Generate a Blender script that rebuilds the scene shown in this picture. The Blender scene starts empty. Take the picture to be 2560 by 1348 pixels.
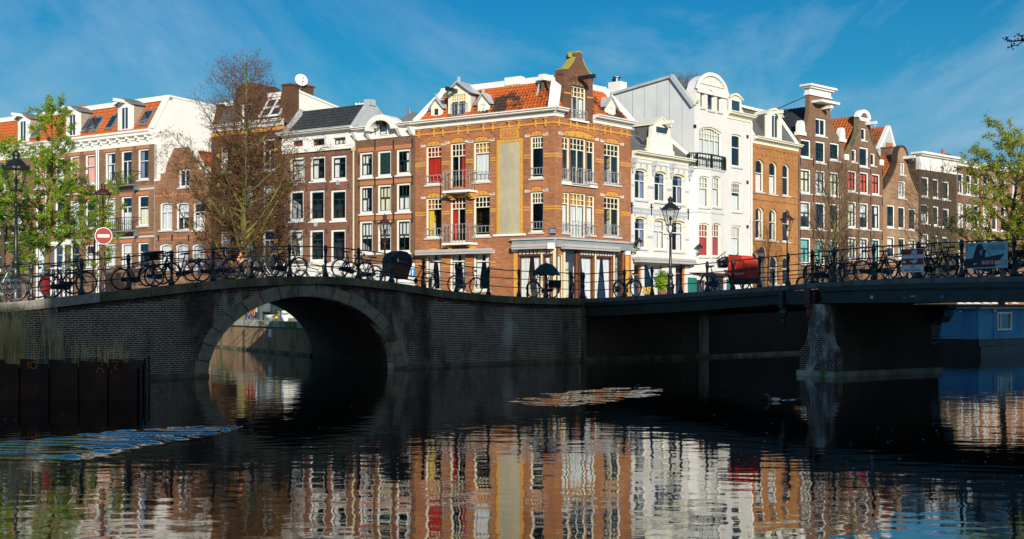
import bpy, bmesh, math, random
from mathutils import Vector, Matrix
from mathutils.geometry import tessellate_polygon
R = math.radians
rng = random.Random(11)
S = bpy.context.scene
COL = S.collection
# ---------------------------------------------------------------- camera, sky, sun
FPX, CX, HZ, CZ = 3100., 1280., 763., 2.3      # focal length and horizon measured on the photograph
cd = bpy.data.cameras.new('camera'); cam = bpy.data.objects.new('camera', cd); COL.objects.link(cam)
cd.sensor_width = 36; cd.lens = 36 * FPX / 2560; cd.shift_y = (HZ - 674) / 2560; cd.clip_end = 3000; cd.clip_start = .1
cam.location = (0, 0, CZ); cam.rotation_euler = (R(90), 0, 0)
S.camera = cam
SUN_AZ, SUN_EL = 12, 17                         # degrees right of straight behind the camera
sdir = Vector((math.sin(R(SUN_AZ)) * math.cos(R(SUN_EL)), -math.cos(R(SUN_AZ)) * math.cos(R(SUN_EL)), math.sin(R(SUN_EL))))
sl = bpy.data.lights.new('sun', 'SUN'); so = bpy.data.objects.new('sun', sl); COL.objects.link(so)
sl.energy = 5.0; sl.angle = R(.5); sl.color = (1, .93, .80)
so.rotation_euler = sdir.to_track_quat('Z', 'Y').to_euler(); so.location = sdir * 200
W = bpy.data.worlds.new('World'); S.world = W; W.use_nodes = True
S.view_settings.view_transform = 'Standard'; S.view_settings.look = 'None'
S.view_settings.exposure = .17; S.view_settings.gamma = 1; S.view_settings.use_curve_mapping = False
S.cycles.max_bounces = 6; S.cycles.transparent_max_bounces = 12; S.cycles.glossy_bounces = 4; S.cycles.diffuse_bounces = 2
S.cycles.sample_clamp_indirect = 4

class NT:
    """short-hand for building node trees"""
    def __init__(s, tree): s.t = tree; tree.nodes.clear()
    def n(s, typ, **kw):
        nd = s.t.nodes.new(typ)
        for k, v in kw.items():
            if k.startswith('i_'):
                key = k[2:]; key = int(key) if key.isdigit() else key.replace('_', ' ')
                if isinstance(v, bpy.types.NodeSocket): s.t.links.new(v, nd.inputs[key])
                else: nd.inputs[key].default_value = v
            else: setattr(nd, k, v)
        return nd
    def math(s, op, a, b=0., c=None, clamp=False):
        nd = s.n('ShaderNodeMath', operation=op, use_clamp=clamp)
        for i, v in enumerate((a, b, c)):
            if v is None: continue
            if isinstance(v, bpy.types.NodeSocket): s.t.links.new(v, nd.inputs[i])
            else: nd.inputs[i].default_value = v
        return nd.outputs[0]
    def mix(s, fac, a, b, mode='MIX'):
        nd = s.n('ShaderNodeMixRGB', blend_type=mode)
        for i, v in enumerate((fac, a, b)):
            if isinstance(v, bpy.types.NodeSocket): s.t.links.new(v, nd.inputs[i])
            elif i == 0: nd.inputs[0].default_value = v
            else: nd.inputs[i].default_value = (*v, 1) if len(v) == 3 else v
        return nd.outputs[0]
    def ramp(s, fac, stops):
        nd = s.n('ShaderNodeValToRGB'); cr = nd.color_ramp
        while len(cr.elements) < len(stops): cr.elements.new(.5)
        for e, (p, c) in zip(cr.elements, stops): e.position = p; e.color = (*c, 1) if not isinstance(c, (int, float)) else (c, c, c, 1)
        s.t.links.new(fac, nd.inputs[0]); return nd.outputs[0]
    def noise(s, vec, scale, detail=4, rough=.55, dist=0.):
        nd = s.n('ShaderNodeTexNoise', i_Scale=scale, i_Detail=detail, i_Roughness=rough, i_Distortion=dist)
        if vec is not None: s.t.links.new(vec, nd.inputs['Vector'])
        return nd.outputs['Fac']
    def map(s, vec, scale=(1, 1, 1), rot=(0, 0, 0), loc=(0, 0, 0)):
        nd = s.n('ShaderNodeMapping', i_Scale=scale, i_Rotation=rot, i_Location=loc)
        s.t.links.new(vec, nd.inputs['Vector']); return nd.outputs[0]

# sky: physical sky with thin cirrus spread over the whole dome
w = NT(W.node_tree)
sky = w.n('ShaderNodeTexSky', sky_type='NISHITA', sun_disc=False, sun_elevation=R(SUN_EL), sun_rotation=R(180 - SUN_AZ), altitude=0, air_density=1.3, dust_density=.35, ozone_density=2.2)
tc = w.n('ShaderNodeTexCoord').outputs['Generated']
sx = w.n('ShaderNodeSeparateXYZ'); w.t.links.new(tc, sx.inputs[0])
den = w.math('ADD', w.math('MAXIMUM', sx.outputs[2], 0.), .16)
pl = w.n('ShaderNodeCombineXYZ', i_0=w.math('DIVIDE', sx.outputs[0], den), i_1=w.math('DIVIDE', sx.outputs[1], den)).outputs[0]
wv = w.noise(w.map(pl, (.9, .35, 1), (0, 0, R(-35))), 1.1, 9, .62, .6)
big = w.noise(w.map(pl, (1, 1, 1), loc=(5.3, 0.9, 0)), .55, 3, .5)
fine = w.noise(w.map(pl, (2.2, .8, 1), (0, 0, R(-50))), 3.5, 8, .7, .5)
msk = w.math('MULTIPLY', w.ramp(wv, [(.47, 0), (.66, 1)]), w.ramp(big, [(.31, .0), (.52, 1)]))
msk = w.math('MULTIPLY', msk, w.ramp(fine, [(.3, .55), (.65, 1)]))
msk = w.math('MULTIPLY', msk, w.ramp(sx.outputs[2], [(0, .55), (.12, 1)]))
skc = w.n('ShaderNodeHueSaturation', i_Saturation=2.5, i_Value=1., i_Hue=.5, i_Color=sky.outputs[0]).outputs[0]
skc = w.mix(1, skc, (.6, .88, 1.12), 'MULTIPLY')
hz = w.ramp(w.math('DIVIDE', sx.outputs[2], .5), [(0, 1), (.18, .8), (.36, .34), (.6, 0)])      # pale blue haze low down, all round
skc = w.mix(hz, skc, (1.15, 4.6, 8.6))
sd = w.n('ShaderNodeVectorMath', operation='DOT_PRODUCT', i_0=tc, i_1=tuple(sdir)).outputs['Value']
skc = w.mix(w.ramp(sd, [(.15, 0), (.85, 1)]), skc, sky.outputs[0])                               # whiter towards the sun
skc = w.mix(w.math('MULTIPLY', msk, 1.), skc, (4.4, 6.9, 9.4))
bg = w.n('ShaderNodeBackground', i_Color=skc, i_Strength=.066)
w.n('ShaderNodeOutputWorld', i_Surface=bg.outputs[0])

# ---------------------------------------------------------------- materials
MATS = {}
def new_mat(name):
    m = bpy.data.materials.new(name); m.use_nodes = True; MATS[name] = m
    return m, NT(m.node_tree)
def out(t, sh): t.n('ShaderNodeOutputMaterial', i_Surface=sh)
def M(name, col, rough=.6, var=.18, scale=3., metal=0, bump=0., spec=.5, dirt=None, dscale=1.2, dlim=(.52, .7)):
    """plain surface with colour variation, optional dirt patches and fine relief"""
    m, t = new_mat(name)
    tc = t.n('ShaderNodeTexCoord').outputs['Object']
    nz = t.noise(tc, scale, 5)
    c = t.mix(t.ramp(nz, [(.3, 0), (.7, 1)]), tuple(v * (1 - var) for v in col), tuple(min(1, v * (1 + var)) for v in col))
    if dirt:
        d = t.ramp(t.noise(t.map(tc, (1, 1, .35)), dscale, 8, .65), [(dlim[0], 0), (dlim[1], 1)])
        c = t.mix(d, c, dirt)
    b = t.n('ShaderNodeBsdfPrincipled', i_Base_Color=c, i_Roughness=rough, i_Metallic=metal)
    b.inputs['Specular IOR Level'].default_value = spec
    if bump:
        bp = t.n('ShaderNodeBump', i_Strength=.6, i_Distance=bump, i_Height=t.noise(tc, scale * 12, 4))
        t.t.links.new(bp.outputs[0], b.inputs['Normal'])
    out(t, b.outputs[0]); return m
def BR(name, c1, c2, mort, bw=.215, bh=.065, ms=.012, stain=(.5, .45, .4), stlim=(.5, .8), pale=None, plim=(.6, .8), bump=.006, streak=.35):
    """brickwork: x+y runs along any wall, z is up (object space in metres)"""
    m, t = new_mat(name)
    tc = t.n('ShaderNodeTexCoord').outputs['Object']
    sp = t.n('ShaderNodeSeparateXYZ', i_0=tc)
    v = t.n('ShaderNodeCombineXYZ', i_0=t.math('ADD', sp.outputs[0], sp.outputs[1]), i_1=sp.outputs[2]).outputs[0]
    br = t.n('ShaderNodeTexBrick', i_Vector=v, i_Color1=(*c1, 1), i_Color2=(*c2, 1), i_Mortar=(*mort, 1), i_Scale=1, i_Mortar_Size=ms, i_Mortar_Smooth=.2, i_Bias=0, i_Brick_Width=bw, i_Row_Height=bh)
    c = t.mix(t.ramp(t.noise(v, .45, 6, .6), [(stlim[0] - .15, 0), (stlim[1], 1)]), br.outputs[0], stain, 'MULTIPLY')
    c = t.mix(streak, c, t.ramp(t.noise(t.map(v, (1.2, 9, 1)), 1.4, 4), [(.3, .45), (.7, 1.3)]), 'MULTIPLY')
    if pale:
        pm = t.ramp(t.noise(t.map(tc, (1, 1, .45)), .9, 9, .72), [(plim[0], 0), (plim[1], 1)])
        c = t.mix(t.math('MULTIPLY', pm, .75), c, pale)
    bp = t.n('ShaderNodeBump', i_Strength=.8, i_Distance=bump, i_Height=t.math('SUBTRACT', 1, br.outputs['Fac']))
    b = t.n('ShaderNodeBsdfPrincipled', i_Base_Color=c, i_Roughness=.85, i_Normal=bp.outputs[0])
    b.inputs['Specular IOR Level'].default_value = .25
    out(t, b.outputs[0]); return m
# brick walls
BR('brick_orange', (.50, .185, .075), (.33, .105, .042), (.40, .25, .15), stain=(.62, .52, .45), streak=.5)
BR('brick_terrace', (.32, .165, .095), (.21, .105, .06), (.26, .19, .14), streak=.5)
BR('brick_small', (.42, .19, .105), (.29, .12, .065), (.34, .23, .16), streak=.5)
BR('brick_umber', (.17, .075, .035), (.10, .045, .024), (.12, .08, .05), stain=(.4, .36, .3))
BR('brick_plum', (.29, .12, .078), (.19, .075, .05), (.26, .18, .13), streak=.5)
BR('brick_brown', (.27, .125, .06), (.19, .085, .042), (.21, .15, .1))
BR('brick_amber', (.52, .22, .065), (.40, .16, .045), (.44, .26, .12), stain=(.66, .58, .5), streak=.5)
BR('brick_grey', (.27, .135, .075), (.165, .08, .048), (.26, .19, .14), stain=(.5, .44, .38), pale=(.42, .30, .2), plim=(.58, .85))
BR('brick_tan', (.44, .24, .13), (.31, .16, .085), (.36, .27, .19), stain=(.5, .43, .36), pale=(.55, .43, .3), plim=(.52, .8))
BR('brick_soot', (.085, .055, .04), (.055, .036, .028), (.09, .07, .055), pale=(.22, .18, .13), plim=(.62, .85))
BR('brick_white', (.74, .735, .715), (.70, .695, .68), (.62, .62, .61), ms=.006, stain=(.93, .93, .93), streak=.12, pale=(.52, .5, .45), plim=(.56, .84))
BR('brick_gable', (.20, .085, .045), (.14, .058, .032), (.2, .13, .09), stain=(.6, .5, .45))
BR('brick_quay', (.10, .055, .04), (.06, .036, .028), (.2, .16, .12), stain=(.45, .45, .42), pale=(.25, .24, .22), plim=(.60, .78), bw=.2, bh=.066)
BR('brick_canal', (.62, .33, .20), (.46, .24, .14), (.4, .32, .22), stain=(.5, .5, .36), pale=(.07, .15, .02), plim=(.50, .60))
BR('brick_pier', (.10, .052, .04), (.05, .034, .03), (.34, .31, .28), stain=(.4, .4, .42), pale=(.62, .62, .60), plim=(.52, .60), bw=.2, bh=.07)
BR('brick_shade', (.028, .02, .017), (.02, .015, .013), (.05, .045, .04))  # near-black colour carries the shade under and behind the steel bridge
M('brick_yellow', (.60, .30, .05), .8, .2, 9)
M('brick_arch', (.44, .17, .075), .85, .25, 14)
M('mortar_dark', (.80, .68, .52), .9, .3, 3, bump=.004, dirt=(.05, .05, .04), dscale=.55, dlim=(.47, .60))
# stone, plaster, paint
M('plaster_white', (.74, .735, .70), .8, .04, 1, dirt=(.56, .55, .51), dscale=.7, dlim=(.55, .9))
M('plaster_grey', (.40, .43, .46), .75, .08, 1, dirt=(.28, .3, .31), dscale=.9)
M('plaster_panel', (.44, .39, .27), .9, .08, 1.5, bump=.004, dirt=(.34, .305, .22), dscale=.7, dlim=(.46, .62))
M('cladding_grey', (.60, .62, .64), .6, .06, .8, dirt=(.45, .47, .5), dscale=.6, dlim=(.5, .9))
M('paint_white', (.76, .755, .72), .45, .03, 2, dirt=(.6, .58, .52), dscale=1.5, dlim=(.6, .9))
M('paint_cream', (.76, .74, .61), .45, .04, 2, dirt=(.66, .6, .42), dscale=1.6, dlim=(.62, .9))
M('paint_yellow', (.72, .65, .40), .5, .05, 3)
M('paint_green', (.012, .035, .032), .3, .2, 3)
M('paint_teal', (.02, .16, .14), .45, .15, 3)
M('wood_brown', (.10, .032, .016), .4, .3, 3)
M('wood_orange', (.42, .13, .035), .4, .2, 3)
M('wood_grey', (.30, .25, .2), .8, .25, 6)
M('stone_sill', (.52, .54, .55), .7, .08, 3)
M('stone_white', (.80, .80, .78), .7, .05, 3)
M('stone_coping', (.21, .175, .105), .9, .3, 5, bump=.012, dirt=(.055, .068, .028), dscale=1.1, dlim=(.42, .62))
M('stone_arch', (.30, .25, .18), .88, .3, 3, bump=.012, dirt=(.09, .075, .05), dscale=1.0, dlim=(.5, .68))
M('stone_quay', (.46, .44, .38), .9, .2, 4, bump=.01, dirt=(.08, .16, .03), dscale=1.0, dlim=(.45, .6))
M('stone_sandy_dark', (.36, .26, .15), .88, .3, 3, bump=.012)
M('stone_sandy', (.55, .48, .33), .8, .1, 5)
M('mossy_stone', (.30, .27, .13), .95, .3, 9, bump=.02, dirt=(.34, .33, .04), dscale=2, dlim=(.35, .55))
M('zinc', (.42, .45, .48), .5, .12, 2, dirt=(.3, .31, .32))
M('lead_dark', (.16, .17, .18), .55, .2, 2)
M('slate', (.11, .115, .12), .6, .35, 14, bump=.01, dirt=(.055, .06, .055), dscale=2)
M('roof_felt', (.06, .06, .06), .9, .2, 3)
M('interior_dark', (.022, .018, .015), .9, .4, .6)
M('clay_pot', (.38, .12, .06), .8, .2, 5)
# metal
M('steel_bridge', (.03, .038, .036), .38, .35, 2, bump=.004, dirt=(.06, .03, .022), dscale=1.6, dlim=(.66, .8))
M('steel_kerb', (.13, .13, .125), .55, .3, 4, bump=.006, dirt=(.04, .05, .05), dscale=1.4)
M('iron_rail', (.012, .024, .03), .3, .25, 5, dirt=(.05, .03, .02), dscale=4, dlim=(.68, .8))
M('iron_black', (.014, .014, .016), .35, .2, 5)
M('iron_red', (.055, .015, .013), .45, .3, 5)
M('iron_grey', (.28, .3, .31), .4, .15, 5)
M('rust', (.05, .018, .010), .85, .5, 2, bump=.01, dirt=(.012, .009, .008), dscale=.9)
M('chalk_orange', (.5, .15, .03), .9, .2, 6)
M('chrome', (.55, .57, .6), .2, .1, 5, metal=1)
M('alu_awning', (.42, .42, .42), .4, .08, 3)
M('awning_stripe', (.2, .05, .05), .7, .1, 3)
M('rubber', (.018, .018, .019), .75, .2, 8)
M('rim_steel', (.45, .47, .49), .35, .1, 8, metal=.6)
M('bike_black', (.012, .012, .014), .28, .1, 5)
M('bike_blue', (.045, .13, .27), .3, .1, 5)
M('bike_teal', (.02, .09, .10), .3, .1, 5)
M('bike_orange', (.62, .17, .015), .35, .1, 5)
M('bike_grey', (.27, .30, .32), .3, .1, 5)
M('bike_red', (.30, .03, .02), .35, .1, 5)
M('bike_white', (.6, .62, .64), .35, .1, 5)
M('leather', (.02, .017, .015), .5, .2, 6)
M('plastic_red', (.30, .02, .02), .45, .1, 6)
M('plastic_green', (.03, .22, .17), .45, .1, 6)
M('plastic_black', (.012, .013, .015), .4, .2, 6)
M('cargo_wood', (.16, .065, .022), .45, .3, 4)
M('canvas_navy', (.012, .022, .04), .55, .2, 5)
M('canvas_red', (.56, .036, .014), .65, .15, 4, bump=.02)
M('canvas_teal', (.012, .05, .065), .7, .2, 3)
M('blue_plank', (.035, .25, .46), .42, .15, 5, dirt=(.025, .15, .36), dscale=.8)
M('hull_black', (.02, .018, .015), .5, .3, 2, dirt=(.06, .04, .02), dscale=1.3)
# fabric
M('cur_white', (.62, .64, .66), .9, .05, 2)
M('cur_red', (.40, .014, .004), .9, .2, 2)
M('cur_scarlet', (.66, .085, .018), .9, .12, 2)
M('cur_blue', (.17, .21, .36), .9, .15, 2)
M('cur_pink', (.72, .36, .30), .9, .1, 2)
M('cur_teal', (.14, .42, .40), .9, .15, 2)
M('cur_cream', (.66, .64, .48), .9, .08, 2)
M('cur_gold', (.62, .42, .04), .9, .15, 2)
# signs
M('sign_red', (.28, .010, .007), .4, .08, 3, dirt=(.22, .014, .01), dscale=3)
M('sign_white', (.78, .78, .76), .45, .04, 3)
M('sign_blue', (.015, .19, .55), .4, .08, 3)
M('sign_navy', (.012, .025, .11), .35, .08, 3)
M('banner_blue', (.32, .60, .68), .6, .12, 1.2)
M('banner_dark', (.035, .03, .045), .6, .1, 3)
M('banner_red', (.42, .02, .02), .6, .1, 3)
M('sticker_pale', (.6, .66, .72), .6, .2, 8)
M('pale_grey', (.5, .51, .52), .6, .1, 4)
M('bin_grey', (.07, .085, .095), .5, .2, 4)
M('bench_green', (.012, .10, .10), .45, .2, 4)
M('duck_brown', (.12, .075, .04), .7, .4, 14)
M('duck_dark', (.012, .012, .014), .5, .2, 14)
M('duck_white', (.7, .72, .72), .7, .1, 14)
M('bill', (.55, .3, .03), .5, .1, 9)
M('asphalt', (.10, .095, .088), .9, .25, 2, bump=.01)
M('paving', (.30, .25, .2), .9, .2, 1.2, bump=.01, dirt=(.2, .17, .14), dscale=.4)
M('paving_brick', (.20, .105, .07), .9, .3, 6, bump=.01)
M('bark', (.07, .05, .035), .95, .4, 6, bump=.03, dirt=(.10, .105, .03), dscale=1.2, dlim=(.5, .65))
M('bark_moss', (.11, .085, .04), .95, .4, 6, bump=.03, dirt=(.17, .17, .03), dscale=1.5, dlim=(.42, .58))
M('twig_brown', (.085, .05, .026), .9, .3, 3)
M('twig_olive', (.12, .085, .045), .9, .3, 3)
M('reed', (.68, .48, .19), .85, .3, 1.5)
M('soil', (.02, .017, .012), .95, .3, 2)

def leafmat(name, c1, c2, sc=1.1, tr=.35):
    m, t = new_mat(name)
    tc = t.n('ShaderNodeTexCoord').outputs['Object']
    f = t.math('ADD', t.math('MULTIPLY', t.noise(tc, sc, 3), .6), t.math('MULTIPLY', t.noise(tc, 22, 1), .4))
    c = t.mix(t.ramp(f, [(.35, 0), (.65, 1)]), c1, c2)
    d = t.n('ShaderNodeBsdfPrincipled', i_Base_Color=c, i_Roughness=.5)
    d.inputs['Specular IOR Level'].default_value = .3
    tl = t.n('ShaderNodeBsdfTranslucent', i_Color=c)
    mx = t.n('ShaderNodeMixShader', i_0=tr, i_1=d.outputs[0], i_2=tl.outputs[0]); out(t, mx.outputs[0])
leafmat('leaf_lime', (.075, .19, .01), (.36, .52, .03))
leafmat('leaf_olive', (.13, .19, .015), (.42, .45, .05))
leafmat('leaf_dark', (.03, .08, .015), (.08, .17, .03))
leafmat('bud_brown', (.07, .034, .014), (.22, .115, .04), tr=.12)
leafmat('bud_plum', (.13, .05, .06), (.24, .10, .08), tr=.15)

def tilemat(name, c1, c2, moss, lim):
    m, t = new_mat(name)
    tc = t.n('ShaderNodeTexCoord').outputs['Object']
    c = t.mix(t.ramp(t.noise(t.map(tc, (3.6, 1, 3)), 1.0, 2), [(.3, 0), (.7, 1)]), c1, c2)
    k = t.math('ADD', t.math('MULTIPLY', t.noise(tc, .42, 3, .6), .7), t.math('MULTIPLY', t.noise(t.map(tc, (1, 1, 1)), 3.2, 3), .3))
    c = t.mix(t.ramp(k, [(lim[0], 0), (lim[1], 1)]), c, moss)
    b = t.n('ShaderNodeBsdfPrincipled', i_Base_Color=c, i_Roughness=.65); out(t, b.outputs[0])
tilemat('tile_orange', (.52, .12, .018), (.38, .075, .012), (.045, .03, .02), (.50, .56))
tilemat('tile_clean', (.50, .125, .025), (.38, .085, .016), (.2, .06, .025), (.56, .72))
tilemat('tile_rust', (.46, .13, .03), (.34, .09, .022), (.07, .05, .03), (.52, .66))
tilemat('tile_black', (.022, .026, .033), (.04, .045, .055), (.06, .06, .055), (.58, .75))

def glassmat(name, tint, refl):
    m, t = new_mat(name)
    lw = t.n('ShaderNodeLayerWeight', i_Blend=.25)
    f = t.math('ADD', t.math('MULTIPLY', lw.outputs['Fresnel'], .14), refl, clamp=True)
    g = t.n('ShaderNodeBsdfGlossy', i_Roughness=.02, i_Color=(.9, .95, 1, 1)); tr = t.n('ShaderNodeBsdfTransparent', i_Color=(*tint, 1))
    out(t, t.n('ShaderNodeMixShader', i_0=f, i_1=tr.outputs[0], i_2=g.outputs[0]).outputs[0])
glassmat('glass', (.965, .97, .97), .008)
glassmat('glass_lamp', (.93, .95, .93), .05)
glassmat('glass_amber', (.95, .78, .35), .03)
M('glass_dark', (.02, .035, .06), .04, .2, 2, spec=1.0)

def watermat(name, amp, col=(.004, .006, .005), ripple=1., mask=True):
    m, t = new_mat(name)
    tc = t.n('ShaderNodeTexCoord').outputs['Object']
    a = t.noise(t.map(tc, (1., 1.4, 1)), .8 * ripple, 1, .5)
    b_ = t.noise(t.map(tc, (1.05, 1.6, 1), (0, 0, R(10))), 2.1 * ripple, .6, .5)
    c_ = t.noise(t.map(tc, (1.4, 2.6, 1), (0, 0, R(-12))), 5.5 * ripple, 2, .5)
    h = t.math('ADD', t.math('MULTIPLY', a, .0062), t.math('ADD', t.math('MULTIPLY', b_, .0046), t.math('MULTIPLY', c_, .0006)))
    if mask:
        k = t.ramp(t.noise(t.map(tc, (.5, 1, 1), loc=(4, 2, 0)), .12, 3), [(.36, .35), (.64, 1.3)])
        h = t.math('MULTIPLY', h, k)
    bp = t.n('ShaderNodeBump', i_Strength=1, i_Distance=amp, i_Height=h)
    p = t.n('ShaderNodeBsdfPrincipled', i_Base_Color=(*col, 1), i_Roughness=.015, i_Normal=bp.outputs[0], i_IOR=2.45)
    p.inputs['Specular IOR Level'].default_value = .5
    out(t, p.outputs[0])
watermat('water', 1.)
# ---------------------------------------------------------------- mesh and object helpers
class MB:
    """collects shapes and links them as ONE mesh object"""
    def __init__(s): s.v = []; s.f = []; s.mi = []
    def add(s, vs, fs, m=0):
        b = len(s.v); s.v += [tuple(v) for v in vs]; s.f += [tuple(b + i for i in f) for f in fs]; s.mi += [m] * len(fs); return s
    def box(s, x0, x1, y0, y1, z0, z1, m=0):
        return s.add([(x0, y0, z0), (x1, y0, z0), (x1, y1, z0), (x0, y1, z0), (x0, y0, z1), (x1, y0, z1), (x1, y1, z1), (x0, y1, z1)],
                     [(0, 3, 2, 1), (4, 5, 6, 7), (0, 1, 5, 4), (1, 2, 6, 5), (2, 3, 7, 6), (3, 0, 4, 7)], m)
    def hexa(s, p, m=0):
        return s.add(p, [(0, 3, 2, 1), (4, 5, 6, 7), (0, 1, 5, 4), (1, 2, 6, 5), (2, 3, 7, 6), (3, 0, 4, 7)], m)
    def bar(s, p, q, w, h=None, m=0, up=(0, 0, 1)):
        p, q = Vector(p), Vector(q); d = q - p
        if d.length < 1e-6: return s
        h = h or w; d.normalize(); a = d.cross(Vector(up))
        if a.length < 1e-3: a = d.cross(Vector((1, 0, 0)))
        a.normalize(); b = a.cross(d); a *= w / 2; b *= h / 2
        return s.hexa([p - a - b, p + a - b, q + a - b, q - a - b, p - a + b, p + a + b, q + a + b, q - a + b], m)
    def tube(s, pts, r, n=6, m=0, closed=False):
        pts = [Vector(p) for p in pts]; k = len(pts); rs = r if isinstance(r, (list, tuple)) else [r] * k
        b = len(s.v); prev = None
        for i, p in enumerate(pts):
            d = (pts[(i + 1) % k] - pts[i - 1]) if closed else (pts[min(i + 1, k - 1)] - pts[max(i - 1, 0)])
            d.normalize()
            if prev is None:
                a = d.cross(Vector((0, 0, 1)))
                if a.length < .05: a = d.cross(Vector((0, 1, 0)))
            else: a = prev - d * prev.dot(d)
            a.normalize(); prev = a; c = d.cross(a)
            for j in range(n):
                t = 2 * math.pi * j / n
                s.v.append(tuple(p + a * (math.cos(t) * rs[i]) + c * (math.sin(t) * rs[i])))
        for i in range(k if closed else k - 1):
            for j in range(n):
                i2 = (i + 1) % k
                s.f.append((b + i * n + j, b + i * n + (j + 1) % n, b + i2 * n + (j + 1) % n, b + i2 * n + j)); s.mi.append(m)
        if not closed and n > 3:
            s.f.append(tuple(b + j for j in range(n))); s.mi.append(m)
            s.f.append(tuple(b + (k - 1) * n + j for j in reversed(range(n)))); s.mi.append(m)
        return s
    def lathe(s, prof, n=10, c=(0, 0, 0), m=0, ax=None):
        b = len(s.v); k = len(prof)
        for r, z in prof:
            for j in range(n):
                t = 2 * math.pi * (j + .5) / n; s.v.append((c[0] + r * math.cos(t), c[1] + r * math.sin(t), c[2] + z))
        for i in range(k - 1):
            for j in range(n):
                s.f.append((b + i * n + j, b + i * n + (j + 1) % n, b + (i + 1) * n + (j + 1) % n, b + (i + 1) * n + j)); s.mi.append(m)
        s.f.append(tuple(b + j for j in reversed(range(n)))); s.f.append(tuple(b + (k - 1) * n + j for j in range(n))); s.mi += [m, m]
        return s
    def prism(s, outl, y0, y1, m=0, holes=(), back=True, reveal=None):
        """(x, z) outline with holes, extruded along y"""
        loops = [outl] + list(holes)
        tri = tessellate_polygon([[Vector((a, b, 0)) for a, b in l] for l in loops])
        flat = [p for l in loops for p in l]; k = len(flat)
        b = len(s.v)
        s.v += [(p[0], y0, p[1]) for p in flat]; s.f += [tuple(b + i for i in t) for t in tri]; s.mi += [m] * len(tri)
        if back:
            s.v += [(p[0], y1, p[1]) for p in flat]; s.f += [tuple(b + k + i for i in t) for t in tri]; s.mi += [m] * len(tri)
        for li, l in enumerate(loops):
            yr = y1 if (li == 0 or reveal is None) else reveal
            q = len(s.v); n = len(l)
            s.v += [(p[0], y0, p[1]) for p in l] + [(p[0], yr, p[1]) for p in l]
            s.f += [(q + i, q + (i + 1) % n, q + n + (i + 1) % n, q + n + i) for i in range(n)]; s.mi += [m] * n
        return s
    def ring(s, o, i, y0, y1, m=0, outer=False):
        """frame between two matching (x, z) loops"""
        n = len(o); b = len(s.v)
        s.v += [(p[0], y0, p[1]) for p in o] + [(p[0], y0, p[1]) for p in i] + [(p[0], y1, p[1]) for p in i] + [(p[0], y1, p[1]) for p in o]
        for k in range(n):
            j = (k + 1) % n
            s.f += [(b + k, b + j, b + n + j, b + n + k), (b + n + k, b + n + j, b + 2 * n + j, b + 2 * n + k), (b + 3 * n + k, b + 3 * n + j, b + j, b + k)]; s.mi += [m] * 3
        return s
    def mesh(s, name, mats):
        me = bpy.data.meshes.new(name); me.from_pydata(s.v, [], s.f)
        for a in (mats if isinstance(mats, (list, tuple)) else [mats]): me.materials.append(MATS[a] if isinstance(a, str) else a)
        if any(s.mi): me.polygons.foreach_set('material_index', s.mi)
        me.update(); return me
def link(name, data, parent=None, loc=None, mat=None):
    o = bpy.data.objects.new(name, data); COL.objects.link(o)
    if parent is not None: o.parent = parent
    if mat is not None: o.matrix_basis = mat
    elif loc is not None: o.location = loc
    return o
def part(name, mb, mats, parent, mat=None, smooth=False, kind=None, label=None):
    me = mb.mesh(name, mats)
    if smooth: me.polygons.foreach_set('use_smooth', [True] * len(me.polygons))
    o = link(name, me, parent, mat=mat)
    if kind: o['kind'] = kind
    if label: o['label'] = label
    return o
def tag(o, label, cat, group=None, kind=None):
    if label: o['label'] = label
    if cat: o['category'] = cat
    if group: o['group'] = group
    if kind: o['kind'] = kind
    return o
def thing(name, label, cat, loc=(0, 0, 0), rz=0, group=None, mat=None):
    o = bpy.data.objects.new(name, None); COL.objects.link(o); o.empty_display_size = .3
    if mat is not None: o.matrix_basis = mat
    else: o.location = loc; o.rotation_euler = (0, 0, rz)
    return tag(o, label, cat, group)
def struct(name, mb, mats, mat=None): return part(name, mb, mats, None, mat=mat, kind='structure')
def copy_tree(o, parent=None):
    c = o.copy(); COL.objects.link(c)
    if parent is not None: c.parent = parent
    for ch in o.children: copy_tree(ch, c)
    return c
def V2(a, b): return Vector((a, b))
def ray(px): return (px - CX) / FPX
def pz(py, d): return CZ + (HZ - py) * d / FPX
def at(px, py, d): return Vector((ray(px) * d, d, pz(py, d)))
def meet(P, u, px):
    """where the view through picture column px meets the line P + t u (plan)"""
    r = ray(px); t = (r * P[1] - P[0]) / (u[0] - r * u[1]); return V2(P[0] + u[0] * t, P[1] + u[1] * t)
TEXTS = []
def text(name, body, size, mat, M4, parent=None, ext=.003, align='CENTER', sx=1.):
    cu = bpy.data.curves.new(name, 'FONT'); cu.body = body; cu.size = size; cu.extrude = ext; cu.align_x = align; cu.align_y = 'CENTER'
    cu.materials.append(MATS[mat]); cu.space_line = .85
    o = link(name, cu, parent, mat=M4 @ Matrix.Diagonal((sx, 1, 1, 1))); TEXTS.append(o); return o
FACE = Matrix.Rotation(R(90), 4, 'X')            # lays text drawn in xy onto an x-z wall facing -y

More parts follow.
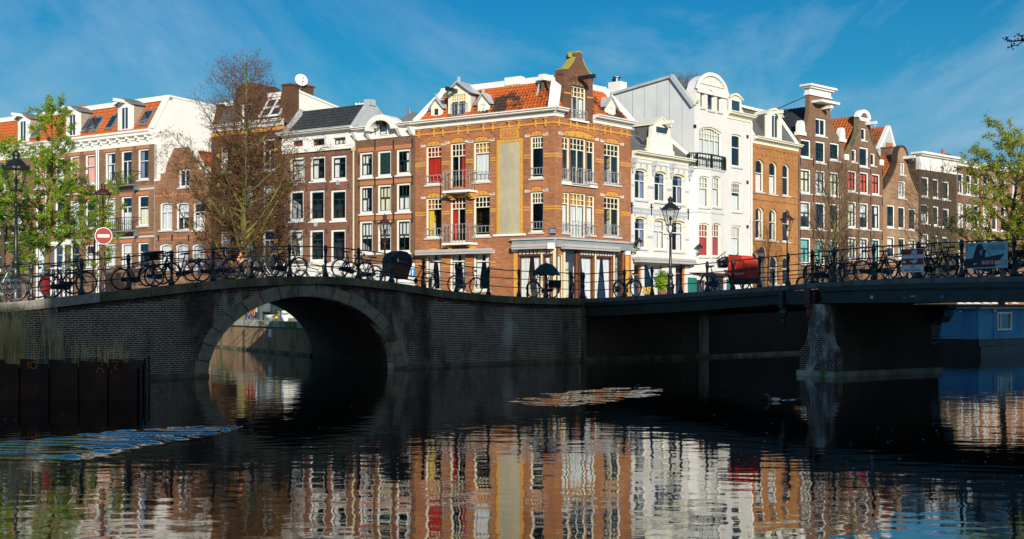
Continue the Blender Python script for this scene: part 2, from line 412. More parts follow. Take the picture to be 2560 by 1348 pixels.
class Fac:
    """one wall plane: s runs along it (left to right), y goes into the building, z is up from its base"""
    def __init__(s, root, A, B, base, inv=None):
        s.A = Vector(A); s.e = (Vector(B) - s.A); s.L = s.e.length; s.e.normalize(); s.base = base; s.root = root
        s.M = Matrix.Translation((A[0], A[1], base)) @ Matrix.Rotation(math.atan2(s.e.y, s.e.x), 4, 'Z')
        s.Ml = (inv @ s.M) if inv is not None else Matrix.Identity(4)
        s.holes = []
    def s_(s, px): r = ray(px); return (r * s.A.y - s.A.x) / (s.e.x - r * s.e.y)
    def d(s, q): return s.A.y + s.e.y * q
    def z(s, py, q): return pz(py, s.d(q)) - s.base
    def p(s, px, py): q = s.s_(px); return (q, s.z(py, q))
    def world(s, q, y=0, z=0): return s.M @ Vector((q, y, z))
    def off(s, px, y):
        """s of the point seen at column px on the plane set y behind the wall"""
        n = V2(-s.e.y, s.e.x); A = s.A + n * y; r = ray(px); return (r * A.y - A.x) / (s.e.x - r * s.e.y)
    def part(s, name, mb, mats, **k): return part(name, mb, mats, s.root, mat=s.Ml.copy(), **k)
    def put(s, name, mb, mats, x, y, z, rz=0, **k): return part(name, mb, mats, s.root, mat=s.Ml @ Matrix.Translation((x, y, z)) @ Matrix.Rotation(rz, 4, 'Z'), **k)

def house(name, label, A, B, base, cat='house', group=None):
    f = Fac(None, A, B, base); f.root = thing(name, label, cat, mat=f.M.copy(), group=group); return f
def sub(f, A, B):                                # a further wall of the same house
    return Fac(f.root, A, B, f.base, f.M.inverted())

def loop(s0, s1, z0, z1, a=0., n=8):
    if a <= 0: return [(s0, z0), (s1, z0), (s1, z1), (s0, z1)]
    return [(s0, z0), (s1, z0)] + [(s1 + (s0 - s1) * k / n, z1 - a + a * (1 - (2 * k / n - 1) ** 2)) for k in range(n + 1)]
def drape(s0, s1, z0, z1, y, n=10, amp=.03, tie=None):
    """hanging cloth in folds; tie: 'l' or 'r' gathers its lower half to that side"""
    mb = MB(); rows = 7 if tie else 2; vs = []
    for j in range(rows):
        v = j / (rows - 1); z = z1 + (z0 - z1) * v; a, b = s0, s1
        if tie:
            k = min(1, v / .72) ** 1.25 * .52
            if tie == 'l': b = s1 - (s1 - s0) * k
            else: a = s0 + (s1 - s0) * k
        for i in range(n * 2 + 1):
            u = i / (n * 2); vs.append((a + (b - a) * u, y + (amp if i % 2 else 0) + .006 * math.sin(i * 2.3), z))
    c = n * 2 + 1
    mb.add(vs, [(j * c + i, j * c + i + 1, (j + 1) * c + i + 1, (j + 1) * c + i) for j in range(rows - 1) for i in range(c - 1)])
    return mb
def win(F, x0, x1, y0, y1, fr='paint_white', bar=None, t=.66, nl=2, un=(1, 1), cur=None, arch=0., rec=.10, sill='stone_sill', front=None, fw=.085, glass='glass', uglass=None, local=False, sill_out=.09, bt=.055, name='window'):
    """a window seen at columns x0-x1, rows y0-y1 of the photograph, set into wall F (front: stuck onto a surface at that depth)"""
    if local: s0, s1, z0, z1 = x0, x1, y0, y1
    else:
        s0, s1 = F.s_(x0), F.s_(x1); sm = (s0 + s1) / 2; z0, z1 = F.z(y1, sm), F.z(y0, sm)
    a = arch * (s1 - s0); yb = rec if front is None else front - .05
    O = loop(s0, s1, z0, z1, a)
    if front is None: F.holes.append(O)
    fb = fw * 1.15
    I = loop(s0 + fw, s1 - fw, z0 + fb, z1 - fw, a * .96)
    bar = bar or fr; sill = 'stone_sill' if sill is True else sill
    mb = MB().ring(O, I, yb, yb + .075)
    i0, i1, b0, b1 = s0 + fw, s1 - fw, z0 + fb, z1 - fw
    w_ = F.part(name, mb, fr)
    sb = MB(); y_a, y_b = yb + .018, yb + .062
    zt = b0 + (b1 - b0) * t if t else b1
    if bar != fr:
        k = .04
        sb.ring(loop(i0 + .002, i1 - .002, b0 + .002, b1 - .002, a * .96), loop(i0 + k, i1 - k, b0 + k, b1 - k, a * .94), y_a, y_b)
    if t: sb.box(i0, i1, y_a - .004, y_b + .004, zt - bt / 2, zt + bt / 2)
    for k in range(1, nl):
        x = i0 + (i1 - i0) * k / nl; sb.box(x - bt * .45, x + bt * .45, y_a, y_b, b0, zt - bt / 2)
    if t:
        for k in range(1, un[0]):
            x = i0 + (i1 - i0) * k / un[0]; wd = .022 if un[0] > 2 else .03; sb.box(x - wd, x + wd, y_a + .003, y_b - .003, zt + bt / 2, b1 - (a * .3 if a else 0))
        for k in range(1, un[1]):
            z = zt + (b1 - zt) * k / un[1]; sb.box(i0, i1, y_a + .006, y_b - .006, z - .018, z + .018)
    if sb.f: part('sash', sb, bar, w_)
    def pane(a0, a1, c0, c1, g):
        j = lambda: yb + .046 + rng.uniform(-.004, .004)
        q = [j(), j(), j(), j()]
        m = MB().hexa([(a0, q[0], c0), (a1, q[1], c0), (a1, q[1] + .008, c0), (a0, q[0] + .008, c0), (a0, q[2], c1), (a1, q[3], c1), (a1, q[3] + .008, c1), (a0, q[2] + .008, c1)])
        part('pane', m, g, w_)
    for k in range(nl):
        pane(i0 + (i1 - i0) * k / nl + .003, i0 + (i1 - i0) * (k + 1) / nl - .003, b0, zt - .003, glass)
    if t: pane(i0 + .003, i1 - .003, zt + .003, b1, uglass or glass)
    if sill and front is None:
        part('sill', MB().box(s0 - .07, s1 + .07, -sill_out, rec - .002, z0 - .10, z0 - .002), sill, w_)
    if cur:
        kind, cm = cur[0], 'cur_' + cur[1]; yc = yb + .15; L = i1 - i0
        if kind == 'full': part('curtain', drape(i0, i1, b0, b1, yc), cm, w_)
        elif kind == 'half': part('curtain', drape(i0, i1, b0, b0 + (b1 - b0) * .55, yc), cm, w_)
        elif kind == 'top': part('curtain', drape(i0, i1, b0 + (b1 - b0) * .45, b1, yc), cm, w_)
        elif kind == 'left': part('curtain', drape(i0, i0 + L * .38, b0, b1, yc, 5), cm, w_)
        elif kind == 'right': part('curtain', drape(i1 - L * .38, i1, b0, b1, yc, 5), cm, w_)
        elif kind == 'sides':
            part('curtain', drape(i0, i0 + L * .27, b0, b1, yc, 4), cm, w_); part('curtain', drape(i1 - L * .27, i1, b0, b1, yc, 4), cm, w_)
        elif kind == 'tie':
            part('curtain', drape(i0, i0 + L * .42, b0, b1, yc, 6, tie='l'), cm, w_); part('curtain', drape(i1 - L * .40, i1, b0, b1, yc, 6, tie='r'), cm, w_)
        elif kind == 'tiel': part('curtain', drape(i0, i0 + L * .7, b0, b1, yc, 7, tie='l'), cm, w_)
        elif kind == 'tier': part('curtain', drape(i1 - L * .7, i1, b0, b1, yc, 7, tie='r'), cm, w_)
    return w_
def wall(F, outl, mat, thick=.3, name='wall', side=True, back=False):
    """front wall with its window openings; thick > .3 shows a free-standing gable's edge"""
    return F.part(name, MB().prism(outl, 0, thick, holes=F.holes, reveal=.24, back=back), mat)
def body(F, s0, s1, z0, z1, depth, mat, slope=0., y0=.3, zi=None):
    """side walls, back and flat top of the house behind its front, and the dark rooms inside"""
    za, zb = z1, z1 - slope
    s0 += .012; s1 -= .012; F.part('side_wall', MB().add([(s0, y0, z0), (s1, y0, z0), (s1, depth, z0), (s0, depth, z0), (s0, y0, za), (s1, y0, za), (s1, depth, zb), (s0, depth, zb)], [(4, 5, 6, 7), (1, 2, 6, 5), (2, 3, 7, 6), (3, 0, 4, 7)]), mat)
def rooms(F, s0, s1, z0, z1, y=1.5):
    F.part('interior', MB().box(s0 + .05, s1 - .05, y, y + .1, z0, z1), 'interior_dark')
def tiles(F, a, b, c, d, mat, tw=.27, th=.33, name='roof_tiles', lift=.055):
    a, b, c, d = map(Vector, (a, b, c, d)); n = (b - a).cross(d - a).normalized()
    nc = max(2, round((b - a).length / tw)); nr = max(2, round((d - a).length / th)); K = 4; mb = MB(); prof = [0, .03, .045, .03]
    for r in range(nr):
        v0, v1 = r / nr, (r + 1) / nr; base = len(mb.v)
        for q, v, l in ((0, v0, lift), (1, v1, .012)):
            for i in range(nc * K + 1):
                u = i / (nc * K); p = (a + (b - a) * u) * (1 - v) + (d + (c - d) * u) * v
                mb.v.append(tuple(p + n * (l + prof[i % K] + (.006 * math.sin(r * 7.1 + (i // K) * 3.7)))))
        m_ = nc * K + 1
        for i in range(nc * K + 1):
            u = i / (nc * K); p = (a + (b - a) * u) * (1 - v0) + (d + (c - d) * u) * v0; mb.v.append(tuple(p - n * .02))
        for i in range(nc * K):
            mb.f += [(base + i, base + i + 1, base + m_ + i + 1, base + m_ + i), (base + 2 * m_ + i, base + 2 * m_ + i + 1, base + i + 1, base + i)]; mb.mi += [0, 0]
    mb.add([a - n * .03, b - n * .03, c - n * .03, d - n * .03], [(0, 1, 2, 3)])
    return F.part(name, mb, mat, kind='stuff')
def cornice(F, s0, s1, z0, z1, outy, mat='paint_white', name='cornice', prof=None, ends=(0, 0)):
    """moulded run: profile of (outward share, height share)"""
    prof = prof or [(.0, 0), (.12, 0), (.12, .34), (.30, .40), (.30, .55), (.8, .64), (.8, .80), (1, .86), (1, 1), (0, 1)]
    mb = MB(); n = len(prof); pts = [(-o * outy, z0 + (z1 - z0) * h) for o, h in prof]
    mb.add([(s0 - ends[0] * -p[0], p[0] + .002 if p[0] == 0 else p[0], p[1]) for p in pts] + [(s1 + ends[1] * -p[0], p[0] + .002 if p[0] == 0 else p[0], p[1]) for p in pts],
           [(i, (i + 1) % n, n + (i + 1) % n, n + i) for i in range(n)] + [tuple(range(n)), tuple(range(2 * n - 1, n - 1, -1))])
    return F.part(name, mb, mat)
def dormer(F, s0, s1, z0, z1, y0=.12, depth=2., roof='flat', mat='paint_white', top='zinc', cheek=None, rise=.5, over=.12, win_=None, wood=None):
    """dormer box standing on the roof, with its own little roof; its window is a part of the house"""
    d_ = MB().box(s0, s1, y0, y0 + .12, z0, z1)
    d_.box(s0 + .02, s1 - .02, y0 + .12, depth, z0, z1 - .002, 1)
    if roof == 'gable':
        m = (s0 + s1) / 2; d_.prism([(s0, z1 - .001), (s1, z1 - .001), (m, z1 + rise)], y0, y0 + .12)
    if roof == 'arch': d_.prism([(s0, z1 - .001), (s1, z1 - .001)] + [(s1 + (s0 - s1) * k / 8, z1 + rise * math.sin(math.pi * k / 8)) for k in range(1, 8)], y0, depth)
    o = F.part('dormer', d_, [mat, cheek or mat])
    r_ = MB()
    if roof == 'gable':
        for sg in (-1, 1):
            a = (m, z1 + rise + .07); b = (m + sg * ((s1 - s0) / 2 + over), z1 - .06)
            r_.prism([(a[0], a[1]), (b[0], b[1]), (b[0], b[1] - .07), (a[0], a[1] - .09)], y0 - over, depth)
    elif roof == 'arch':
        n = 10; up = [(s1 + over + (s0 - s1 - 2 * over) * k / n, z1 + (rise + .1) * math.sin(math.pi * k / n)) for k in range(n + 1)]
        dn = [(s1 + over * .4 + (s0 - s1 - .8 * over) * k / n, z1 + .0 + rise * math.sin(math.pi * k / n) - .03) for k in range(n + 1)]
        r_.prism(up + dn[::-1], y0 - over, y0 + .14)
    else: r_.box(s0 - over, s1 + over, y0 - over, depth, z1 + .001, z1 + .12)
    part('dormer_roof', r_, top if roof != 'arch' else mat, o)
    return o
def hoist(F, s, z, y0=0., out_=.9, mat='paint_white', w=.13):
    F.part('hoist_beam', MB().box(s - w / 2, s + w / 2, y0 - out_, y0 + .4, z - .12, z + .1).tube([(s, y0 - out_ * .85, z - .12), (s, y0 - out_ * .85, z - .3)], .025, 5), mat)
def fence_rail(F, s0, s1, z0, z1, y, n, mat='iron_grey', r=.012, name='balcony_rail', curl=True):
    mb = MB(); mb.box(s0, s1, y - .018, y + .018, z1 - .035, z1); mb.box(s0, s1, y - .012, y + .012, z0, z0 + .03)
    for k in range(n + 1):
        x = s0 + (s1 - s0) * k / n; mb.box(x - r, x + r, y - r, y + r, z0 + .03, z1 - .035)
        if curl and k < n:
            c = (x + (s1 - s0) / n / 2, y, z0 + (z1 - z0) * .62); q = (s1 - s0) / n * .36
            mb.tube([(c[0] + q * math.cos(t), c[1], c[2] + q * 1.6 * math.sin(t)) for t in [2 * math.pi * i / 6 for i in range(6)]], r * .7, 3, closed=True)
    return F.part(name, mb, mat)
def _po(F, px, py, y):
    """(s, z) of the picture point (px, py) on the plane y behind the wall"""
    s = F.off(px, y); return s, pz(py, F.A.y + F.e.x * y + F.e.y * s) - F.base
Fac.po = _po
def onL(px): return meet(PC, UL, px)
# ---------------------------------------------------------------- setting: water, ground, quays
GZ = 1.46                                        # street level above the water
mb = MB().box(-400, 400, -60, 700, -.02, 0)
struct('water', mb, 'water')
struct('canal_bed', MB().box(-420, 420, -80, 720, -2.2, -2.0), 'soil')
UL, UR = V2(-.832, .555), V2(.66, .752)          # directions of the two house rows, away from the corner
UQ = V2(.74, .672)
PC = V2(107 / FPX * 70, 70)                      # corner of the brick corner house
P0, P1 = V2(-14.66, 35.5), V2(2.88, 51.0)        # near edge of the stone bridge
eL = (P1 - P0).normalized()
FL = Fac(None, P0 - eL * 9, P1, 0.); FL.root = thing('stone_bridge', 'low brick bridge with one round stone arch and iron railing', 'bridge', mat=FL.M.copy())
WL = 11.6; SK = V2(3.88, 11.6)                   # depth of the bridge and its skew (local)
P1r = V2(2.96, 51.0); P2r = V2(14.04, 34.)
eR = (P2r - P1r).normalized()
FR = Fac(None, P1r, P1r + eR * 36, 0.); FR.root = thing('steel_bridge', 'dark steel girder bridge on a brick pier with iron railing', 'bridge', mat=FR.M.copy())
WR = 7.
nR = V2(-eR.y, eR.x)
AE = P1r + nR * 6.8                              # far end of the abutment
Q0 = V2(-9.04, 56.); Q1 = V2(-16.7, 69.)
blockB = [(P1.x - .35, P1.y + .1), (AE.x - .1, AE.y + .3), (AE.x + UQ.x * 130, AE.y + UQ.y * 130), (60, 420), (-260, 420), (Q1.x + UL.x * 130, Q1.y + UL.y * 130), (Q1.x, Q1.y + .1), (Q0.x, Q0.y + .1), (-4.0, 45.4)]
def slab(poly, z0, z1):
    mb = MB(); n = len(poly); tri = tessellate_polygon([[Vector((x, y, 0)) for x, y in poly]])
    mb.add([(x, y, z1) for x, y in poly], [tuple(t) for t in tri])
    mb.add([(x, y, z0) for x, y in poly] + [(x, y, z1) for x, y in poly], [(i, (i + 1) % n, n + (i + 1) % n, n + i) for i in range(n)]); return mb
struct('ground', slab(blockB, -2, GZ), 'paving')
N1 = FL.world(0, 0); N1b = FL.world(FL.s_(515) - .35, .3); N1c = FL.world(FL.s_(515) + SK.x - .3, SK.y)
blockN = [(N1.x, N1.y + .3), (N1b.x, N1b.y), (N1c.x, N1c.y), (N1c.x + UL.x * 120, N1c.y + UL.y * 120), (-200, 60), (-200, -10), (N1.x - 1.0, 20), (N1.x, N1.y)]
struct('ground', slab(blockN, -2, GZ), 'paving')
NB = FR.world(25.5, 0)                           # the bank the photographer stands on, beyond the right edge
blockC = [(-30, -17), (-3, -.8), (1.2, -.6), (NB.x, NB.y), (NB.x + nR.x * 60, NB.y + nR.y * 60), (200, 60), (200, -140), (-200, -140), (-200, -60)]
struct('ground', slab(blockC, -2, 1.2), 'paving')
# quay wall of the side canal (seen through the arch), with coping stones
def quay(name, label, pts, ztop, stone='stone_quay', mat='brick_canal', step=1.9, cop=.28):
    for i in range(len(pts) - 1):
        f = Fac(None, pts[i], pts[i + 1], 0)
        if i == 0: f.root = root = thing(name, label, 'quay wall', mat=f.M.copy()); inv = f.M.inverted()
        else: f.root = root; f.Ml = inv @ f.M
        f.part('wall', MB().box(0, f.L, -.02, .3, -1.5, ztop - cop), mat)
        f.part('ledge', MB().box(0, f.L, -.10, -.02, -1, .12), 'stone_coping')
        n = max(1, min(14, round(min(f.L, 26) / step))); w_ = min(f.L, 26) / n
        for k in range(n): f.part('coping_stone', MB().box(k * w_ + .012, (k + 1) * w_ - .012, -.12, .5, ztop - cop + .003, ztop + rng.uniform(-.008, .008)), stone)
QF = quay('quay_wall', 'mossy brick quay wall seen through the bridge arch', [Q1 + UL * 70, Q1, Q0], 1.52)
quay('quay_wall', 'dark brick quay wall behind the houseboat', [AE + UQ * 14, AE + UQ * 70], 1.85, mat='brick_shade', stone='brick_shade')
quay('quay_wall', 'dark raised quay wall under the steel bridge, beside the pier', [AE, AE + UQ * 14], 2.72, mat='brick_shade', stone='brick_shade')  # top raised beyond street level to block the bright gap beneath the deck
# ---------------------------------------------------------------- stone arch bridge
cop = [(-400, 775), (25, 757), (110, 749), (247, 732), (375, 720), (486, 706), (640, 694), (775, 690), (862, 692), (942, 701), (1024, 712), (1105, 727), (1180, 734), (1282, 742), (1456, 746)]
copL = [FL.p(x, y) if x > 0 else (0., 2.0) for x, y in cop]
def lerp(tab, s):
    if s <= tab[0][0]: return tab[0][1]
    for (a, za), (b, zb) in zip(tab, tab[1:]):
        if s <= b: return za + (zb - za) * (s - a) / (b - a)
    return tab[-1][1]
_raw = list(copL)
def zL(s): return sum(lerp(_raw, s + k * .5) for k in (-2, -1, 0, 1, 2)) / 5
SA, SB = FL.s_(519), FL.s_(986); SC, AW = (SA + SB) / 2, (SB - SA) / 2; AH = 2.60; RT = .46
def arch_pt(t, k=0.): return (SC - (AW + k) * math.cos(t), (AH + k * .9) * math.sin(t))
TH = .27                                         # coping thickness
N = 40
inner = [arch_pt(math.pi * i / 32) for i in range(33)]
bot = [(0, -1), (SA, -1)] + inner + [(SB, -1), (FL.L, -1)]
top = [(FL.L * i / N, zL(FL.L * i / N) - TH) for i in range(N, -1, -1)]
FL.part('wall', MB().prism(bot + top, .004, .4), 'mortar_dark')
mb = MB()                                        # vault, deck and far side
for i in range(32):
    a, b = inner[i], inner[i + 1]
    mb.add([(a[0], .02, a[1]), (b[0], .02, b[1]), (b[0] + SK.x, SK.y, b[1]), (a[0] + SK.x, SK.y, a[1])], [(0, 1, 2, 3)])
for a in (SA, SB): mb.add([(a, .02, -1), (a, .02, 0), (a + SK.x, SK.y, 0), (a + SK.x, SK.y, -1)], [(0, 1, 2, 3)])
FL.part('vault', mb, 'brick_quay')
mb = MB()
fsk = [(p[0] + SK.x, p[1]) for p in bot] + [(p[0] + SK.x * (1 if 0 < p[0] < FL.L else 1), p[1]) for p in top]
mb.prism(fsk, SK.y - .35, SK.y)
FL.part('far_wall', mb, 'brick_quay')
mb = MB(); K = 44                                # deck: pavement strip, kerb, carriageway
for i in range(K):
    s0, s1 = FL.L * i / K, FL.L * (i + 1) / K; za, zb = zL(s0), zL(s1)
    for (ya, yb, h, m) in ((.36, 2.6, -.02, 0), (2.6, 2.75, -.015, 2), (2.75, 9., -.13, 1), (9., 9.15, -.015, 2), (9.15, SK.y - .3, -.02, 0)):
        k = SK.x / SK.y
        mb.add([(s0 + k * ya, ya, za + h), (s1 + k * ya, ya, zb + h), (s1 + k * yb, yb, zb + h), (s0 + k * yb, yb, za + h)], [(0, 1, 2, 3)], m)
o = FL.part('deck', mb, ['paving_brick', 'asphalt', 'stone_quay'])
# ramp from the bridge down to the street on the corner
E0, E1 = FL.world(FL.L, .36), FL.world(FL.L + SK.x, SK.y)
mb = MB().add([(E0.x, E0.y, zL(FL.L) - .03), (E1.x, E1.y, zL(FL.L) - .03), (3.5, 66, GZ + .006), (12.5, 62, GZ + .006), (AE.x, AE.y, zL(FL.L) - .03), (P1r.x, P1r.y, zL(FL.L) - .03)], [(0, 5, 4, 3, 2, 1)])
struct('road', mb, 'asphalt')
# bricks of the near wall, course by course (the largest 300 as parts, the rest joined)
BW, BH = .20, .0655
def wall_clear(s, z):
    """is this spot of the wall outside the arch stones and under the coping"""
    if z > zL(s) - TH - .09: return False
    e = ((s - SC) / (AW + RT * .45)) ** 2 + (z / (AH + RT * .40)) ** 2
    return e > 1 or z < 0
bk = MB(); singles = []
def brick_at(mb, s, z, w_, h, y):
    mb.add([(s, y, z), (s + w_, y, z), (s + w_, y, z + h), (s, y, z + h), (s, .01, z), (s + w_, .01, z), (s + w_, .01, z + h), (s, .01, z + h)], [(0, 1, 2, 3), (0, 4, 5, 1), (1, 5, 6, 2), (2, 6, 7, 3), (3, 7, 4, 0)], rng.choice((0, 0, 1, 2)))
S_V = FL.s_(-10); row = 0; z = -.02
SQ = FL.s_(392); SQ2 = FL.s_(500)
while z < 3.2:
    s = S_V + (row % 2) * BW / 2 + (row % 3) * .013
    while s < FL.L - .25:
        if wall_clear(s, z + BH) and wall_clear(s + BW, z + BH) and wall_clear(s, z) and wall_clear(s + BW, z):
            y = rng.uniform(-.005, .0015)
            if SQ < s < SQ2 and z > .12 and len(singles) < 300: singles.append((s, y, z))
            else: brick_at(bk, s, z, BW - .018, BH - .019, y)
        s += BW
    z += BH; row += 1
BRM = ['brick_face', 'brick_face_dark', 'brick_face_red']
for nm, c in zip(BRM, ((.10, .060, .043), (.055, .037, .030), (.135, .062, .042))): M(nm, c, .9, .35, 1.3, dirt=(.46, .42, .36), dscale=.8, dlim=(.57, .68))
sq = FL.s_(300)
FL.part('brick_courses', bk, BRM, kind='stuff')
bms = [MB().add([(0, 0, 0), (BW - .016, 0, 0), (BW - .016, 0, BH - .017), (0, 0, BH - .017), (0, .015, 0), (BW - .016, .015, 0), (BW - .016, .015, BH - .017), (0, .015, BH - .017)], [(0, 1, 2, 3), (0, 4, 5, 1), (1, 5, 6, 2), (2, 6, 7, 3), (3, 7, 4, 0)]).mesh('brick', m) for m in BRM]
for s, y, z in singles: link('brick', rng.choice(bms), FL.root, (s, y, z))
# upright course under the coping
sc = MB(); s = S_V
while s < FL.L - .1:
    zt = zL(s) - TH - .004
    if zt - .16 > -5: 
        y = rng.uniform(-.022, -.012)
        sc.add([(s, y, zt - .15), (s + .056, y, zt - .15), (s + .056, y, zt), (s, y, zt), (s, .03, zt - .15), (s + .056, .03, zt - .15), (s + .056, .03, zt), (s, .03, zt)], [(0, 1, 2, 3), (0, 4, 5, 1), (1, 5, 6, 2)], rng.choice((0, 1, 2, 2)))
    s += .066
FL.part('soldier_course', sc, BRM, kind='stuff')
# coping stones
cx = [-60, 110, 247, 375, 486, 590, 687, 775, 862, 942, 1020, 1105, 1180, 1282, 1378, 1456]
cs = [FL.s_(x) for x in cx]; cs = [0, cs[0] / 2] + cs
M('stone_coping_pale', (.36, .33, .27), .9, .3, 5, bump=.012, dirt=(.12, .12, .07), dscale=1.3, dlim=(.5, .7))
for a, b in zip(cs, cs[1:]):
    mb = MB(); n = 4
    for i in range(n):
        p, q = a + (b - a) * i / n + (.012 if i == 0 else 0), a + (b - a) * (i + 1) / n - (.012 if i == n - 1 else 0)
        zp, zq = zL(p), zL(q); j = rng.uniform(0, .008)
        mb.hexa([(p, -.13 + j, zp - TH), (q, -.13 + j, zq - TH), (q, .36, zq - TH), (p, .36, zp - TH), (p, -.10 + j, zp), (q, -.10 + j, zq), (q, .36, zq), (p, .36, zp)])
    FL.part('coping_stone', mb, 'stone_coping_pale' if a < FL.s_(150) else 'stone_coping')
# arch stones
NV = 17
ts = [math.pi * i / NV for i in range(NV + 1)]
for k in range(NV):
    t0, t1 = ts[k] + .006, ts[k + 1] - .006; rt = RT + rng.uniform(-.03, .03); y = -.05 + rng.uniform(-.015, .015)
    o_ = [arch_pt(t0 + (t1 - t0) * i / 3) for i in range(4)] + [arch_pt(t1 + (t0 - t1) * i / 3, rt) for i in range(4)]
    FL.part('arch_stone', MB().prism(o_, y, .4), 'stone_arch' if k % 5 else 'stone_sandy_dark' if 'stone_sandy_dark' in MATS else 'stone_arch')
for a, sg in ((SA - RT - .1, 1), (SB, 1)):
    FL.part('plinth', MB().box(a, a + RT + .1, -.12, .3, -1, .10), 'stone_coping')
FL.part('plinth', MB().box(SB + RT + .12, FL.L, -.07, .0, -1, .14), 'stone_coping')
FL.part('plinth', MB().box(S_V, SA - RT - .12, -.07, .0, -1, .14), 'stone_coping')
M('stain_rust', (.2, .1, .03), .9, .3, 4)
# railing: cast posts and three bars
POST = [(.085, 0), (.085, .10), (.062, .14), (.05, .20), (.034, .30), (.03, .40), (.04, .47), (.055, .53), (.04, .58), (.032, .66), (.045, .84), (.05, .90), (.062, .93), (.062, .97), (.045, 1.0), (.05, 1.05), (.03, 1.09), (.012, 1.11)]
postme = MB().lathe(POST, 8).mesh('railing_post', 'iron_rail')
postme.polygons.foreach_set('use_smooth', [True] * len(postme.polygons))
def railing(F, pxs, zf, y=.12, hs=(.34, .68, 1.0), ss=None, sc=1., skew=0):
    ss = ss or [F.off(x, y) for x in pxs]
    for s in ss: o = link('railing_post', postme, F.root, (s, y, zf(s) - .005)); o.scale = (sc * 1.2, sc * 1.2, sc)
    for a, b in zip(ss, ss[1:]):
        for h in hs:
            n = 3; F.part('rail', MB().tube([(a + (b - a) * i / n, y, zf(a + (b - a) * i / n) + h * sc) for i in range(n + 1)], .021 if h > .9 else .017, 6), 'iron_rail', smooth=True)
railing(FL, [-60, 78, 204, 321, 429, 533, 630, 724, 814, 897, 980, 1059, 1141, 1221, 1297, 1365, 1427, 1454], zL, hs=(.36, .70, 1.02))
zfar = lambda s: zL(s - SK.x)
railing(FL, None, zfar, y=SK.y - .15, ss=[SK.x + 7 + 2.05 * k for k in range(13)], hs=(.36, .70, 1.02))
# ---------------------------------------------------------------- steel bridge
dkR = [FR.p(x, y) for x, y in ((1460, 748), (1598, 740), (1722, 732), (1863, 722), (2026, 709), (2117, 702), (2343, 694), (2560, 690))]
dkR += [(dkR[-1][0] + 6, dkR[-1][1] - .1), (36, 2.2)]
def zR(s): return sum(lerp(dkR, s + k * .6) for k in (-2, -1, 0, 1, 2)) / 5
gb = [FR.p(x, y) for x, y in ((1465, 790), (1722, 777), (1947, 758))]
gb2 = [FR.p(x, y) for x, y in ((2040, 756), (2117, 755), (2350, 754), (2560, 753))]; gb2 += [(25.5, gb2[-1][1] - .12)]
def zG(s): return lerp(gb + gb2, s)
sP0, sP1 = FR.s_(1972), FR.s_(2040)
def strip(s0, s1, y0, y1, zb, zt, n=10):
    mb = MB()
    for i in range(n):
        a, b = s0 + (s1 - s0) * i / n, s0 + (s1 - s0) * (i + 1) / n
        mb.hexa([(a, y0, zb(a)), (b, y0, zb(b)), (b, y1, zb(b)), (a, y1, zb(a)), (a, y0, zt(a)), (b, y0, zt(b)), (b, y1, zt(b)), (a, y1, zt(a))])
    return mb
kerbx = [1460, 1530, 1600, 1662, 1722, 1785, 1863, 1940, 1962, 1988, 2022, 2117, 2230, 2343, 2450]
ks = [FR.s_(x) for x in kerbx] + [21., 23., 25.4]
for a, b in zip(ks, ks[1:]):
    mb = strip(a + .01, b - .01, -.16, .3, lambda s: zR(s) - .17, zR, 3)
    m2 = strip(a + .06, b - .06, -.175, -.165, lambda s: zR(s) - .15, lambda s: zR(s) - .03, 3)
    o = FR.part('kerb_plate', mb, 'steel_kerb'); part('panel', m2, 'steel_kerb', o)
for a, b in ((.05, sP0 - .25), (sP1 + .25, 25.3)):
    FR.part('girder_ledge', strip(a, b, -.13, .2, lambda s: zR(s) - .30, lambda s: zR(s) - .175), 'steel_bridge')
    FR.part('girder_web', strip(a, b, -.02, .06, lambda s: zG(s) + .02, lambda s: zR(s) - .305), 'steel_bridge')
    FR.part('girder_moulding', strip(a, b, -.09, -.025, lambda s: zG(s) + (zR(s) - zG(s)) * .52, lambda s: zG(s) + (zR(s) - zG(s)) * .60), 'steel_bridge')
    FR.part('girder_flange', strip(a, b, -.11, .25, lambda s: zG(s) - .03, lambda s: zG(s) + .018), 'steel_bridge')
FR.part('pier_panel', MB().box(sP0 - .05, sP1 + .05, -.10, .2, zG(sP0) - .05, zR(sP0) - .18).box(sP0 + .16, sP1 - .16, -.13, -.102, zG(sP0) + .02, zG(sP0) + .07), 'steel_bridge')
mb = MB()
for i in range(14):
    a, b = 25.4 * i / 14, 25.4 * (i + 1) / 14
    for ya, yb, h, m in ((.3, 1.9, -.01, 0), (1.9, 2.02, 0, 2), (2.02, 5., -.12, 1), (5., 5.12, 0, 2), (5.12, WR, -.01, 0)):
        mb.add([(a, ya, zR(a) + h), (b, ya, zR(b) + h), (b, yb, zR(b) + h), (a, yb, zR(a) + h)], [(0, 1, 2, 3)], m)
FR.part('deck', mb, ['asphalt', 'asphalt', 'stone_quay'])
FR.part('soffit', strip(.05, 25.3, .07, WR - .02, lambda s: zR(s) - .45, lambda s: zR(s) - .2), 'steel_bridge')
for k in range(1, 6): FR.part('cross_beam', strip(.1, 25.3, k * WR / 6 - .06, k * WR / 6 + .06, lambda s: zG(s) + .05, lambda s: zR(s) - .452), 'steel_bridge')
FR.part('far_girder', strip(.05, 25.3, WR - .02, WR + .1, lambda s: zG(s), zR), 'steel_bridge')
railing(FR, [1459, 1561, 1630, 1702, 1768, 1832, 1899, 1970, 2031, 2085, 2184, 2296, 2404, 2535, 2700], zR, hs=(.34, .68, 1.02))
railing(FR, None, zR, y=WR - .12, ss=[.3 + 1.8 * k for k in range(13)])
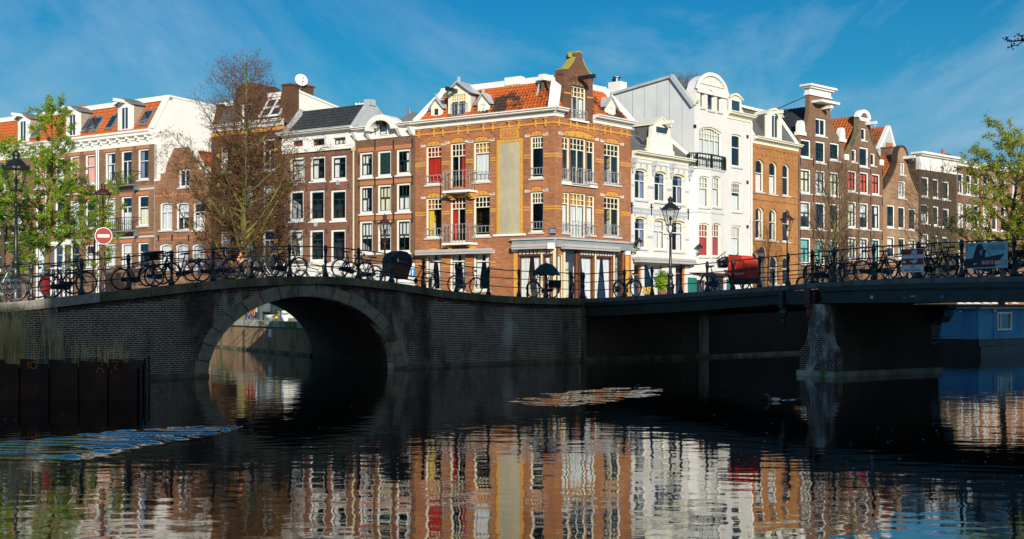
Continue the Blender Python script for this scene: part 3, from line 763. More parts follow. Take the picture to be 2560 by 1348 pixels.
# abutment under its left end (faces along the bridge)
mb = MB(); FR.part('abutment', MB().box(-.3, 0, .03, 6.75, -1, zR(0) - .25), 'brick_quay')
FR.part('abutment_corner', MB().box(-.34, .04, 6.2, 6.8, -1, zR(0) - .3), 'stone_arch')
FR.part('abutment_plinth', MB().box(-.3, .09, -.03, 6.9, -1, .16), 'stone_coping')
FR.part('abutment_pillar', MB().box(-.12, .16, -.16, .03, -1, zR(0) - .175), 'stone_coping')
# brick pier with shoulders and stone consoles
s0, s1 = FR.s_(2006), FR.s_(2093)
zt = zG(sP1) - .06; m = (s0 + s1) / 2
PD = 5.
while (lambda p: CX + FPX * p.x / p.y)(FR.world(s1, PD, 0)) < 2312: PD += .05
sh = [(s0, -1), (s1, -1), (s1, .82), (s1 - .10, .92)] + [(s1 - .12 - .30 * math.sin(t), .95 + (zt - .95) * .86 * (1 - math.cos(t))) for t in [math.pi / 2 * i / 6 for i in range(1, 7)]]
sh += [(m + .24, zt), (m - .24, zt)] + [(s0 + .12 + .30 * math.sin(t), .95 + (zt - .95) * .86 * (1 - math.cos(t))) for t in [math.pi / 2 * i / 6 for i in range(6, 0, -1)]] + [(s0 + .10, .92), (s0, .82)]
FR.part('pier', MB().prism(sh, -.12, .25), 'brick_pier')
FR.part('pier_body', MB().box(s0 + .02, s1 - .02, .25, PD, -1, .9).box(s0 + .3, s1 - .3, .25, PD, .9, zt), 'brick_quay')
FR.part('pier_plinth', MB().box(s0 - .07, s1 + .07, -.2, PD + .1, -1, .17), 'stone_quay')
def console(px, y=-.02, yr=-.16, z_off=0., dark='steel_bridge'):
    s = FR.off(px, y) if px else 0; z = zG(s) - .02 + z_off
    o = FR.part('console', MB().box(s - .16, s + .16, y - .22, y + .2, z - .02, z + .08).box(s - .12, s + .12, y - .17, y + .2, z - .12, z - .022).lathe([(.03, -.72), (.08, -.70), (.10, -.62), (.06, -.56), (.05, -.52), (.12, -.47), (.15, -.32), (.12, -.2), (.15, -.16), (.17, -.122)], 8, (s, y - .03, z)), dark)
    FR.part('pilaster', MB().box(s - .1, s + .1, -.19, -.12, z + .085, zR(s) - .18), dark); return o
M('steel_rosy', (.14, .05, .045), .7, .5, 6, dirt=(.02, .03, .03), dscale=3)
console(1960); console(2027, dark='steel_rosy')
for s in (s1 - .2, ):                            # far-side bracket seen against the boat
    z = zt; y = PD
    FR.part('console', MB().prism([(s - .5, z), (s + .55, z), (s + .55, z - .12), (s + .42, z - .2), (s + .40, z - .42), (s + .28, z - .50), (s + .2, z - .62), (s + .1, z - .55), (s + .02, z - .5), (s - .1, z - .72), (s - .14, z - 1.1), (s - .1, z - 1.14), (s - .1, z - 1.2), (s - .16, z - 1.22), (s - .1, z - 1.3), (s - .5, z - 1.4)], y, y + .5), 'steel_bridge')
# stickers and scraps of paint on the girder
def sticker(px, py, w_, h, mat, label, name='sticker', rnd=False):
    s, z = FR.p(px, py); o_ = [(w_ / 2 * math.cos(2 * math.pi * i / 12), h / 2 * math.sin(2 * math.pi * i / 12)) for i in range(12)] if rnd else [(-w_ / 2, -h / 2), (w_ / 2, -h / 2), (w_ / 2 * .9, h / 2), (-w_ / 2, h / 2 * .9)]
    o = FR.put(name, MB().prism(o_, 0, .004), mat, s, -.026, z, label=label); return o
sticker(2181, 743, .1, .1, 'sticker_pale', 'pale square sticker'); sticker(2357, 742, .11, .11, 'sign_blue', 'round blue sticker', rnd=True)
sticker(2283, 741, .2, .05, 'cur_teal', 'scrap of teal paint', 'paint_mark'); sticker(2262, 744, .06, .04, 'cur_teal', 'scrap of teal paint', 'paint_mark'); sticker(2293, 743, .05, .04, 'sign_red', 'small red paint dab', 'paint_mark')
# ---------------------------------------------------------------- left row of houses (seen left to right)
# --- white-corniced terrace with orange mansard roof: three houses
TA = [(245, 385), (118, 245), (-45, 118)]
GA = 'terrace houses with orange mansard roofs'
LA = ['brown brick terrace house with black balconies and bare white end wall', 'terrace house behind the lime green tree, pink curtain on its second floor', 'leftmost terrace house behind the nearest street lantern']
A1 = Fac(None, onL(245), onL(385), GZ)
def a1z(px, y): return A1.z(y, A1.s_(px))
zc0, zc1 = a1z(380, 361), a1z(380, 324); SB_A = 1.4
zrid = A1.po(426, 252, SB_A)[1]
rows = [(a1z(357, 450), a1z(357, 372)), (a1z(357, 565), a1z(357, 488)), (a1z(357, 668), a1z(357, 606))]
for i, (xa, xb) in enumerate(TA):
    F = house('terrace_house', LA[i], onL(xa), onL(xb), GZ, group=GA); L = F.L
    if i == 0: cols = [(262, 288), (302, 329), (344, 371)]
    elif i == 1: cols = [(137, 160), (174, 198), (212, 237)]
    else: cols = [(-8, 14), (32, 55), (88, 111)]
    curt = {(0, 0): ('left', 'white'), (0, 2): ('left', 'blue'), (1, 0): ('full', 'white'), (1, 1): ('half', 'white'), (1, 2): ('half', 'cream'), (2, 0): ('full', 'white'), (2, 1): ('full', 'white')} if i == 0 else {(0, 2): ('full', 'pink'), (1, 1): ('full', 'white'), (2, 2): ('half', 'white'), (0, 0): ('half', 'white'), (0, 1): ('full', 'pink')}
    for r, (z0, z1) in enumerate(rows):
        for c, (a, b) in enumerate(cols):
            s0, s1 = F.s_(a), F.s_(b); door = i == 0 and c == 1 and r < 2
            if i == 2 and r == 2 and c == 2: continue
            win(F, s0, s1, z0 - (.35 if door else 0), z1, local=True, t=.62 if not door else .72, nl=2 if door or r == 2 and i == 0 and c == 1 else 1, cur=curt.get((r, c)), fw=.12, sill=not door)
    if i == 2: win(F, F.s_(87), F.s_(112), .25, rows[2][1] + .1, local=True, t=.8, nl=1, arch=.12, fw=.14, sill=False, glass='cur_white' if False else 'glass', cur=('full', 'white'), name='door')
    wall(F, [(0, 0), (L, 0), (L, zc0), (0, zc0)], 'brick_terrace')
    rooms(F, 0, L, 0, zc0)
    body(F, 0, L, 0, zc0, 9, 'plaster_white')
    hs = F.holes[:3]
    for h in F.holes:                                            # flat brick arch over each opening
        F.part('lintel', MB().box(h[0][0] - .12, h[1][0] + .12, -.015, -.002, h[2][1] + .002, h[2][1] + .24), 'brick_arch')
    for k, zz in enumerate((rows[0][1] + .45, rows[0][0] - .55, rows[1][1] + .38, rows[1][0] - .55, rows[2][1] + .35)):
        F.part('brick_band', MB().box(.0, L, -.012, -.001, zz, zz + .13), 'brick_arch' if k % 2 else 'stone_sill')
    cornice(F, 0, L, zc0, zc1, .55, ends=(0, .0))
    for k in range(6): 
        x = L * (k + .5) / 6; F.part('bracket', MB().box(x - .07, x + .07, -.42, -.075, zc0 + (zc1 - zc0) * .48, zc0 + (zc1 - zc0) * .62).box(x - .06, x + .06, -.22, -.075, zc0 + (zc1 - zc0) * .3, zc0 + (zc1 - zc0) * .479), 'paint_white')
    F.part('drainpipe', MB().tube([(.12 if i == 0 else L - .1, -.06, .2), (.12 if i == 0 else L - .1, -.06, zc0 + .1)], .05, 6), 'paint_white')
    sa, sb = 0, L
    tiles(F, (0, -.05, zc1 - .02), (L - (.45 if i == 0 else 0), -.05, zc1 - .02), (L - (.45 if i == 0 else 0), SB_A, zrid), (0, SB_A, zrid), 'tile_clean')
    F.part('roof_edge', MB().box(0, L, SB_A - .12, SB_A + .3, zrid + .06, zrid + .42), 'paint_white')
    F.part('flat_roof', MB().box(.03, L - .03, SB_A + .31, 8.96, zc1, zrid + .08), 'roof_felt')
    # white dormer and skylights
    dpx = [(296, 333), (166, 201), (46, 74)][i]
    s0, s1 = F.off(dpx[0], .1), F.off(dpx[1], .1)
    zd = zc1 + (zrid - zc1) * .96
    dormer(F, s0, s1, zc1 - .02, zd, .05, 2.0, 'gable', top='lead_dark', cheek='wood_grey', rise=.32, over=.2)
    m = (s0 + s1) / 2
    win(F, m - .42, m + .42, zc1 + .2, zd - .25, local=True, front=.05, glass='glass_dark', t=0, nl=2, fw=.07)
    hoist(F, m, zd + .16, .0, 1.0)
    for px in ([(220, 258), (270, 296), (352, 384)] if i == 0 else [(205, 240)] if i == 1 else [(80, 110)]):
        a, b = F.off(px[0] + 4, .6), F.off(px[1] - 4, .6)
        q = lambda s, v, o: (s, -.05 + (SB_A + .05) * v - .9 * o, zc1 + (zrid - zc1) * v + .35 * o)
        v0, v1 = .16, .72
        sk = MB().hexa([q(a, v0, .02), q(b, v0, .02), q(b, v0, .16), q(a, v0, .16), q(a, v1, .02), q(b, v1, .02), q(b, v1, .16), q(a, v1, .16)])
        o = F.part('skylight', sk, 'lead_dark')
        e = .10; part('pane', MB().hexa([q(a + e, v0 + .08, .161), q(b - e, v0 + .08, .161), q(b - e, v0 + .08, .17), q(a + e, v0 + .08, .17), q(a + e, v1 - .06, .161), q(b - e, v1 - .06, .161), q(b - e, v1 - .06, .17), q(a + e, v1 - .06, .17)]), 'glass_dark', o)
    if i == 0:
        # bare white end wall, above the small gabled house
        F.part('end_wall', MB().add([(L, 0, 0), (L, 0, zc1), (L, SB_A, zrid + .42), (L, 9, zrid + .1), (L, 9, 0), (L - .42, 0, zc0), (L - .42, -.06, zc1), (L - .42, SB_A, zrid + .42), (L + .004, 0, 0)],
               [(0, 1, 2, 3, 4), (1, 6, 7, 2)]), 'plaster_white')
        F.part('verge', MB().bar((L - .2, -.12, zc1 + .06), (L - .2, SB_A, zrid + .40), .5, .16), 'paint_white'); F.part('verge', MB().bar((L - .2, SB_A, zrid + .36), (L - .2, 9, zrid + .08), .5, .14), 'paint_white')
        for r in (0, 1):                                         # balconies
            a, b = F.off(279, -.6), F.off(336, -.6); z = rows[r][0] - .42
            o = F.part('balcony', MB().box(a + .1, b - .1, -.72, 0, z, z + .1).box(a + .15, a + .28, -.45, 0, z - .3, z).box(b - .28, b - .15, -.45, 0, z - .3, z), 'lead_dark')
            part('balcony_rail', fence_rail(F, a + .02, b - .02, z + .12, z + 1.05, -.7, 11, 'iron_black').data and MB().box(a + .02, a + .05, -.7, 0, z + 1.0, z + 1.05).box(b - .05, b - .02, -.7, 0, z + 1.0, z + 1.05), 'iron_black', o)
        F.part('stone_plinth', MB().box(0, L, -.06, -.002, 0, .9), 'stone_sandy')
        s = F.off(200 + 60, 3)
    else: F.part('stone_plinth', MB().box(0, L, -.06, -.002, 0, .7), 'stone_sandy')
    if i == 1:
        a, b = F.s_(137), F.s_(199)                              # white bay window on the ground floor
        o = F.part('bay', MB().box(a - .05, b + .05, -.7, 0, .0, .75).box(a - .08, b + .08, -.75, 0, rows[2][1] + .05, rows[2][1] + .3), 'paint_white')
        for k in range(3):
            p, q = a + (b - a) * k / 3, a + (b - a) * (k + 1) / 3
            win(F, p, q, .75, rows[2][1] + .05, local=True, front=-.65, t=.62, nl=2, fw=.07, glass='glass', cur=('half', 'white') if k == 0 else None)
    if i < 2:                                                    # chimney on the flat roof
        s = F.off(205, 4.) if i == 1 else L * .2
        if i == 1:
            z = zrid + .36; o = F.part('chimney', MB().box(s - .7, s + .7, 3.6, 4.4, z, z + .42).box(s - .78, s + .78, 3.52, 4.48, z + .42, z + .5), 'brick_terrace')
            for k in range(5): part('chimney_pot', MB().lathe([(.11, 0), (.10, .3), (.12, .32), (.12, .36)], 8, (s - .56 + .28 * k, 4, z + .5)), 'clay_pot', o)
# --- small gabled house
B = house('gabled_house', 'small brick house with white edged stepped bell gable', onL(387), onL(526), GZ); L = B.L
for (a, b) in ((399, 430), (440, 472), (482, 512)): win(B, a, b, 505, 576, t=.66, nl=2, cur=('half' if a > 480 else 'full', 'white') if a != 440 else ('top', 'white'), fw=.11, arch=.08)
for (a, b) in ((398, 429), (438, 470), (479, 511)): win(B, a, b, 609, 674, t=.62, nl=2, cur=('full', 'white'), fw=.11, arch=.1)
win(B, 446, 475, 422, 469, t=0, nl=2, fw=.13)
P = B.p; zA = lambda y: B.z(y, B.s_(455))
gm = B.s_(455); hw = L / 2 - .02
ol = [(0, 0), (L, 0), (L, zA(445)), (gm + hw * .86, zA(445)), (gm + hw * .86, zA(426)), (gm + hw * .66, zA(426)), (gm + hw * .6, zA(410)), (gm + hw * .42, zA(385)), (gm + hw * .30, zA(367)), (gm - hw * .30, zA(367)), (gm - hw * .42, zA(385)), (gm - hw * .6, zA(410)), (gm - hw * .64, zA(428)), (gm - hw * .82, zA(428)), (gm - hw * .82, zA(446)), (0, zA(446))]
wall(B, ol, 'brick_small', .35)
rooms(B, 0, L, 0, zA(470)); body(B, 0, L, 0, zA(450), 9, 'plaster_white')
ed = MB(); tp = ol[2:] 
for p, q in zip(tp, tp[1:]): ed.bar((p[0], .15, p[1] + .02), (q[0], .15, q[1] + .02), .16 if abs(p[1] - q[1]) > .01 else .42, .42 if abs(p[1] - q[1]) > .01 else .16, up=(0, 0, 1) if abs(p[1] - q[1]) < .01 else (0, 1, 0))
B.part('gable_edge', ed, 'paint_white')
tiles(B, (L - .05, .5, zA(446)), (L - .05, 8, zA(446)), (gm, 8, zA(372)), (gm, .5, zA(372)), 'tile_orange')
tiles(B, (.05, 8, zA(446)), (.05, .5, zA(446)), (gm, .5, zA(372)), (gm, 8, zA(372)), 'tile_orange')
for y in (598, 488):
    z = zA(y); B.part('brick_band', MB().box(0, L, -.012, -.001, z, z + .14), 'brick_arch')
for px in (397, 431, 472, 515):
    s, z = B.p(px, 595); B.part('wall_anchor', MB().box(s - .06, s + .06, -.05, -.001, z - .2, z + .2), 'iron_black')
# --- tall dark house behind the brown tree
C = house('tall_house', 'tall dark brown brick house with rounded brick top and white glazed roof light', onL(528), onL(711), GZ); L = C.L
for (x0, x1, y0, y1, c) in ((551, 578, 364, 434, 'left'), (601, 632, 356, 430, None), (656, 687, 347, 427, None), (554, 577, 467, 543, None), (604, 631, 464, 541, 'full'), (657, 687, 464, 540, 'top'), (551, 577, 578, 645, 'full'), (604, 631, 577, 648, None), (656, 686, 574, 648, None)):
    win(C, x0, x1, y0, y1, t=.66, nl=2, cur=(c, 'white') if c else None, fw=.11)
zt = C.p(620, 322)[1]
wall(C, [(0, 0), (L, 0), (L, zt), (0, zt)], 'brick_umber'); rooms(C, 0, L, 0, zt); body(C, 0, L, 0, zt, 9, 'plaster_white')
cornice(C, 0, L - .05, C.p(620, 322)[1], C.p(620, 306)[1], .4)
z0c = C.p(620, 306)[1]
C.part('yellow_band', MB().box(0, L, -.02, -.001, C.p(620, 333)[1], C.p(620, 324)[1]), 'brick_yellow')
for px, py in ((546, 462), (590, 458), (546, 390), (690, 375), (690, 450), (543, 610), (587, 606), (640, 600), (690, 603), (645, 380)):
    s, z = C.p(px, py); C.part('yellow_block', MB().box(s - .14, s + .14, -.03, -.001, z - .12, z + .12), 'brick_yellow')
a, b = C.s_(587), C.s_(650); zz0, zz1 = z0c, C.p(618, 222)[1]; r = (b - a) / 2
C.holes = []
win(C, 603, 629, 258, 312, t=0, nl=1, fw=.11, sill=False)
rt = C.p(618, 206)[1]
C.part('brick_top', MB().prism([(a, zz0 - .4), (b, zz0 - .4), (b, zz1 - .2)] + [(b + (a - b) * k / 8, zz1 - .2 + (rt - zz1 + .2) * math.sin(math.pi * k / 8) ** .6) for k in range(1, 8)] + [(a, zz1 - .2)], -.02, 2.2, holes=C.holes, reveal=.24), 'brick_umber')
zr = C.po(720, 240, .9)[1]
for sg, (p, q, h) in enumerate(((0, a, 268), (b, L, 240))):       # roof slopes on either side
    zq = C.po(720 if sg else 560, h, .9)[1]
    C.part('roof_slope', MB().hexa([(p, .0, z0c), (q, .0, z0c), (q, 3, z0c), (p, 3, z0c), (p, .9, zq), (q, .9, zq), (q, 3, zq), (p, 3, zq)]), 'slate')
    C.part('roof_edge', MB().box(p, q, .7, 1.1, zq, zq + .3), 'paint_white')
s0, s1 = C.off(664, .5), C.off(713, .5)
q = lambda s, v, o: (s, .0 + .9 * v - .06 - o, z0c + .25 + (zr - z0c - .35) * v)
lm = MB(); n = 2
for k in range(3): x = s0 + (s1 - s0) * k / 2; lm.bar(q(x, 0, .03), q(x, 1, .03), .13, .1)
for v in (0, .5, 1): lm.bar(q(s0, v, .03), q(s1, v, .03), .12, .12)
o = C.part('roof_light', lm, 'paint_white')
for i in range(2):
    for j in range(2):
        xa, xb = s0 + (s1 - s0) * i / 2, s0 + (s1 - s0) * (i + 1) / 2
        part('pane', MB().hexa([q(xa, j * .5, 0), q(xb, j * .5, 0), q(xb, j * .5, .015), q(xa, j * .5, .015), q(xa, j * .5 + .5, 0), q(xb, j * .5 + .5, 0), q(xb, j * .5 + .5, .015), q(xa, j * .5 + .5, .015)]), 'glass_dark', o)
for px, t_, w_ in ((536, 268, .5), (723, 214, .75)):
    s = (.28 if px < 600 else L - .3); zq = C.po(px, t_, .6)[1]
    C.part('brick_pier', MB().hexa([(s - w_ / 2, -.05, z0c - .3), (s + w_ / 2, -.05, z0c - .3), (s + w_ / 2, 1.3, z0c - .3), (s - w_ / 2, 1.3, z0c - .3), (s - w_ / 2, .5, zq), (s + w_ / 2, .5, zq), (s + w_ / 2, 1.3, zq), (s - w_ / 2, 1.3, zq)]).box(s - w_ / 2 - .06, s + w_ / 2 + .06, .44, 1.36, zq, zq + .12), 'brick_umber')
zb = C.po(854, 276, 6.2)[1]; zf = C.po(735, 226, .9)[1]
C.part('end_wall', MB().hexa([(L - .25, .55, zt - 3), (L + .004, .55, zt - 3), (L + .004, 9, zt - 3), (L - .25, 9, zt - 3), (L - .25, .9, zf), (L + .004, .9, zf), (L + .004, 9, zb - .6), (L - .25, 9, zb - .6)]), 'plaster_white')
C.part('end_coping', MB().hexa([(L - .4, .9, zf), (L + .07, .9, zf), (L + .07, 9, zb - .6), (L - .4, 9, zb - .6), (L - .4, .9, zf + .14), (L + .07, .9, zf + .14), (L + .07, 9, zb - .46), (L - .4, 9, zb - .46)]), 'paint_white')
C.part('flat_roof', MB().box(0, L - .4, 3, 9, zt, zr - .6), 'roof_felt')
s, y = L - .35, 2.2; z = C.po(760, 237, 2.2)[1]
o = C.part('chimney', MB().box(s - .35, s + .35, y - .6, y + .6, z - .6, z + .5).box(s - .42, s + .42, y - .68, y + .68, z + .5, z + .62), 'brick_umber')
for k in range(4): part('chimney_pot', MB().lathe([(.08, 0), (.07, .28), (.09, .3)], 7, (s, y - .42 + .28 * k, z + .62)), 'clay_pot', o)
z2 = C.po(752, 202, 1.6)[1]; sd = C.off(752, 1.6)
dish = thing('satellite_dish', 'white satellite dish beside the chimney of the dark brown house', 'satellite dish', C.world(sd, 1.6, z2))
dish.rotation_euler = (R(72), 0, R(28))
part('bowl', MB().lathe([(.02, 0), (.25, .03), (.42, .11), (.44, .12), (.42, .1), (.02, -.02)], 14), 'paint_white', dish)
part('feed_arm', MB().bar((0, -.4, .08), (0, -.05, .55), .04).box(-.05, .05, -.1, 0, .5, .62), 'zinc', dish)
part('mast', MB().bar((0, 0, -.02), (-.1, -.75, -.25), .05), 'zinc', dish)
# --- plum brick house with black tiled roof
E_ = house('plum_house', 'red brown brick house under a black tiled roof with low white attic', onL(711), onL(887), GZ); F = E_; L = F.L
kw = dict(bar='paint_green', fw=.15, t=.72, sill='paint_white', sill_out=.05)
for (x0, x1, y0, y1, c) in ((724, 761, 393, 454, ('full', 'white')), (775, 813, 390, 453, ('left', 'white')), (827, 866, 388, 451, ('left', 'white')), (723, 759, 476, 553, None), (773, 811, 475, 553, None), (826, 865, 474, 552, None), (722, 757, 574, 647, ('tier', 'white')), (773, 810, 574, 655, None), (826, 864, 573, 655, None)):
    win(F, x0, x1, y0, y1, cur=c, **kw)
zf0, zf1 = F.p(800, 374)[1], F.p(800, 341)[1]; zct = F.p(800, 327)[1]
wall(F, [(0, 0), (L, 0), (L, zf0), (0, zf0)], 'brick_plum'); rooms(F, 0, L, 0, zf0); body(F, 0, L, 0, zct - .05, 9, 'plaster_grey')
F.holes = []
for (x0, x1, y0, y1, c) in ((731, 761, 351, 367, ('full', 'red')), (780, 812, 347, 365, None), (833, 866, 344, 362, ('full', 'white'))):
    win(F, x0, x1, y0, y1, bar='paint_green', fw=.04, t=0, nl=3 if c is None else 3, cur=c, sill=False)
F.part('attic_wall', MB().prism([(0, zf0), (L, zf0), (L, zf1), (0, zf1)], -.05, .3, holes=F.holes, reveal=.24), 'paint_white')
for px in (715, 768, 823, 875): 
    s = F.s_(px); F.part('pilaster', MB().box(s - .3, s + .3, -.10, -.052, zf0 + .1, zf1 - .002), 'paint_white')
F.part('attic_sill', MB().box(-.05, L + .05, -.16, -.052, zf0 - .12, zf0 + .06), 'paint_white')
cornice(F, -.1, L + .05, zf1, zct, .62, ends=(.2, .1))
F.part('gutter', MB().box(-.15, L + .05, -.66, -.3, zct, zct + .05), 'zinc')
RS = 1.5
rz = F.po(800, 279, RS)[1]; 
tiles(F, (.35, -.1, zct), (L - .1, -.1, zct), (L - .1, RS, rz), (.35, RS, rz), 'tile_black', .25, .3)
tiles(F, (L, 4.5, zct), (.1, 4.5, zct), (.1, RS, rz), (L, RS, rz), 'tile_black', .4, .5)
F.part('ridge', MB().tube([(0, RS, rz + .04), (L, RS, rz + .04)], .11, 6), 'tile_black')
for s in (.15, L):
    F.part('verge', MB().prism([(-.15, zct), (4.5, zct), (RS + .15, rz + .2), (RS - .15, rz + .2)], s - .14, s + .10), 'plaster_grey', ) if False else F.part('verge', MB().hexa([(s - .14, -.2, zct), (s + .12, -.2, zct), (s + .12, 4.4, zct), (s - .14, 4.4, zct), (s - .14, RS - .2, rz + .22), (s + .12, RS - .2, rz + .22), (s + .12, RS + .25, rz + .22), (s - .14, RS + .25, rz + .22)]), 'plaster_grey')
F.part('verge_cap', MB().bar((L - .01, -.25, zct + .03), (L - .01, RS - .15, rz + .26), .34, .08).bar((.14, -.25, zct + .03), (.14, RS - .15, rz + .26), .36, .08), 'zinc')
F.part('chimney', MB().box(L - .28, L + .2, RS - .3, RS + .3, rz, rz + .38), 'plaster_grey')
F.part('drainpipe', MB().tube([(L - .05, -.07, .5), (L - .05, -.07, zf0)], .06, 6).box(L - .16, L + .06, -.16, -.01, zf0 - .3, zf0 - .02), 'stone_sandy')
F.part('plinth', MB().box(0, L, -.05, -.002, 0, F.p(800, 659)[1]), 'plaster_white')
for px, py in ((766, 470), (817, 468), (872, 465), (766, 577), (817, 575), (872, 572)):
    s, z = F.p(px, py); F.part('wall_anchor', MB().tube([(s, -.03, z - .24), (s + .05, -.03, z - .12), (s - .05, -.03, z), (s + .05, -.03, z + .12), (s, -.03, z + .24)], .028, 5), 'iron_black')
for px, py in ((740, 460), (845, 457), (790, 561)):
    s, z = F.p(px, py); F.part('wall_vent', MB().box(s - .13, s + .13, -.06, -.001, z - .14, z + .14), 'zinc')
# --- brown house with white cornice and arched hoist opening
G_ = house('brown_house', 'brown brick house with white bracketed cornice and arched hoist opening', onL(888), onL(1037), GZ); F = G_; L = F.L
kw = dict(bar='paint_green', fw=.14, t=.55, nl=2, un=(3, 1), sill='paint_white', sill_out=.05)
for i, (x0, x1, ys) in enumerate(((898, 932, ((380, 444), (464, 535), (552, 634))), (943, 978, ((376, 442), (461, 533), (550, 632))), (990, 1026, ((372, 437), (457, 530), (548, 632))))):
    for r, (y0, y1) in enumerate(ys):
        if r == 0 and i == 1:
            w_ = win(F, x0, x1, y0, y1, bar='paint_green', fw=.14, t=0, nl=2, sill='paint_white', glass='paint_green')
            continue
        c = {(0, 0): ('tiel', 'white'), (0, 1): ('left', 'white'), (0, 2): ('top', 'white'), (1, 1): ('full', 'cream'), (1, 2): ('top', 'white'), (2, 0): ('right', 'white'), (2, 1): ('half', 'white'), (2, 2): ('top', 'white')}.get((i, r))
        win(F, x0, x1, y0, y1, cur=c, **kw)
zf0, zf1, zct = F.p(960, 346)[1], F.p(960, 330)[1], F.p(960, 314)[1]
wall(F, [(0, 0), (L, 0), (L, zf0), (0, zf0)], 'brick_brown'); rooms(F, 0, L, 0, zf0); body(F, 0, L, 0, zct - .1, 9, 'plaster_grey')
for h in F.holes: F.part('lintel', MB().box(h[0][0] - .12, h[1][0] + .12, -.012, -.001, h[2][1] + .002, h[2][1] + .26), 'brick_arch')
a, b = F.s_(928), F.s_(1002)
F.part('frieze', MB().box(0, L, -.06, .3, zf0, zf1), 'paint_white')
cornice(F, 0, a, zf1, zct, .55); cornice(F, b, L, zf1, zct, .55)
m = (a + b) / 2; rr = (b - a) / 2; zt_ = F.p(960, 292)[1]
arcp = lambda k, n, r_, h_: (m + r_ * math.cos(math.pi * k / n), zf1 + .05 + h_ * math.sin(math.pi * k / n))
F.part('arch_hood', MB().prism([arcp(k, 12, rr, zt_ - zf1) for k in range(13)] + [arcp(12 - k, 12, rr * .72, (zt_ - zf1) * .62) for k in range(13)], -.62, .4), 'paint_white')
F.part('arch_panel', MB().prism([(m - rr * .74, zf1)] + [(m + rr * .74, zf1)] + [arcp(k, 12, rr * .74, (zt_ - zf1) * .66) for k in range(13)], -.05, .35), 'paint_white')
win(F, 950, 972, 310, 339, front=-.055, t=0, nl=1, fw=.06, glass='glass_dark', bar='paint_green')
for px in (893, 926, 1003, 1032):
    s = F.s_(px); F.part('bracket', MB().prism([(-.52, zf1 + .16), (-.40, zf1 + .06), (-.22, zf1 - .02), (-.12, zf0 + .1), (-.062, zf0 + .06), (-.062, zf1 + .16)], 0, .22).v and MB().hexa([(s - .11, -.16, zf0 + .05), (s + .11, -.16, zf0 + .05), (s + .11, -.062, zf0 + .05), (s - .11, -.062, zf0 + .05), (s - .11, -.5, zf1 + .1), (s + .11, -.5, zf1 + .1), (s + .11, -.062, zf1 + .1), (s - .11, -.062, zf1 + .1)]), 'paint_white')
hoist(F, m, zf1 + .48, -.4, .5, 'iron_black')
F.part('flat_roof', MB().prism([(0.05, zct), (L - .05, zct), (L - .2, zct + .35), (L * .72, zct + .95), (L * .5, zct + .6), (.2, zct + .2)], 1.5, 8), 'lead_dark')
for px, py, k in ((898, 400, 0), (938, 362, 0), (984, 362, 0), (1031, 358, 0), (898, 460, 0), (938, 455, 0), (984, 452, 0), (1031, 450, 0), (898, 548, 0), (938, 547, 0), (984, 545, 0), (1031, 545, 0)):
    s, z = F.p(px, py); F.part('wall_anchor', MB().box(s - .025, s + .025, -.05, -.001, z - .3, z + .3), 'iron_black')
F.part('plinth', MB().box(0, L, -.05, -.002, 0, F.p(960, 660)[1]), 'plaster_white')
a, b = F.s_(918), F.s_(955)
F.part('basement_window', MB().box(a, b, -.08, -.051, .35, 1.15), 'glass_dark')
s = F.off(1024, 2.5); z = F.po(1024, 300, 2.5)[1]
F.part('flue', MB().lathe([(.14, -.7), (.14, .5), (.11, .52), (.11, .7)], 8, (s, 2.5, z)).box(s - .5, s + .4, 2.2, 3, z - .8, z - .05), 'lead_dark')
s, z = F.po(899, 262, 2.0)
an = thing('roof_aerial', 'small white aerial on the ridge of the black roof', 'aerial', F.world(s, 2.0, z))
part('mast', MB().tube([(0, 0, -.6), (0, 0, .15)], .025, 5), 'paint_white', an); part('arm', MB().box(-.25, .25, -.02, .02, .02, .06).box(-.26, -.16, -.08, .08, -.02, .1).box(.16, .26, -.08, .08, -.02, .1), 'paint_white', an)
# ---------------------------------------------------------------- the brick corner house of 1912
ZB = GZ
K1 = meet(PC, UR, 1577)
H = house('corner_house', 'orange brick corner house with 1912 tablet, blank plaster panel and rust tiled roof', onL(1038), PC, ZB, cat='corner house')
HL = H; HR = sub(H, PC, K1)
cr = dict(fr='paint_cream', sill='stone_sill', fw=.10)
AM = 'glass_amber'
def amber(F): return dict(uglass=AM, un=(4, 2), **cr)
# left front
for (x0, x1, y0, y1, c) in ((1064, 1104, 365, 462, ('full', 'red')), (1183, 1225, 354, 455, ('full', 'white')), (1325, 1358, 340, 446, None), (1064, 1104, 495, 595, ('left', 'gold')), (1183, 1225, 489, 591, None), (1325, 1358, 479, 581, None)):
    win(HL, x0, x1, y0, y1, t=.74, nl=1, cur=c, **amber(HL))
win(HL, 1125, 1164, 357, 476, t=.74, nl=2, cur=('right', 'red'), sill=False, uglass=AM, un=(4, 2), fr='paint_cream', fw=.10)
win(HL, 1125, 1164, 490, 606, t=.74, nl=2, cur=('left', 'red'), sill=False, uglass=AM, un=(4, 2), fr='paint_cream', fw=.10)
for x0, x1 in ((1064, 1103), (1124, 1163), (1183, 1225)): win(HL, x0, x1, 632, 727, t=.80, nl=1, cur=('tie', 'white'), un=(1, 1), **cr)
zk = lambda F, px, y: F.z(y, F.s_(px))
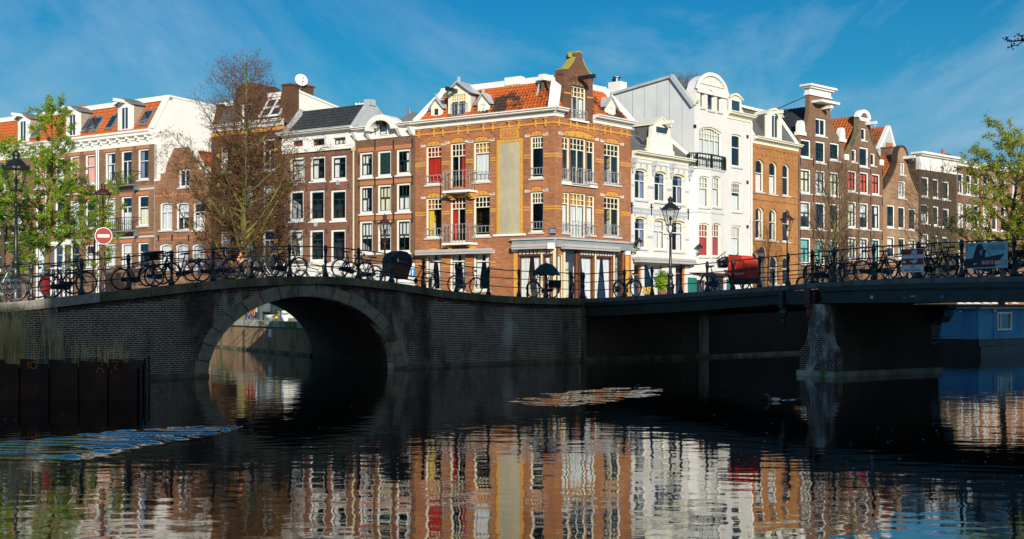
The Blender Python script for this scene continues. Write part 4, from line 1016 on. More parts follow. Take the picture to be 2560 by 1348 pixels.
# shop windows
zs0, zs1 = zk(HL, 1340, 748), zk(HL, 1340, 640)
def shop(F, x0, x1, c, band=True, frm='paint_yellow'):
    q0, q1 = F.s_(x0), F.s_(x1)
    win(F, q0, q1, .35, zs1, local=True, t=0, nl=1, fr='wood_brown', fw=.05, cur=c, sill=False, rec=.06)
    F.holes.pop(); F.holes.append(loop(q0 - .0, q1 + .0, .35, zs1))
    zb_ = zs1 + .06
    if band:
        o = F.part('shop_band', MB().box(q0 - .04, q1 + .04, -.04, -.003, zs1, zs1 + .42), 'wood_brown')
        n = max(3, round((q1 - q0) / .27))
        for k in range(n):
            x = q0 + (q1 - q0) * (k + .5) / n
            part('band_light', MB().ring(loop(x - .075, x + .075, zs1 + .12, zs1 + .32), loop(x - .035, x + .035, zs1 + .17, zs1 + .27), -.05, -.0405), 'sign_white', o)
shop(HL, 1297, 1353, ('tie', 'white')); shop(HL, 1358, 1384, ('tiel', 'white'))
shop(HR, 1449, 1484, ('tier', 'white')); shop(HR, 1490, 1530, ('tie', 'white'))
win(HR, 1412, 1443, 624, 748, t=.78, nl=1, fr='wood_brown', fw=.09, sill=False, rec=.05, name='door', glass='glass')
win(HR, 1393, 1408, 636, 748, t=0, nl=1, fr='paint_yellow', fw=.05, sill=False, rec=.06, cur=('full', 'white'))
win(HR, 1537, 1560, 628, 748, t=.74, nl=1, fr='wood_brown', fw=.07, sill=False, name='door')
# right front
for (x0, x1, y0, y1) in ((1406, 1425, 342, 452), (1467, 1488, 352, 457)): win(HR, x0, x1, y0, y1, t=.74, nl=1, uglass=AM, un=(2, 2), fr='paint_cream', fw=.08, cur=('left', 'white') if x0 > 1450 else None)
win(HR, 1426, 1466, 345, 462, t=.76, nl=2, uglass=AM, un=(4, 2), fr='paint_cream', fw=.08, sill=False)
win(HR, 1510, 1551, 359, 462, t=.72, nl=2, uglass=AM, un=(4, 2), fr='paint_cream', fw=.10)
for (x0, x1, y0, y1) in ((1406, 1425, 481, 582), (1467, 1488, 489, 588)): win(HR, x0, x1, y0, y1, t=.74, nl=1, uglass=AM, un=(2, 2), fr='paint_cream', fw=.08, cur=('full', 'white'))
win(HR, 1426, 1466, 483, 594, t=.74, nl=2, uglass=AM, un=(4, 2), fr='paint_cream', fw=.08, sill=False, cur=('full', 'white'))
win(HR, 1510, 1551, 492, 592, t=.72, nl=2, uglass=AM, un=(4, 2), fr='paint_cream', fw=.10)
zc0, zc1 = zk(HL, 1383, 290), zk(HL, 1383, 275)
Ll, Lr = HL.L, HR.L
wall(HL, [(0, 0), (Ll, 0), (Ll, zc0), (0, zc0)], 'brick_orange')
g0, g1 = HR.s_(1409), HR.s_(1481)
wall(HR, [(0.0, 0), (Lr, 0), (Lr, zc0), (0.0, zc0)], 'brick_orange')
HL.part('shop_back_wall', MB().box(HL.s_(1292), Ll - 1.9, 1.25, 1.35, 0, zs1 + .2), 'paint_cream'); HR.part('shop_back_wall', MB().box(HR.s_(1447), HR.s_(1534), 1.25, 1.35, 0, zs1 + .2), 'paint_cream')
rooms(HL, 0, Ll - 2.2, 0, zc0, 1.8); rooms(HR, 1.9, Lr, 0, zc0, 1.6)
HL.part('side_wall', MB().box(.02, .3, .3, 8, 0, zc0), 'plaster_white'); HR.part('side_wall', MB().box(Lr - .3, Lr - .02, .3, 7, 0, zc0), 'cladding_grey')
# arches with patterned heads, white springers, sills bands
def arch_head(F, h, rise=.27, mat='brick_yellow'):
    a, b = h[0][0], h[1][0]; z = max(p[1] for p in h); m = (a + b) / 2; n = 10; hw = (b - a) / 2
    up = [(m + hw * math.cos(math.pi * k / n), z + .004 + rise * math.sin(math.pi * k / n)) for k in range(n + 1)]
    F.part('arch_panel', MB().prism(up, -.006, -.001), mat)
    dm = MB()
    for k in range(4):
        x = a + (b - a) * (k + .5) / 4; hh = .09 if k in (1, 2) else .06
        dm.prism([(x - .08, z + .11), (x, z + .11 - hh), (x + .08, z + .11), (x, z + .11 + hh)], -.012, -.0065)
    F.part('arch_pattern', dm, 'brick_arch')
    o2 = [(m + (hw + .04) * math.cos(math.pi * k / n), z + .01 + (rise + .03) * math.sin(math.pi * k / n)) for k in range(n + 1)]
    o3 = [(m + (hw + .32) * math.cos(math.pi * k / n), z + .01 + (rise + .30) * math.sin(math.pi * k / n)) for k in range(n + 1)]
    nv = 18
    for k in range(nv):
        t0, t1 = math.pi * k / nv + .02, math.pi * (k + 1) / nv - .02
        q = [(m + (hw + u) * math.cos(t), z + .01 + (rise + v) * math.sin(t)) for t, u, v in ((t0, .04, .03), (t0, .32, .3), (t1, .32, .3), (t1, .04, .03))]
        bk_arch.prism(q, -.03, -.001)
    for x in (a - .17, b + .17): F.part('springer', MB().box(x - .17, x + .15, -.03, -.001, z - .02, z + .13), 'stone_white')
for F in (HL, HR):
    bk_arch = MB()
    hs = [h for h in F.holes if h[0][1] > 3.4]
    hs = [h for h in hs if F is HL or not (HR.s_(1400) < h[0][0] < HR.s_(1495))]
    if F is HL: hs += [h for h in F.holes if h[0][1] < 2 and h[1][0] < HL.s_(1230) and len(h) == 4]
    for h in hs: arch_head(F, h)
    if F is HR:
        for y in (345, 483):
            a, b = HR.s_(1406), HR.s_(1488); z = zk(HR, 1446, y) - (.0 if y > 400 else -.02)
            if y < 400: arch_head(F, [(a, z), (b, z), (b, z + .02), (a, z + .02)], .34)
    F.part('arch_bricks', bk_arch, 'brick_arch', kind='stuff')
for F, L_ in ((HL, Ll), (HR, Lr)):
    mb = MB()
    for y in (391, 397, 523, 529, 660, 668):
        z = zk(HL, 1383, y - 6); 
        segs = [(0, L_)]
        for h in F.holes + ([[(HL.s_(1240), 0), (HL.s_(1309), 0), (0, 99)]] if F is HL else []):
            lo, hi = h[0][1], max(p[1] for p in h)
            if lo - .1 < z < hi + .1: segs = [q for (a, b) in segs for q in ((a, min(b, h[0][0] - .02)), (max(a, h[1][0] + .02), b)) if q[1] - q[0] > .05]
        if z < zs1 + 1.2: segs = [q for q in segs if (F is HL and q[1] < HL.s_(1285))]
        for a, b in segs: mb.box(a, b, -.014, -.001, z, z + .075)
    F.part('yellow_course', mb, 'brick_yellow')
    z = zk(HL, 1383, 308); mb = MB().box(.0, L_, -.05, -.001, z, z + .09)
    F.part('yellow_string', mb, 'brick_yellow')
    for k in range(11 if F is HL else 9):
        x = L_ * (k + .5) / (11 if F is HL else 9) + (.12 if k % 2 else -.12)
        F.part('yellow_bracket', MB().box(x - .05, x + .05, -.09, -.051, z - .16, z + .3).box(x - .13, x + .13, -.13, -.002, z + .3, z + .36).box(x - .09, x + .09, -.10, -.052, z - .03, z + .12), 'brick_yellow')
# plaster panel with yellow surround and the 1912 tablet
a, b = HL.s_(1242), HL.s_(1307); zp0, zp1 = HL.z(585, (a + b) / 2), HL.z(348, (a + b) / 2)
HL.part('panel', MB().box(a + .18, b - .18, -.012, -.001, zp0 + .02, zp1 - .18), 'plaster_panel')
HL.part('panel_surround', MB().ring([(a, zp0), (b, zp0), (b, zp1), (a, zp1)], [(a + .18, zp0 + .02), (b - .18, zp0 + .02), (b - .18, zp1 - .18), (a + .18, zp1 - .18)], -.03, -.001), 'brick_yellow')
HL.part('panel_sill', MB().box(a - .2, b + .2, -.10, -.001, zp0 - .12, zp0 - .002), 'stone_white')
c, d = HL.s_(1251), HL.s_(1297); zq0, zq1 = zp1 + .02, HL.z(320, (a + b) / 2)
tb = HL.part('date_tablet', MB().box(c, d, -.06, -.001, zq0, zq1), 'brick_yellow')
part('tablet_panel', MB().box(c + .12, d - .12, -.066, -.061, zq0 + .08, zq1 - .08), 'brick_arch', tb)
text('date_digits', '1912', .46, 'brick_yellow', Matrix.Translation(((c + d) / 2, -.07, (zq0 + zq1) / 2)) @ FACE, tb, .012, sx=1.05)
# cornice on both fronts, broken by the gable
cornice(HL, -.05, Ll, zc0, zc1 + .12, .5, ends=(.1, .62))
cornice(HR, 0, g0 - .02, zc0, zc1 + .12, .5, ends=(.55, 0)); cornice(HR, g1 + .02, Lr, zc0, zc1 + .12, .5, ends=(0, .1))
zr0 = zc1 + .12; SBK = 1.15
zr1 = HL.po(1300, 213, SBK)[1]
hip = 1.25
tiles(HL, (.25, -.05, zr0), (Ll - .35, -.05, zr0), (Ll - .35 - .35, SBK, zr1), (.25 + hip, SBK, zr1), 'tile_orange', .24, .27)
tiles(HR, (.15, -.05, zr0), (g0, -.05, zr0), (g0, SBK, zr1), (.5, SBK, zr1), 'tile_orange', .24, .27)
tiles(HR, (g1, -.05, zr0), (Lr - .15, -.05, zr0), (Lr - hip, SBK, zr1), (g1, SBK, zr1), 'tile_orange', .24, .27)
HL.part('roof_edge', MB().box(hip - .1, Ll - .6, SBK - .1, SBK + .3, zr1, zr1 + .34).box(HL.off(1265, SBK), HL.off(1305, SBK), SBK - .16, SBK + .3, zr1 + .05, zr1 + .5), 'paint_white')
HL.part('hip_board', MB().bar((.05, -.15, zr0), (hip + .1, SBK, zr1 + .2), .22, .3), 'paint_white'); HL.part('hip_board', MB().bar((Ll - .02, -.12, zr0), (Ll - .55, SBK, zr1 + .2), .62, .16), 'paint_white')
HR.part('roof_edge', MB().box(.3, g0 + .1, SBK - .1, SBK + .3, zr1, zr1 + .34).box(g1 - .1, Lr - hip + .1, SBK - .1, SBK + .3, zr1, zr1 + .34), 'paint_white')
HR.part('hip_board', MB().bar((Lr - .02, -.15, zr0), (Lr - hip, SBK, zr1 + .25), .25, .3), 'paint_white')
pl_ = [HL.A + V2(*(HL.e * (hip + .1))) + V2(-HL.e.y, HL.e.x) * (SBK + .2), PC + (-HL.e) * .9 + V2(-HL.e.y, HL.e.x) * (SBK + .2), PC + HR.e * .4 + V2(-HR.e.y, HR.e.x) * (SBK + .2), HR.A + HR.e * (Lr - hip) + V2(-HR.e.y, HR.e.x) * (SBK + .2), K1 + V2(-HR.e.y, HR.e.x) * 8 - HR.e * hip, HL.A + V2(-HL.e.y, HL.e.x) * 8 + HL.e * hip]
fr_ = slab([(p.x, p.y) for p in pl_], ZB + zr0, ZB + zr1 + .1)
part('flat_roof', fr_, 'roof_felt', H.root, mat=HL.M.inverted())
HL.part('snow_pipe', MB().tube([HL.po(1351, 202, .9) and (HL.off(1351, 1.0), .95, zr1 + .2), (HL.off(1341, .45), .40, zr0 + (zr1 - zr0) * .35)], .05, 6), 'zinc')
# dormers
def gd(F, px0, px1, py0, py1, big=False, gl=None):
    a, b = F.off(px0, .1), F.off(px1, .1); z0, z1 = zr0 - .02, F.po((px0 + px1) / 2, py0, .1)[1]
    dormer(F, a, b, z0, z1, .08, 2.2 if big else 1.5, 'gable', 'paint_cream', 'zinc', cheek='lead_dark' if not big else 'zinc', rise=(.62 if big else .5), over=.16 if not big else .25)
    m = (a + b) / 2
    if big: win(F, a + .22, b - .22, z0 + .1, z1 - .05, local=True, front=.08, fr='paint_cream', t=.68, nl=2, un=(6, 2), fw=.07, glass='glass_dark', uglass=AM)
    else: win(F, a + .2, b - .2, z0 + .25, z1 - .05, local=True, front=.08, fr='paint_cream', t=0, nl=1, fw=.06, glass='glass_dark' if gl is None else gl)
    F.part('finial', MB().box(m - .05, m + .05, .0, .14, z1 + (.66 if big else .55), z1 + (.95 if big else .8)), 'zinc'); return m, z1
gd(HL, 1078, 1106, 268, 299); m, z = gd(HL, 1121, 1175, 232, 297, True); gd(HL, 1195, 1223, 256, 288, gl='cur_white')
gd(HR, 1514, 1538, 265, 298, gl='cur_white')
hoist(HL, HL.s_(1140), z + .12, .0, 1.0, 'iron_black')
a_, b_ = HL.off(1128, 0), HL.off(1168, 0); fence_rail(HL, a_, b_, zr0 + .15, zr0 + .85, .0, 5)
# brick gable on the right front
zg = lambda y: HR.z(y, HR.s_(1446))
HR.holes = []
gm = (g0 + g1) / 2; hw = (g1 - g0) / 2
win(HR, 1428, 1466, 216, 300, t=.70, nl=2, fr='paint_cream', uglass=AM, un=(4, 2), sill=False, cur=('sides', 'white'), fw=.08)
o1 = [(g0, zc0 - .01), (g1, zc0 - .01), (g1, zg(193)), (g1 + .06, zg(193)), (g1 + .06, zg(182)), (g1 - .35, zg(178)), (gm + .55, zg(160)), (gm + .36, zg(147)), (gm + .34, zg(135)), (gm, zg(130)), (gm - .34, zg(135)), (gm - .36, zg(147)), (gm - .55, zg(160)), (g0 + .35, zg(178)), (g0 - .06, zg(182)), (g0 - .06, zg(193)), (g0, zg(193))]
HR.part('gable', MB().prism(o1, -.03, .6, holes=HR.holes, reveal=.24), 'brick_gable')
ed = MB()
for p, q in zip(o1[4:15], o1[5:15]): ed.bar((p[0], .22, p[1] + .03), (q[0], .22, q[1] + .03), .56, .075, up=(0, 1, 0) if abs(q[0] - p[0]) < .06 else (0, 0, 1))
HR.part('gable_coping', ed, 'mossy_stone')
HR.part('gable_back', MB().box(g0 + .02, g1 - .02, .601, 3.5, zc0, zg(215)), 'brick_gable')
q = HR.holes[0]; bk_arch = MB(); arch_head(HR, [(p[0], p[1]) for p in q], .35); HR.part('arch_bricks', bk_arch, 'brick_arch', kind='stuff')
for nm in [c for c in H.root.children if c.name.startswith('arch_p') ][-2:]: nm.matrix_basis = nm.matrix_basis @ Matrix.Translation((0, -.03, 0))
HR.part('yellow_course', MB().box(g0, q[0][0] - .02, -.045, -.031, zg(240), zg(237)).box(q[1][0] + .02, g1, -.045, -.031, zg(240), zg(237)), 'brick_yellow')
hoist(HR, gm, zg(196), -.1, 1.1, 'iron_black', .18)
HR.part('gable_sill', MB().box(gm - .85, gm + .85, -.16, -.001, zc0 - .12, zc0 - .01), 'stone_white')
fence_rail(HR, HR.s_(1429), HR.s_(1465), zg(296), zg(276), -.08, 5)
# bay balconies, window guards
for y in (457, 594):
    z = zk(HR, 1446, y + 3); HR.part('bay_sill', MB().box(HR.s_(1404), HR.s_(1490), -.14, -.002, z - .14, z), 'stone_white')
    zl = zk(HR, 1446, 463 if y < 500 else 596)
    fence_rail(HR, HR.s_(1424), HR.s_(1468), zl, zl + .95, -.22, 6, curl=True)
    for a, b in ((1407, 1424), (1468, 1487)): fence_rail(HR, HR.s_(a), HR.s_(b), zl + .25, zl + .85, -.03, 3)
    fence_rail(HR, HR.s_(1511), HR.s_(1550), zk(HR, 1530, 458 if y < 500 else 588), zk(HR, 1530, 430 if y < 500 else 562), -.03, 5)
for (x0, x1, y) in ((1066, 1102, 455), (1185, 1223, 447), (1327, 1356, 437), (1066, 1102, 588), (1185, 1223, 582), (1327, 1356, 572)):
    z = zk(HL, (x0 + x1) / 2, y); fence_rail(HL, HL.s_(x0), HL.s_(x1), z, z + .42, .02, 4, curl=False)
for (x0, x1, y0, y1) in ((1107, 1174, 476, 426), (1106, 1174, 607, 560)):
    a, b = HL.off(x0, -.8), HL.off(x1, -.8); z = HL.po(1140, y0, -.8)[1]; zt = HL.po(1140, y1, -.8)[1]
    o = HL.part('balcony', MB().box(a, b, -.85, -.001, z - .12, z), 'stone_white')
    for x in (a + .25, b - .25):
        for k in range(3): part('bracket', MB().box(x - .12, x + .12, -.6 + k * .17, -.001, z - .24 - k * .12, z - .125 - k * .12), 'brick_yellow', o)
    fence_rail(HL, a + .03, b - .03, z, zt, -.8, 8)
    mb = MB()
    for x in (a + .04, b - .04):
        for k in range(4): mb.box(x - .012, x + .012, -.78 + k * .2, -.76 + k * .2, z, zt - .03)
        mb.box(x - .02, x + .02, -.8, -.002, zt - .035, zt)
    HL.part('balcony_side', mb, 'iron_grey')
M('fascia_grey', (.25, .27, .29), .5, .1, 2)
for F, iv in ((HL, ((1295.4, 1297), (1353, 1358), (1384, 1386.9))), (HR, ((1387.2, 1393), (1408, 1412), (1443, 1449), (1484, 1490), (1530, 1537), (1560, 1562)))):
    for a, b in iv: F.part('shop_pier', MB().box(F.s_(a), F.s_(b), -.036, -.0015, .0, zs1 + .44), 'wood_brown')
HL.part('shop_head', MB().box(HL.s_(1295.4), Ll - .01, -.03, -.0015, zs1 + .45, zk(HL, 1340, 619)), 'wood_brown'); HR.part('shop_head', MB().box(.01, HR.s_(1561), -.03, -.0015, zs1 + .45, zk(HL, 1340, 619)), 'wood_brown')
# shop fascia with rolled awnings, pilasters
zF0, zF1 = zk(HL, 1340, 619), zk(HL, 1340, 600)
for F, a, b, e in ((HL, HL.s_(1284), Ll, (0, .3)), (HR, 0, Lr, (.3, 0))):
    F.part('fascia', MB().box(a, b + (.15 if F is HL else 0), -.18, -.002, zF0, zF1), 'fascia_grey')
    F.part('fascia_cap', MB().box(a - .05, b + .1, -.3, -.002, zF1 + .002, zF1 + .1), 'zinc')
for F, a, b in ((HL, HL.s_(1290), Ll - .25), (HR, .3, HR.s_(1534))):
    z = zF0 + .02
    o = F.part('awning_box', MB().prism([(a, z), (b, z), (b, z + .16), (a, z + .16)], -.5, -.19), 'alu_awning')
    part('awning_roll', MB().box(a + .02, b - .02, -.52, -.2, z - .12, z - .03), 'alu_awning', o); part('awning_edge', MB().box(a + .02, b - .02, -.515, -.22, z - .03, z - .002), 'awning_stripe', o)
HL.part('corner_bracket', MB().box(Ll - .16, Ll + .12, -.55, -.19, zF0 - .12, zF0 + .22), 'stone_white')
a, b = HL.s_(1050), HL.s_(1232); z = zk(HL, 1140, 634)
o = HL.part('awning_box', MB().box(a, b, -.5, -.002, z + .08, z + .24), 'alu_awning'); part('awning_roll', MB().box(a, b, -.52, -.1, z - .06, z + .05), 'alu_awning', o); part('awning_edge', MB().box(a + .01, b - .01, -.515, -.1, z + .05, z + .078), 'awning_stripe', o)
for F, x0, x1 in ((HL, 1285, 1295), (HR, 1562, 1571)): F.part('pilaster', MB().box(F.s_(x0), F.s_(x1), -.06, -.002, 0, zF0 - .25), 'brick_yellow'); F.part('pilaster_cap', MB().box(F.s_(x0) - .05, F.s_(x1) + .05, -.14, -.002, zF0 - .24, zF0 - .003), 'stone_white')
for F, xs in ((HL, (1355.5,)), (HR, (1487, 1533.5, 1409.5))):
    for x in xs: s = F.s_(x); F.part('shop_post', MB().box(s - .055, s + .055, -.07, -.002, .3, zs1 + .45), 'paint_yellow')
HL.part('shop_post', MB().box(Ll - .08, Ll + .05, -.07, .06, .3, zs1 + .45), 'paint_yellow')
HL.part('shop_plinth', MB().box(HL.s_(1296), Ll, -.05, -.002, 0, .34), 'wood_brown'); HR.part('shop_plinth', MB().box(HR.s_(1445), HR.s_(1534), -.05, -.002, 0, .34), 'wood_brown')
# street name plates
def plate(F, px, py, w_, h, mat, label, lines=None, tm='sign_white', sz=.1, name='sign', cat='sign', y=-.02):
    s, z = F.p(px, py); M4 = F.M @ Matrix.Translation((s, y, z)); o = thing(name, label, cat, mat=M4)
    part('plate', MB().box(-w_ / 2, w_ / 2, -.012, 0, -h / 2, h / 2), mat, o)
    if lines: text('lettering', lines, sz, tm, Matrix.Translation((0, -.014, 0)) @ FACE, o)
    return o
plate(HL, 1384, 578, .42, .36, 'sign_navy', 'dark blue street name plate on the corner of the orange brick house', 'PRINSEN\nGRACHT\nCENTRUM', sz=.095, y=-.10, name='street_sign')
plate(HL, 1376, 588, .34, .11, 'sign_navy', 'small dark plate with white lettering below the blue street name plate', 'CENTRUM', sz=.085, name='street_sign')
# things inside the shop window
def bottle(F, px, h, mat, label, y=.35, name='bottle', cat='bottle'):
    s = F.off(px, y); o = part(name, MB().lathe([(.06, 0), (.06, h * .6), (.022, h * .75), (.022, h)], 8), mat, None, mat=F.M @ Matrix.Translation((s, y, .82)), smooth=True); return tag(o, label, cat, 'bottles and jars on the shop window sill')
HR.part('window_shelf', MB().box(HR.s_(1449), HR.s_(1531), .26, .62, .74, .818), 'paint_yellow'); HL.part('window_shelf', MB().box(HL.s_(1299), HL.s_(1383), .26, .62, .74, .818), 'paint_yellow')
for px, h, m_, l in ((1492, .2, 'cur_blue', 'blue jar on the shop window sill, left of the yellow bottle'), (1497, .16, 'pale_grey', 'grey jar between blue jar and yellow bottle on the shop sill'), (1504, .3, 'brick_yellow', 'yellow bottle on the shop window sill'), (1513, .34, 'sign_red', 'red bottle on the shop window sill'), (1521, .22, 'sign_white', 'white pot at the right end of the shop sill'), (1478, .18, 'cur_gold', 'gold jar below the tied back curtain by the shop door')):
    bottle(HR, px, h, m_, l)

# ---------------------------------------------------------------- guests seated behind the shop window
def seated(label, F, px, y, rz, shirt, hair, lean=.25, reach=.3):
    """one skinned body: hips on a chair, forearms on the table, head turned down a little"""
    J = {'hip': (0, 0, .50), 'waist': (0, -.02, .66), 'chest': (0, -.02 - lean * .3, .88), 'neck': (0, -.03 - lean * .5, 1.06), 'jaw': (0, -.06 - lean * .6, 1.13), 'head': (0, -.06 - lean * .6, 1.22), 'top': (0, -.04 - lean * .6, 1.30)}
    RAD = {'hip': (.16, .13), 'waist': (.135, .10), 'chest': (.16, .11), 'neck': (.052, .055), 'jaw': (.065, .075), 'head': (.078, .095), 'top': (.055, .065)}
    E = [('hip', 'waist'), ('waist', 'chest'), ('chest', 'neck'), ('neck', 'jaw'), ('jaw', 'head'), ('head', 'top')]
    for sg, n in ((-1, 'l'), (1, 'r')):
        J['sh' + n] = (sg * .17, -.02 - lean * .35, .98); J['el' + n] = (sg * .24, -.12 - lean * .3, .76); J['wr' + n] = (sg * .13, -.22 - reach, .78); J['ha' + n] = (sg * .10, -.30 - reach, .785)
        J['th' + n] = (sg * .10, -.12, .48); J['kn' + n] = (sg * .12, -.46, .47); J['an' + n] = (sg * .12, -.44, .08); J['to' + n] = (sg * .13, -.62, .04)
        RAD.update({'sh' + n: (.062, .062), 'el' + n: (.045, .045), 'wr' + n: (.03, .03), 'ha' + n: (.036, .022), 'th' + n: (.095, .09), 'kn' + n: (.065, .065), 'an' + n: (.042, .042), 'to' + n: (.04, .03)})
        E += [('chest', 'sh' + n), ('sh' + n, 'el' + n), ('el' + n, 'wr' + n), ('wr' + n, 'ha' + n), ('hip', 'th' + n), ('th' + n, 'kn' + n), ('kn' + n, 'an' + n), ('an' + n, 'to' + n)]
    names = list(J); me = bpy.data.meshes.new('body'); me.from_pydata([J[k] for k in names], [(names.index(a), names.index(b)) for a, b in E], [])
    s = F.off(px, y); root = thing('person', label, 'person', mat=F.M @ Matrix.Translation((s, y, .06)) @ Matrix.Rotation(rz, 4, 'Z'), group='guests behind the shop window')
    o = link('body', me, None); o.modifiers.new('skin', 'SKIN'); sub_ = o.modifiers.new('sub', 'SUBSURF'); sub_.levels = 2
    lay = me.skin_vertices[0].data if me.skin_vertices else None
    for k, nm in enumerate(names): lay[k].radius = RAD[nm]
    lay[0].use_root = True
    dg_ = bpy.context.evaluated_depsgraph_get(); bm_ = bpy.data.meshes.new_from_object(o.evaluated_get(dg_)); bpy.data.objects.remove(o)
    bm_.materials.clear()
    for m_ in ('skin', shirt, 'trousers'): bm_.materials.append(MATS[m_])
    for p in bm_.polygons:
        c = p.center; p.use_smooth = True
        p.material_index = 2 if c.z < .60 and not (abs(c.x) > .2 and c.z > .58) else (1 if c.z < 1.05 and c.y > -.2 - reach else 0)
    link('body', bm_, root)
    part('hair', MB().lathe([(.02, .13), (.07, .11), (.095, .05), (.10, -.02), (.085, -.08)], 10, (0, J['head'][1] + .018, J['head'][2])), hair, root, smooth=True)
    fc = MB()
    for sg in (-1, 1): fc.box(sg * .032 - .012, sg * .032 + .012, J['head'][1] - .098, J['head'][1] - .088, J['head'][2] - .008, J['head'][2] + .006)
    fc.box(-.022, .022, J['jaw'][1] - .082, J['jaw'][1] - .07, J['jaw'][2] + .028, J['jaw'][2] + .036)
    part('face', fc, 'wood_brown', root)
M('skin', (.48, .25, .16), .6, .1, 6); M('trousers', (.03, .035, .06), .8, .2, 5); M('hair_brown', (.06, .03, .015), .7, .3, 9); M('hair_fair', (.36, .2, .07), .7, .3, 9)
seated('person in a red jumper seated behind the shop window right of the door', HR, 1459, 1.0, .9, 'cur_red', 'hair_brown')
seated('person in a pink top seated behind the shop window under the left curtain', HL, 1322, 1.1, -.8, 'cur_pink', 'hair_fair')
for F, px, l in ((HR, 1455, 'small yellow cafe table in front of the person in red'), (HL, 1312, 'small yellow cafe table in front of the person in pink')):
    s = F.off(px, .8); o = thing('cafe_table', l, 'table', mat=F.M @ Matrix.Translation((s, .85, .05))); part('tabletop', MB().lathe([(.28, .70), (.30, .71), (.30, .74), (.28, .75)], 14), 'paint_yellow', o); part('leg', MB().lathe([(.2, 0), (.2, .03), (.03, .05), (.03, .70)], 10), 'iron_black', o)
# ---------------------------------------------------------------- right row of houses
def onR(px): return meet(PC, UR, px)
KJ = onR(1996); UJ = V2(.73, .683)
def onJ(px): return meet(KJ, UJ, px)
# --- low white house with restaurant
F = G = house('white_house', 'low white painted house with restaurant awning and stepped white dormer', onR(1579), onR(1735), GZ); L = F.L
kw = dict(fr='paint_cream', fw=.11, arch=.05, t=.62, nl=2)
for (x0, x1, y0, y1, c) in ((1587, 1617, 422, 500, ('right', 'blue')), (1636, 1666, 429, 506, ('sides', 'blue')), (1681, 1711, 436, 512, ('sides', 'blue')), (1587, 1617, 542, 622, ('right', 'blue')), (1635, 1665, 547, 625, ('full', 'white')), (1680, 1711, 552, 630, ('right', 'white'))):
    win(F, x0, x1, y0, y1, cur=c, **kw)
win(F, 1585, 1605, 662, 746, t=.72, nl=1, fr='wood_orange', fw=.1, sill=False, name='door', uglass='glass_amber')
win(F, 1611, 1661, 660, 742, t=0, nl=1, fr='paint_cream', fw=.06, sill=False, cur=('tier', 'white'))
win(F, 1689, 1714, 662, 746, t=.78, nl=1, fr='wood_orange', fw=.16, sill=False, name='door')
z0, z1 = F.p(1650, 405)[1], F.p(1650, 388)[1]; zc = lambda y: F.z(y, F.s_(1650))
wall(F, [(0, 0), (L, 0), (L, z0), (0, z0)], 'brick_white'); rooms(F, 0, L, 0, z0); body(F, 0, L, 0, z0, 8, 'cladding_grey')
cornice(F, .0, L, z0, z1, .5, 'paint_cream')
F.part('frieze_band', MB().box(0, L, -.05, -.002, zc(415), zc(411)), 'stone_sill')
for px in (1580, 1631, 1676, 1722):
    s = F.s_(px); o = F.part('bracket', MB().box(s - .12, s + .12, -.34, -.002, z0 - .35, z0 - .004).box(s - .09, s + .09, -.22, -.002, z0 - .62, z0 - .352).lathe([(.02, -.95), (.07, -.85), (.06, -.7), (.09, -.622)], 7, (s, -.1, z0)), 'zinc')
for y in (475, 531, 540, 598):
    z = zc(y); segs = [(0, L)]
    for h in F.holes:
        if h[0][1] - .05 < z < max(p[1] for p in h) + .1: segs = [q for (a, b) in segs for q in ((a, min(b, h[0][0] - .1)), (max(a, h[1][0] + .1), b)) if q[1] - q[0] > .05]
    for a, b in segs: F.part('grey_band', MB().box(a, b, -.012, -.001, z, z + .16), 'plaster_grey')
for h in F.holes[:6]:
    m = (h[0][0] + h[1][0]) / 2; zz = max(p[1] for p in h)
    for x, a in ((m, .42), (m - .62, .3), (m + .62, .3)): F.part('keystone', MB().box(x - .09, x + .09, -.02, -.001, zz + .02, zz + .02 + a), 'plaster_grey')
    F.part('brow', MB().ring(loop(h[0][0] - .08, h[1][0] + .08, zz - .35, zz + .09, .14), loop(h[0][0], h[1][0], zz - .36, zz + .01, .12), -.05, -.001), 'paint_yellow')
for px, py in ((1579, 520), (1628, 524), (1720, 536)):
    s, z = F.p(px, py); F.part('wall_anchor', MB().box(s - .03, s + .03, -.05, -.001, z - .35, z + .35).box(s - .15, s + .15, -.052, -.001, z + .12, z + .18).box(s - .09, s + .09, -.052, -.001, z + .28, z + .33), 'iron_black')
a, b = .0, F.off(1737, -.5); z = zc(654)
o = F.part('awning_box', MB().box(a, b, -.6, -.002, z + .05, z + .2), 'alu_awning'); part('awning_roll', MB().box(a, b, -.66, -.2, z - .12, z + .02), 'alu_awning', o); part('awning_edge', MB().box(a, b, -.655, -.2, z + .02, z + .048), 'awning_stripe', o)
s, z = F.p(1722, 667)
text('house_number', '330', .26, 'iron_black', F.Ml @ Matrix.Translation((s, -.004, z)) @ FACE, F.root, .002)
SK2 = 1.6; zr = F.po(1600, 330, SK2)[1]
F.part('roof_slope', MB().hexa([(0, -.05, z1), (L, -.05, z1), (L, 3, z1), (0, 3, z1), (.0, SK2, zr), (L - .9, SK2, zr), (L - .9, 3, zr), (0, 3, zr)]), 'slate')
F.part('verge', MB().bar((L - .1, -.1, z1), (L - .95, SK2, zr + .1), .24, .22), 'paint_cream'); F.part('roof_edge', MB().box(-.1, L - .9, SK2 - .1, SK2 + .2, zr, zr + .16), 'zinc')
F.part('flat_roof', MB().box(0, L - .9, 3, 8, z0, zr), 'roof_felt')
q = lambda s, v, o: (s, -.05 + (SK2 + .05) * v - .8 * o, z1 + (zr - z1) * v + .4 * o); a, b = F.off(1584, .8), F.off(1603, .8)
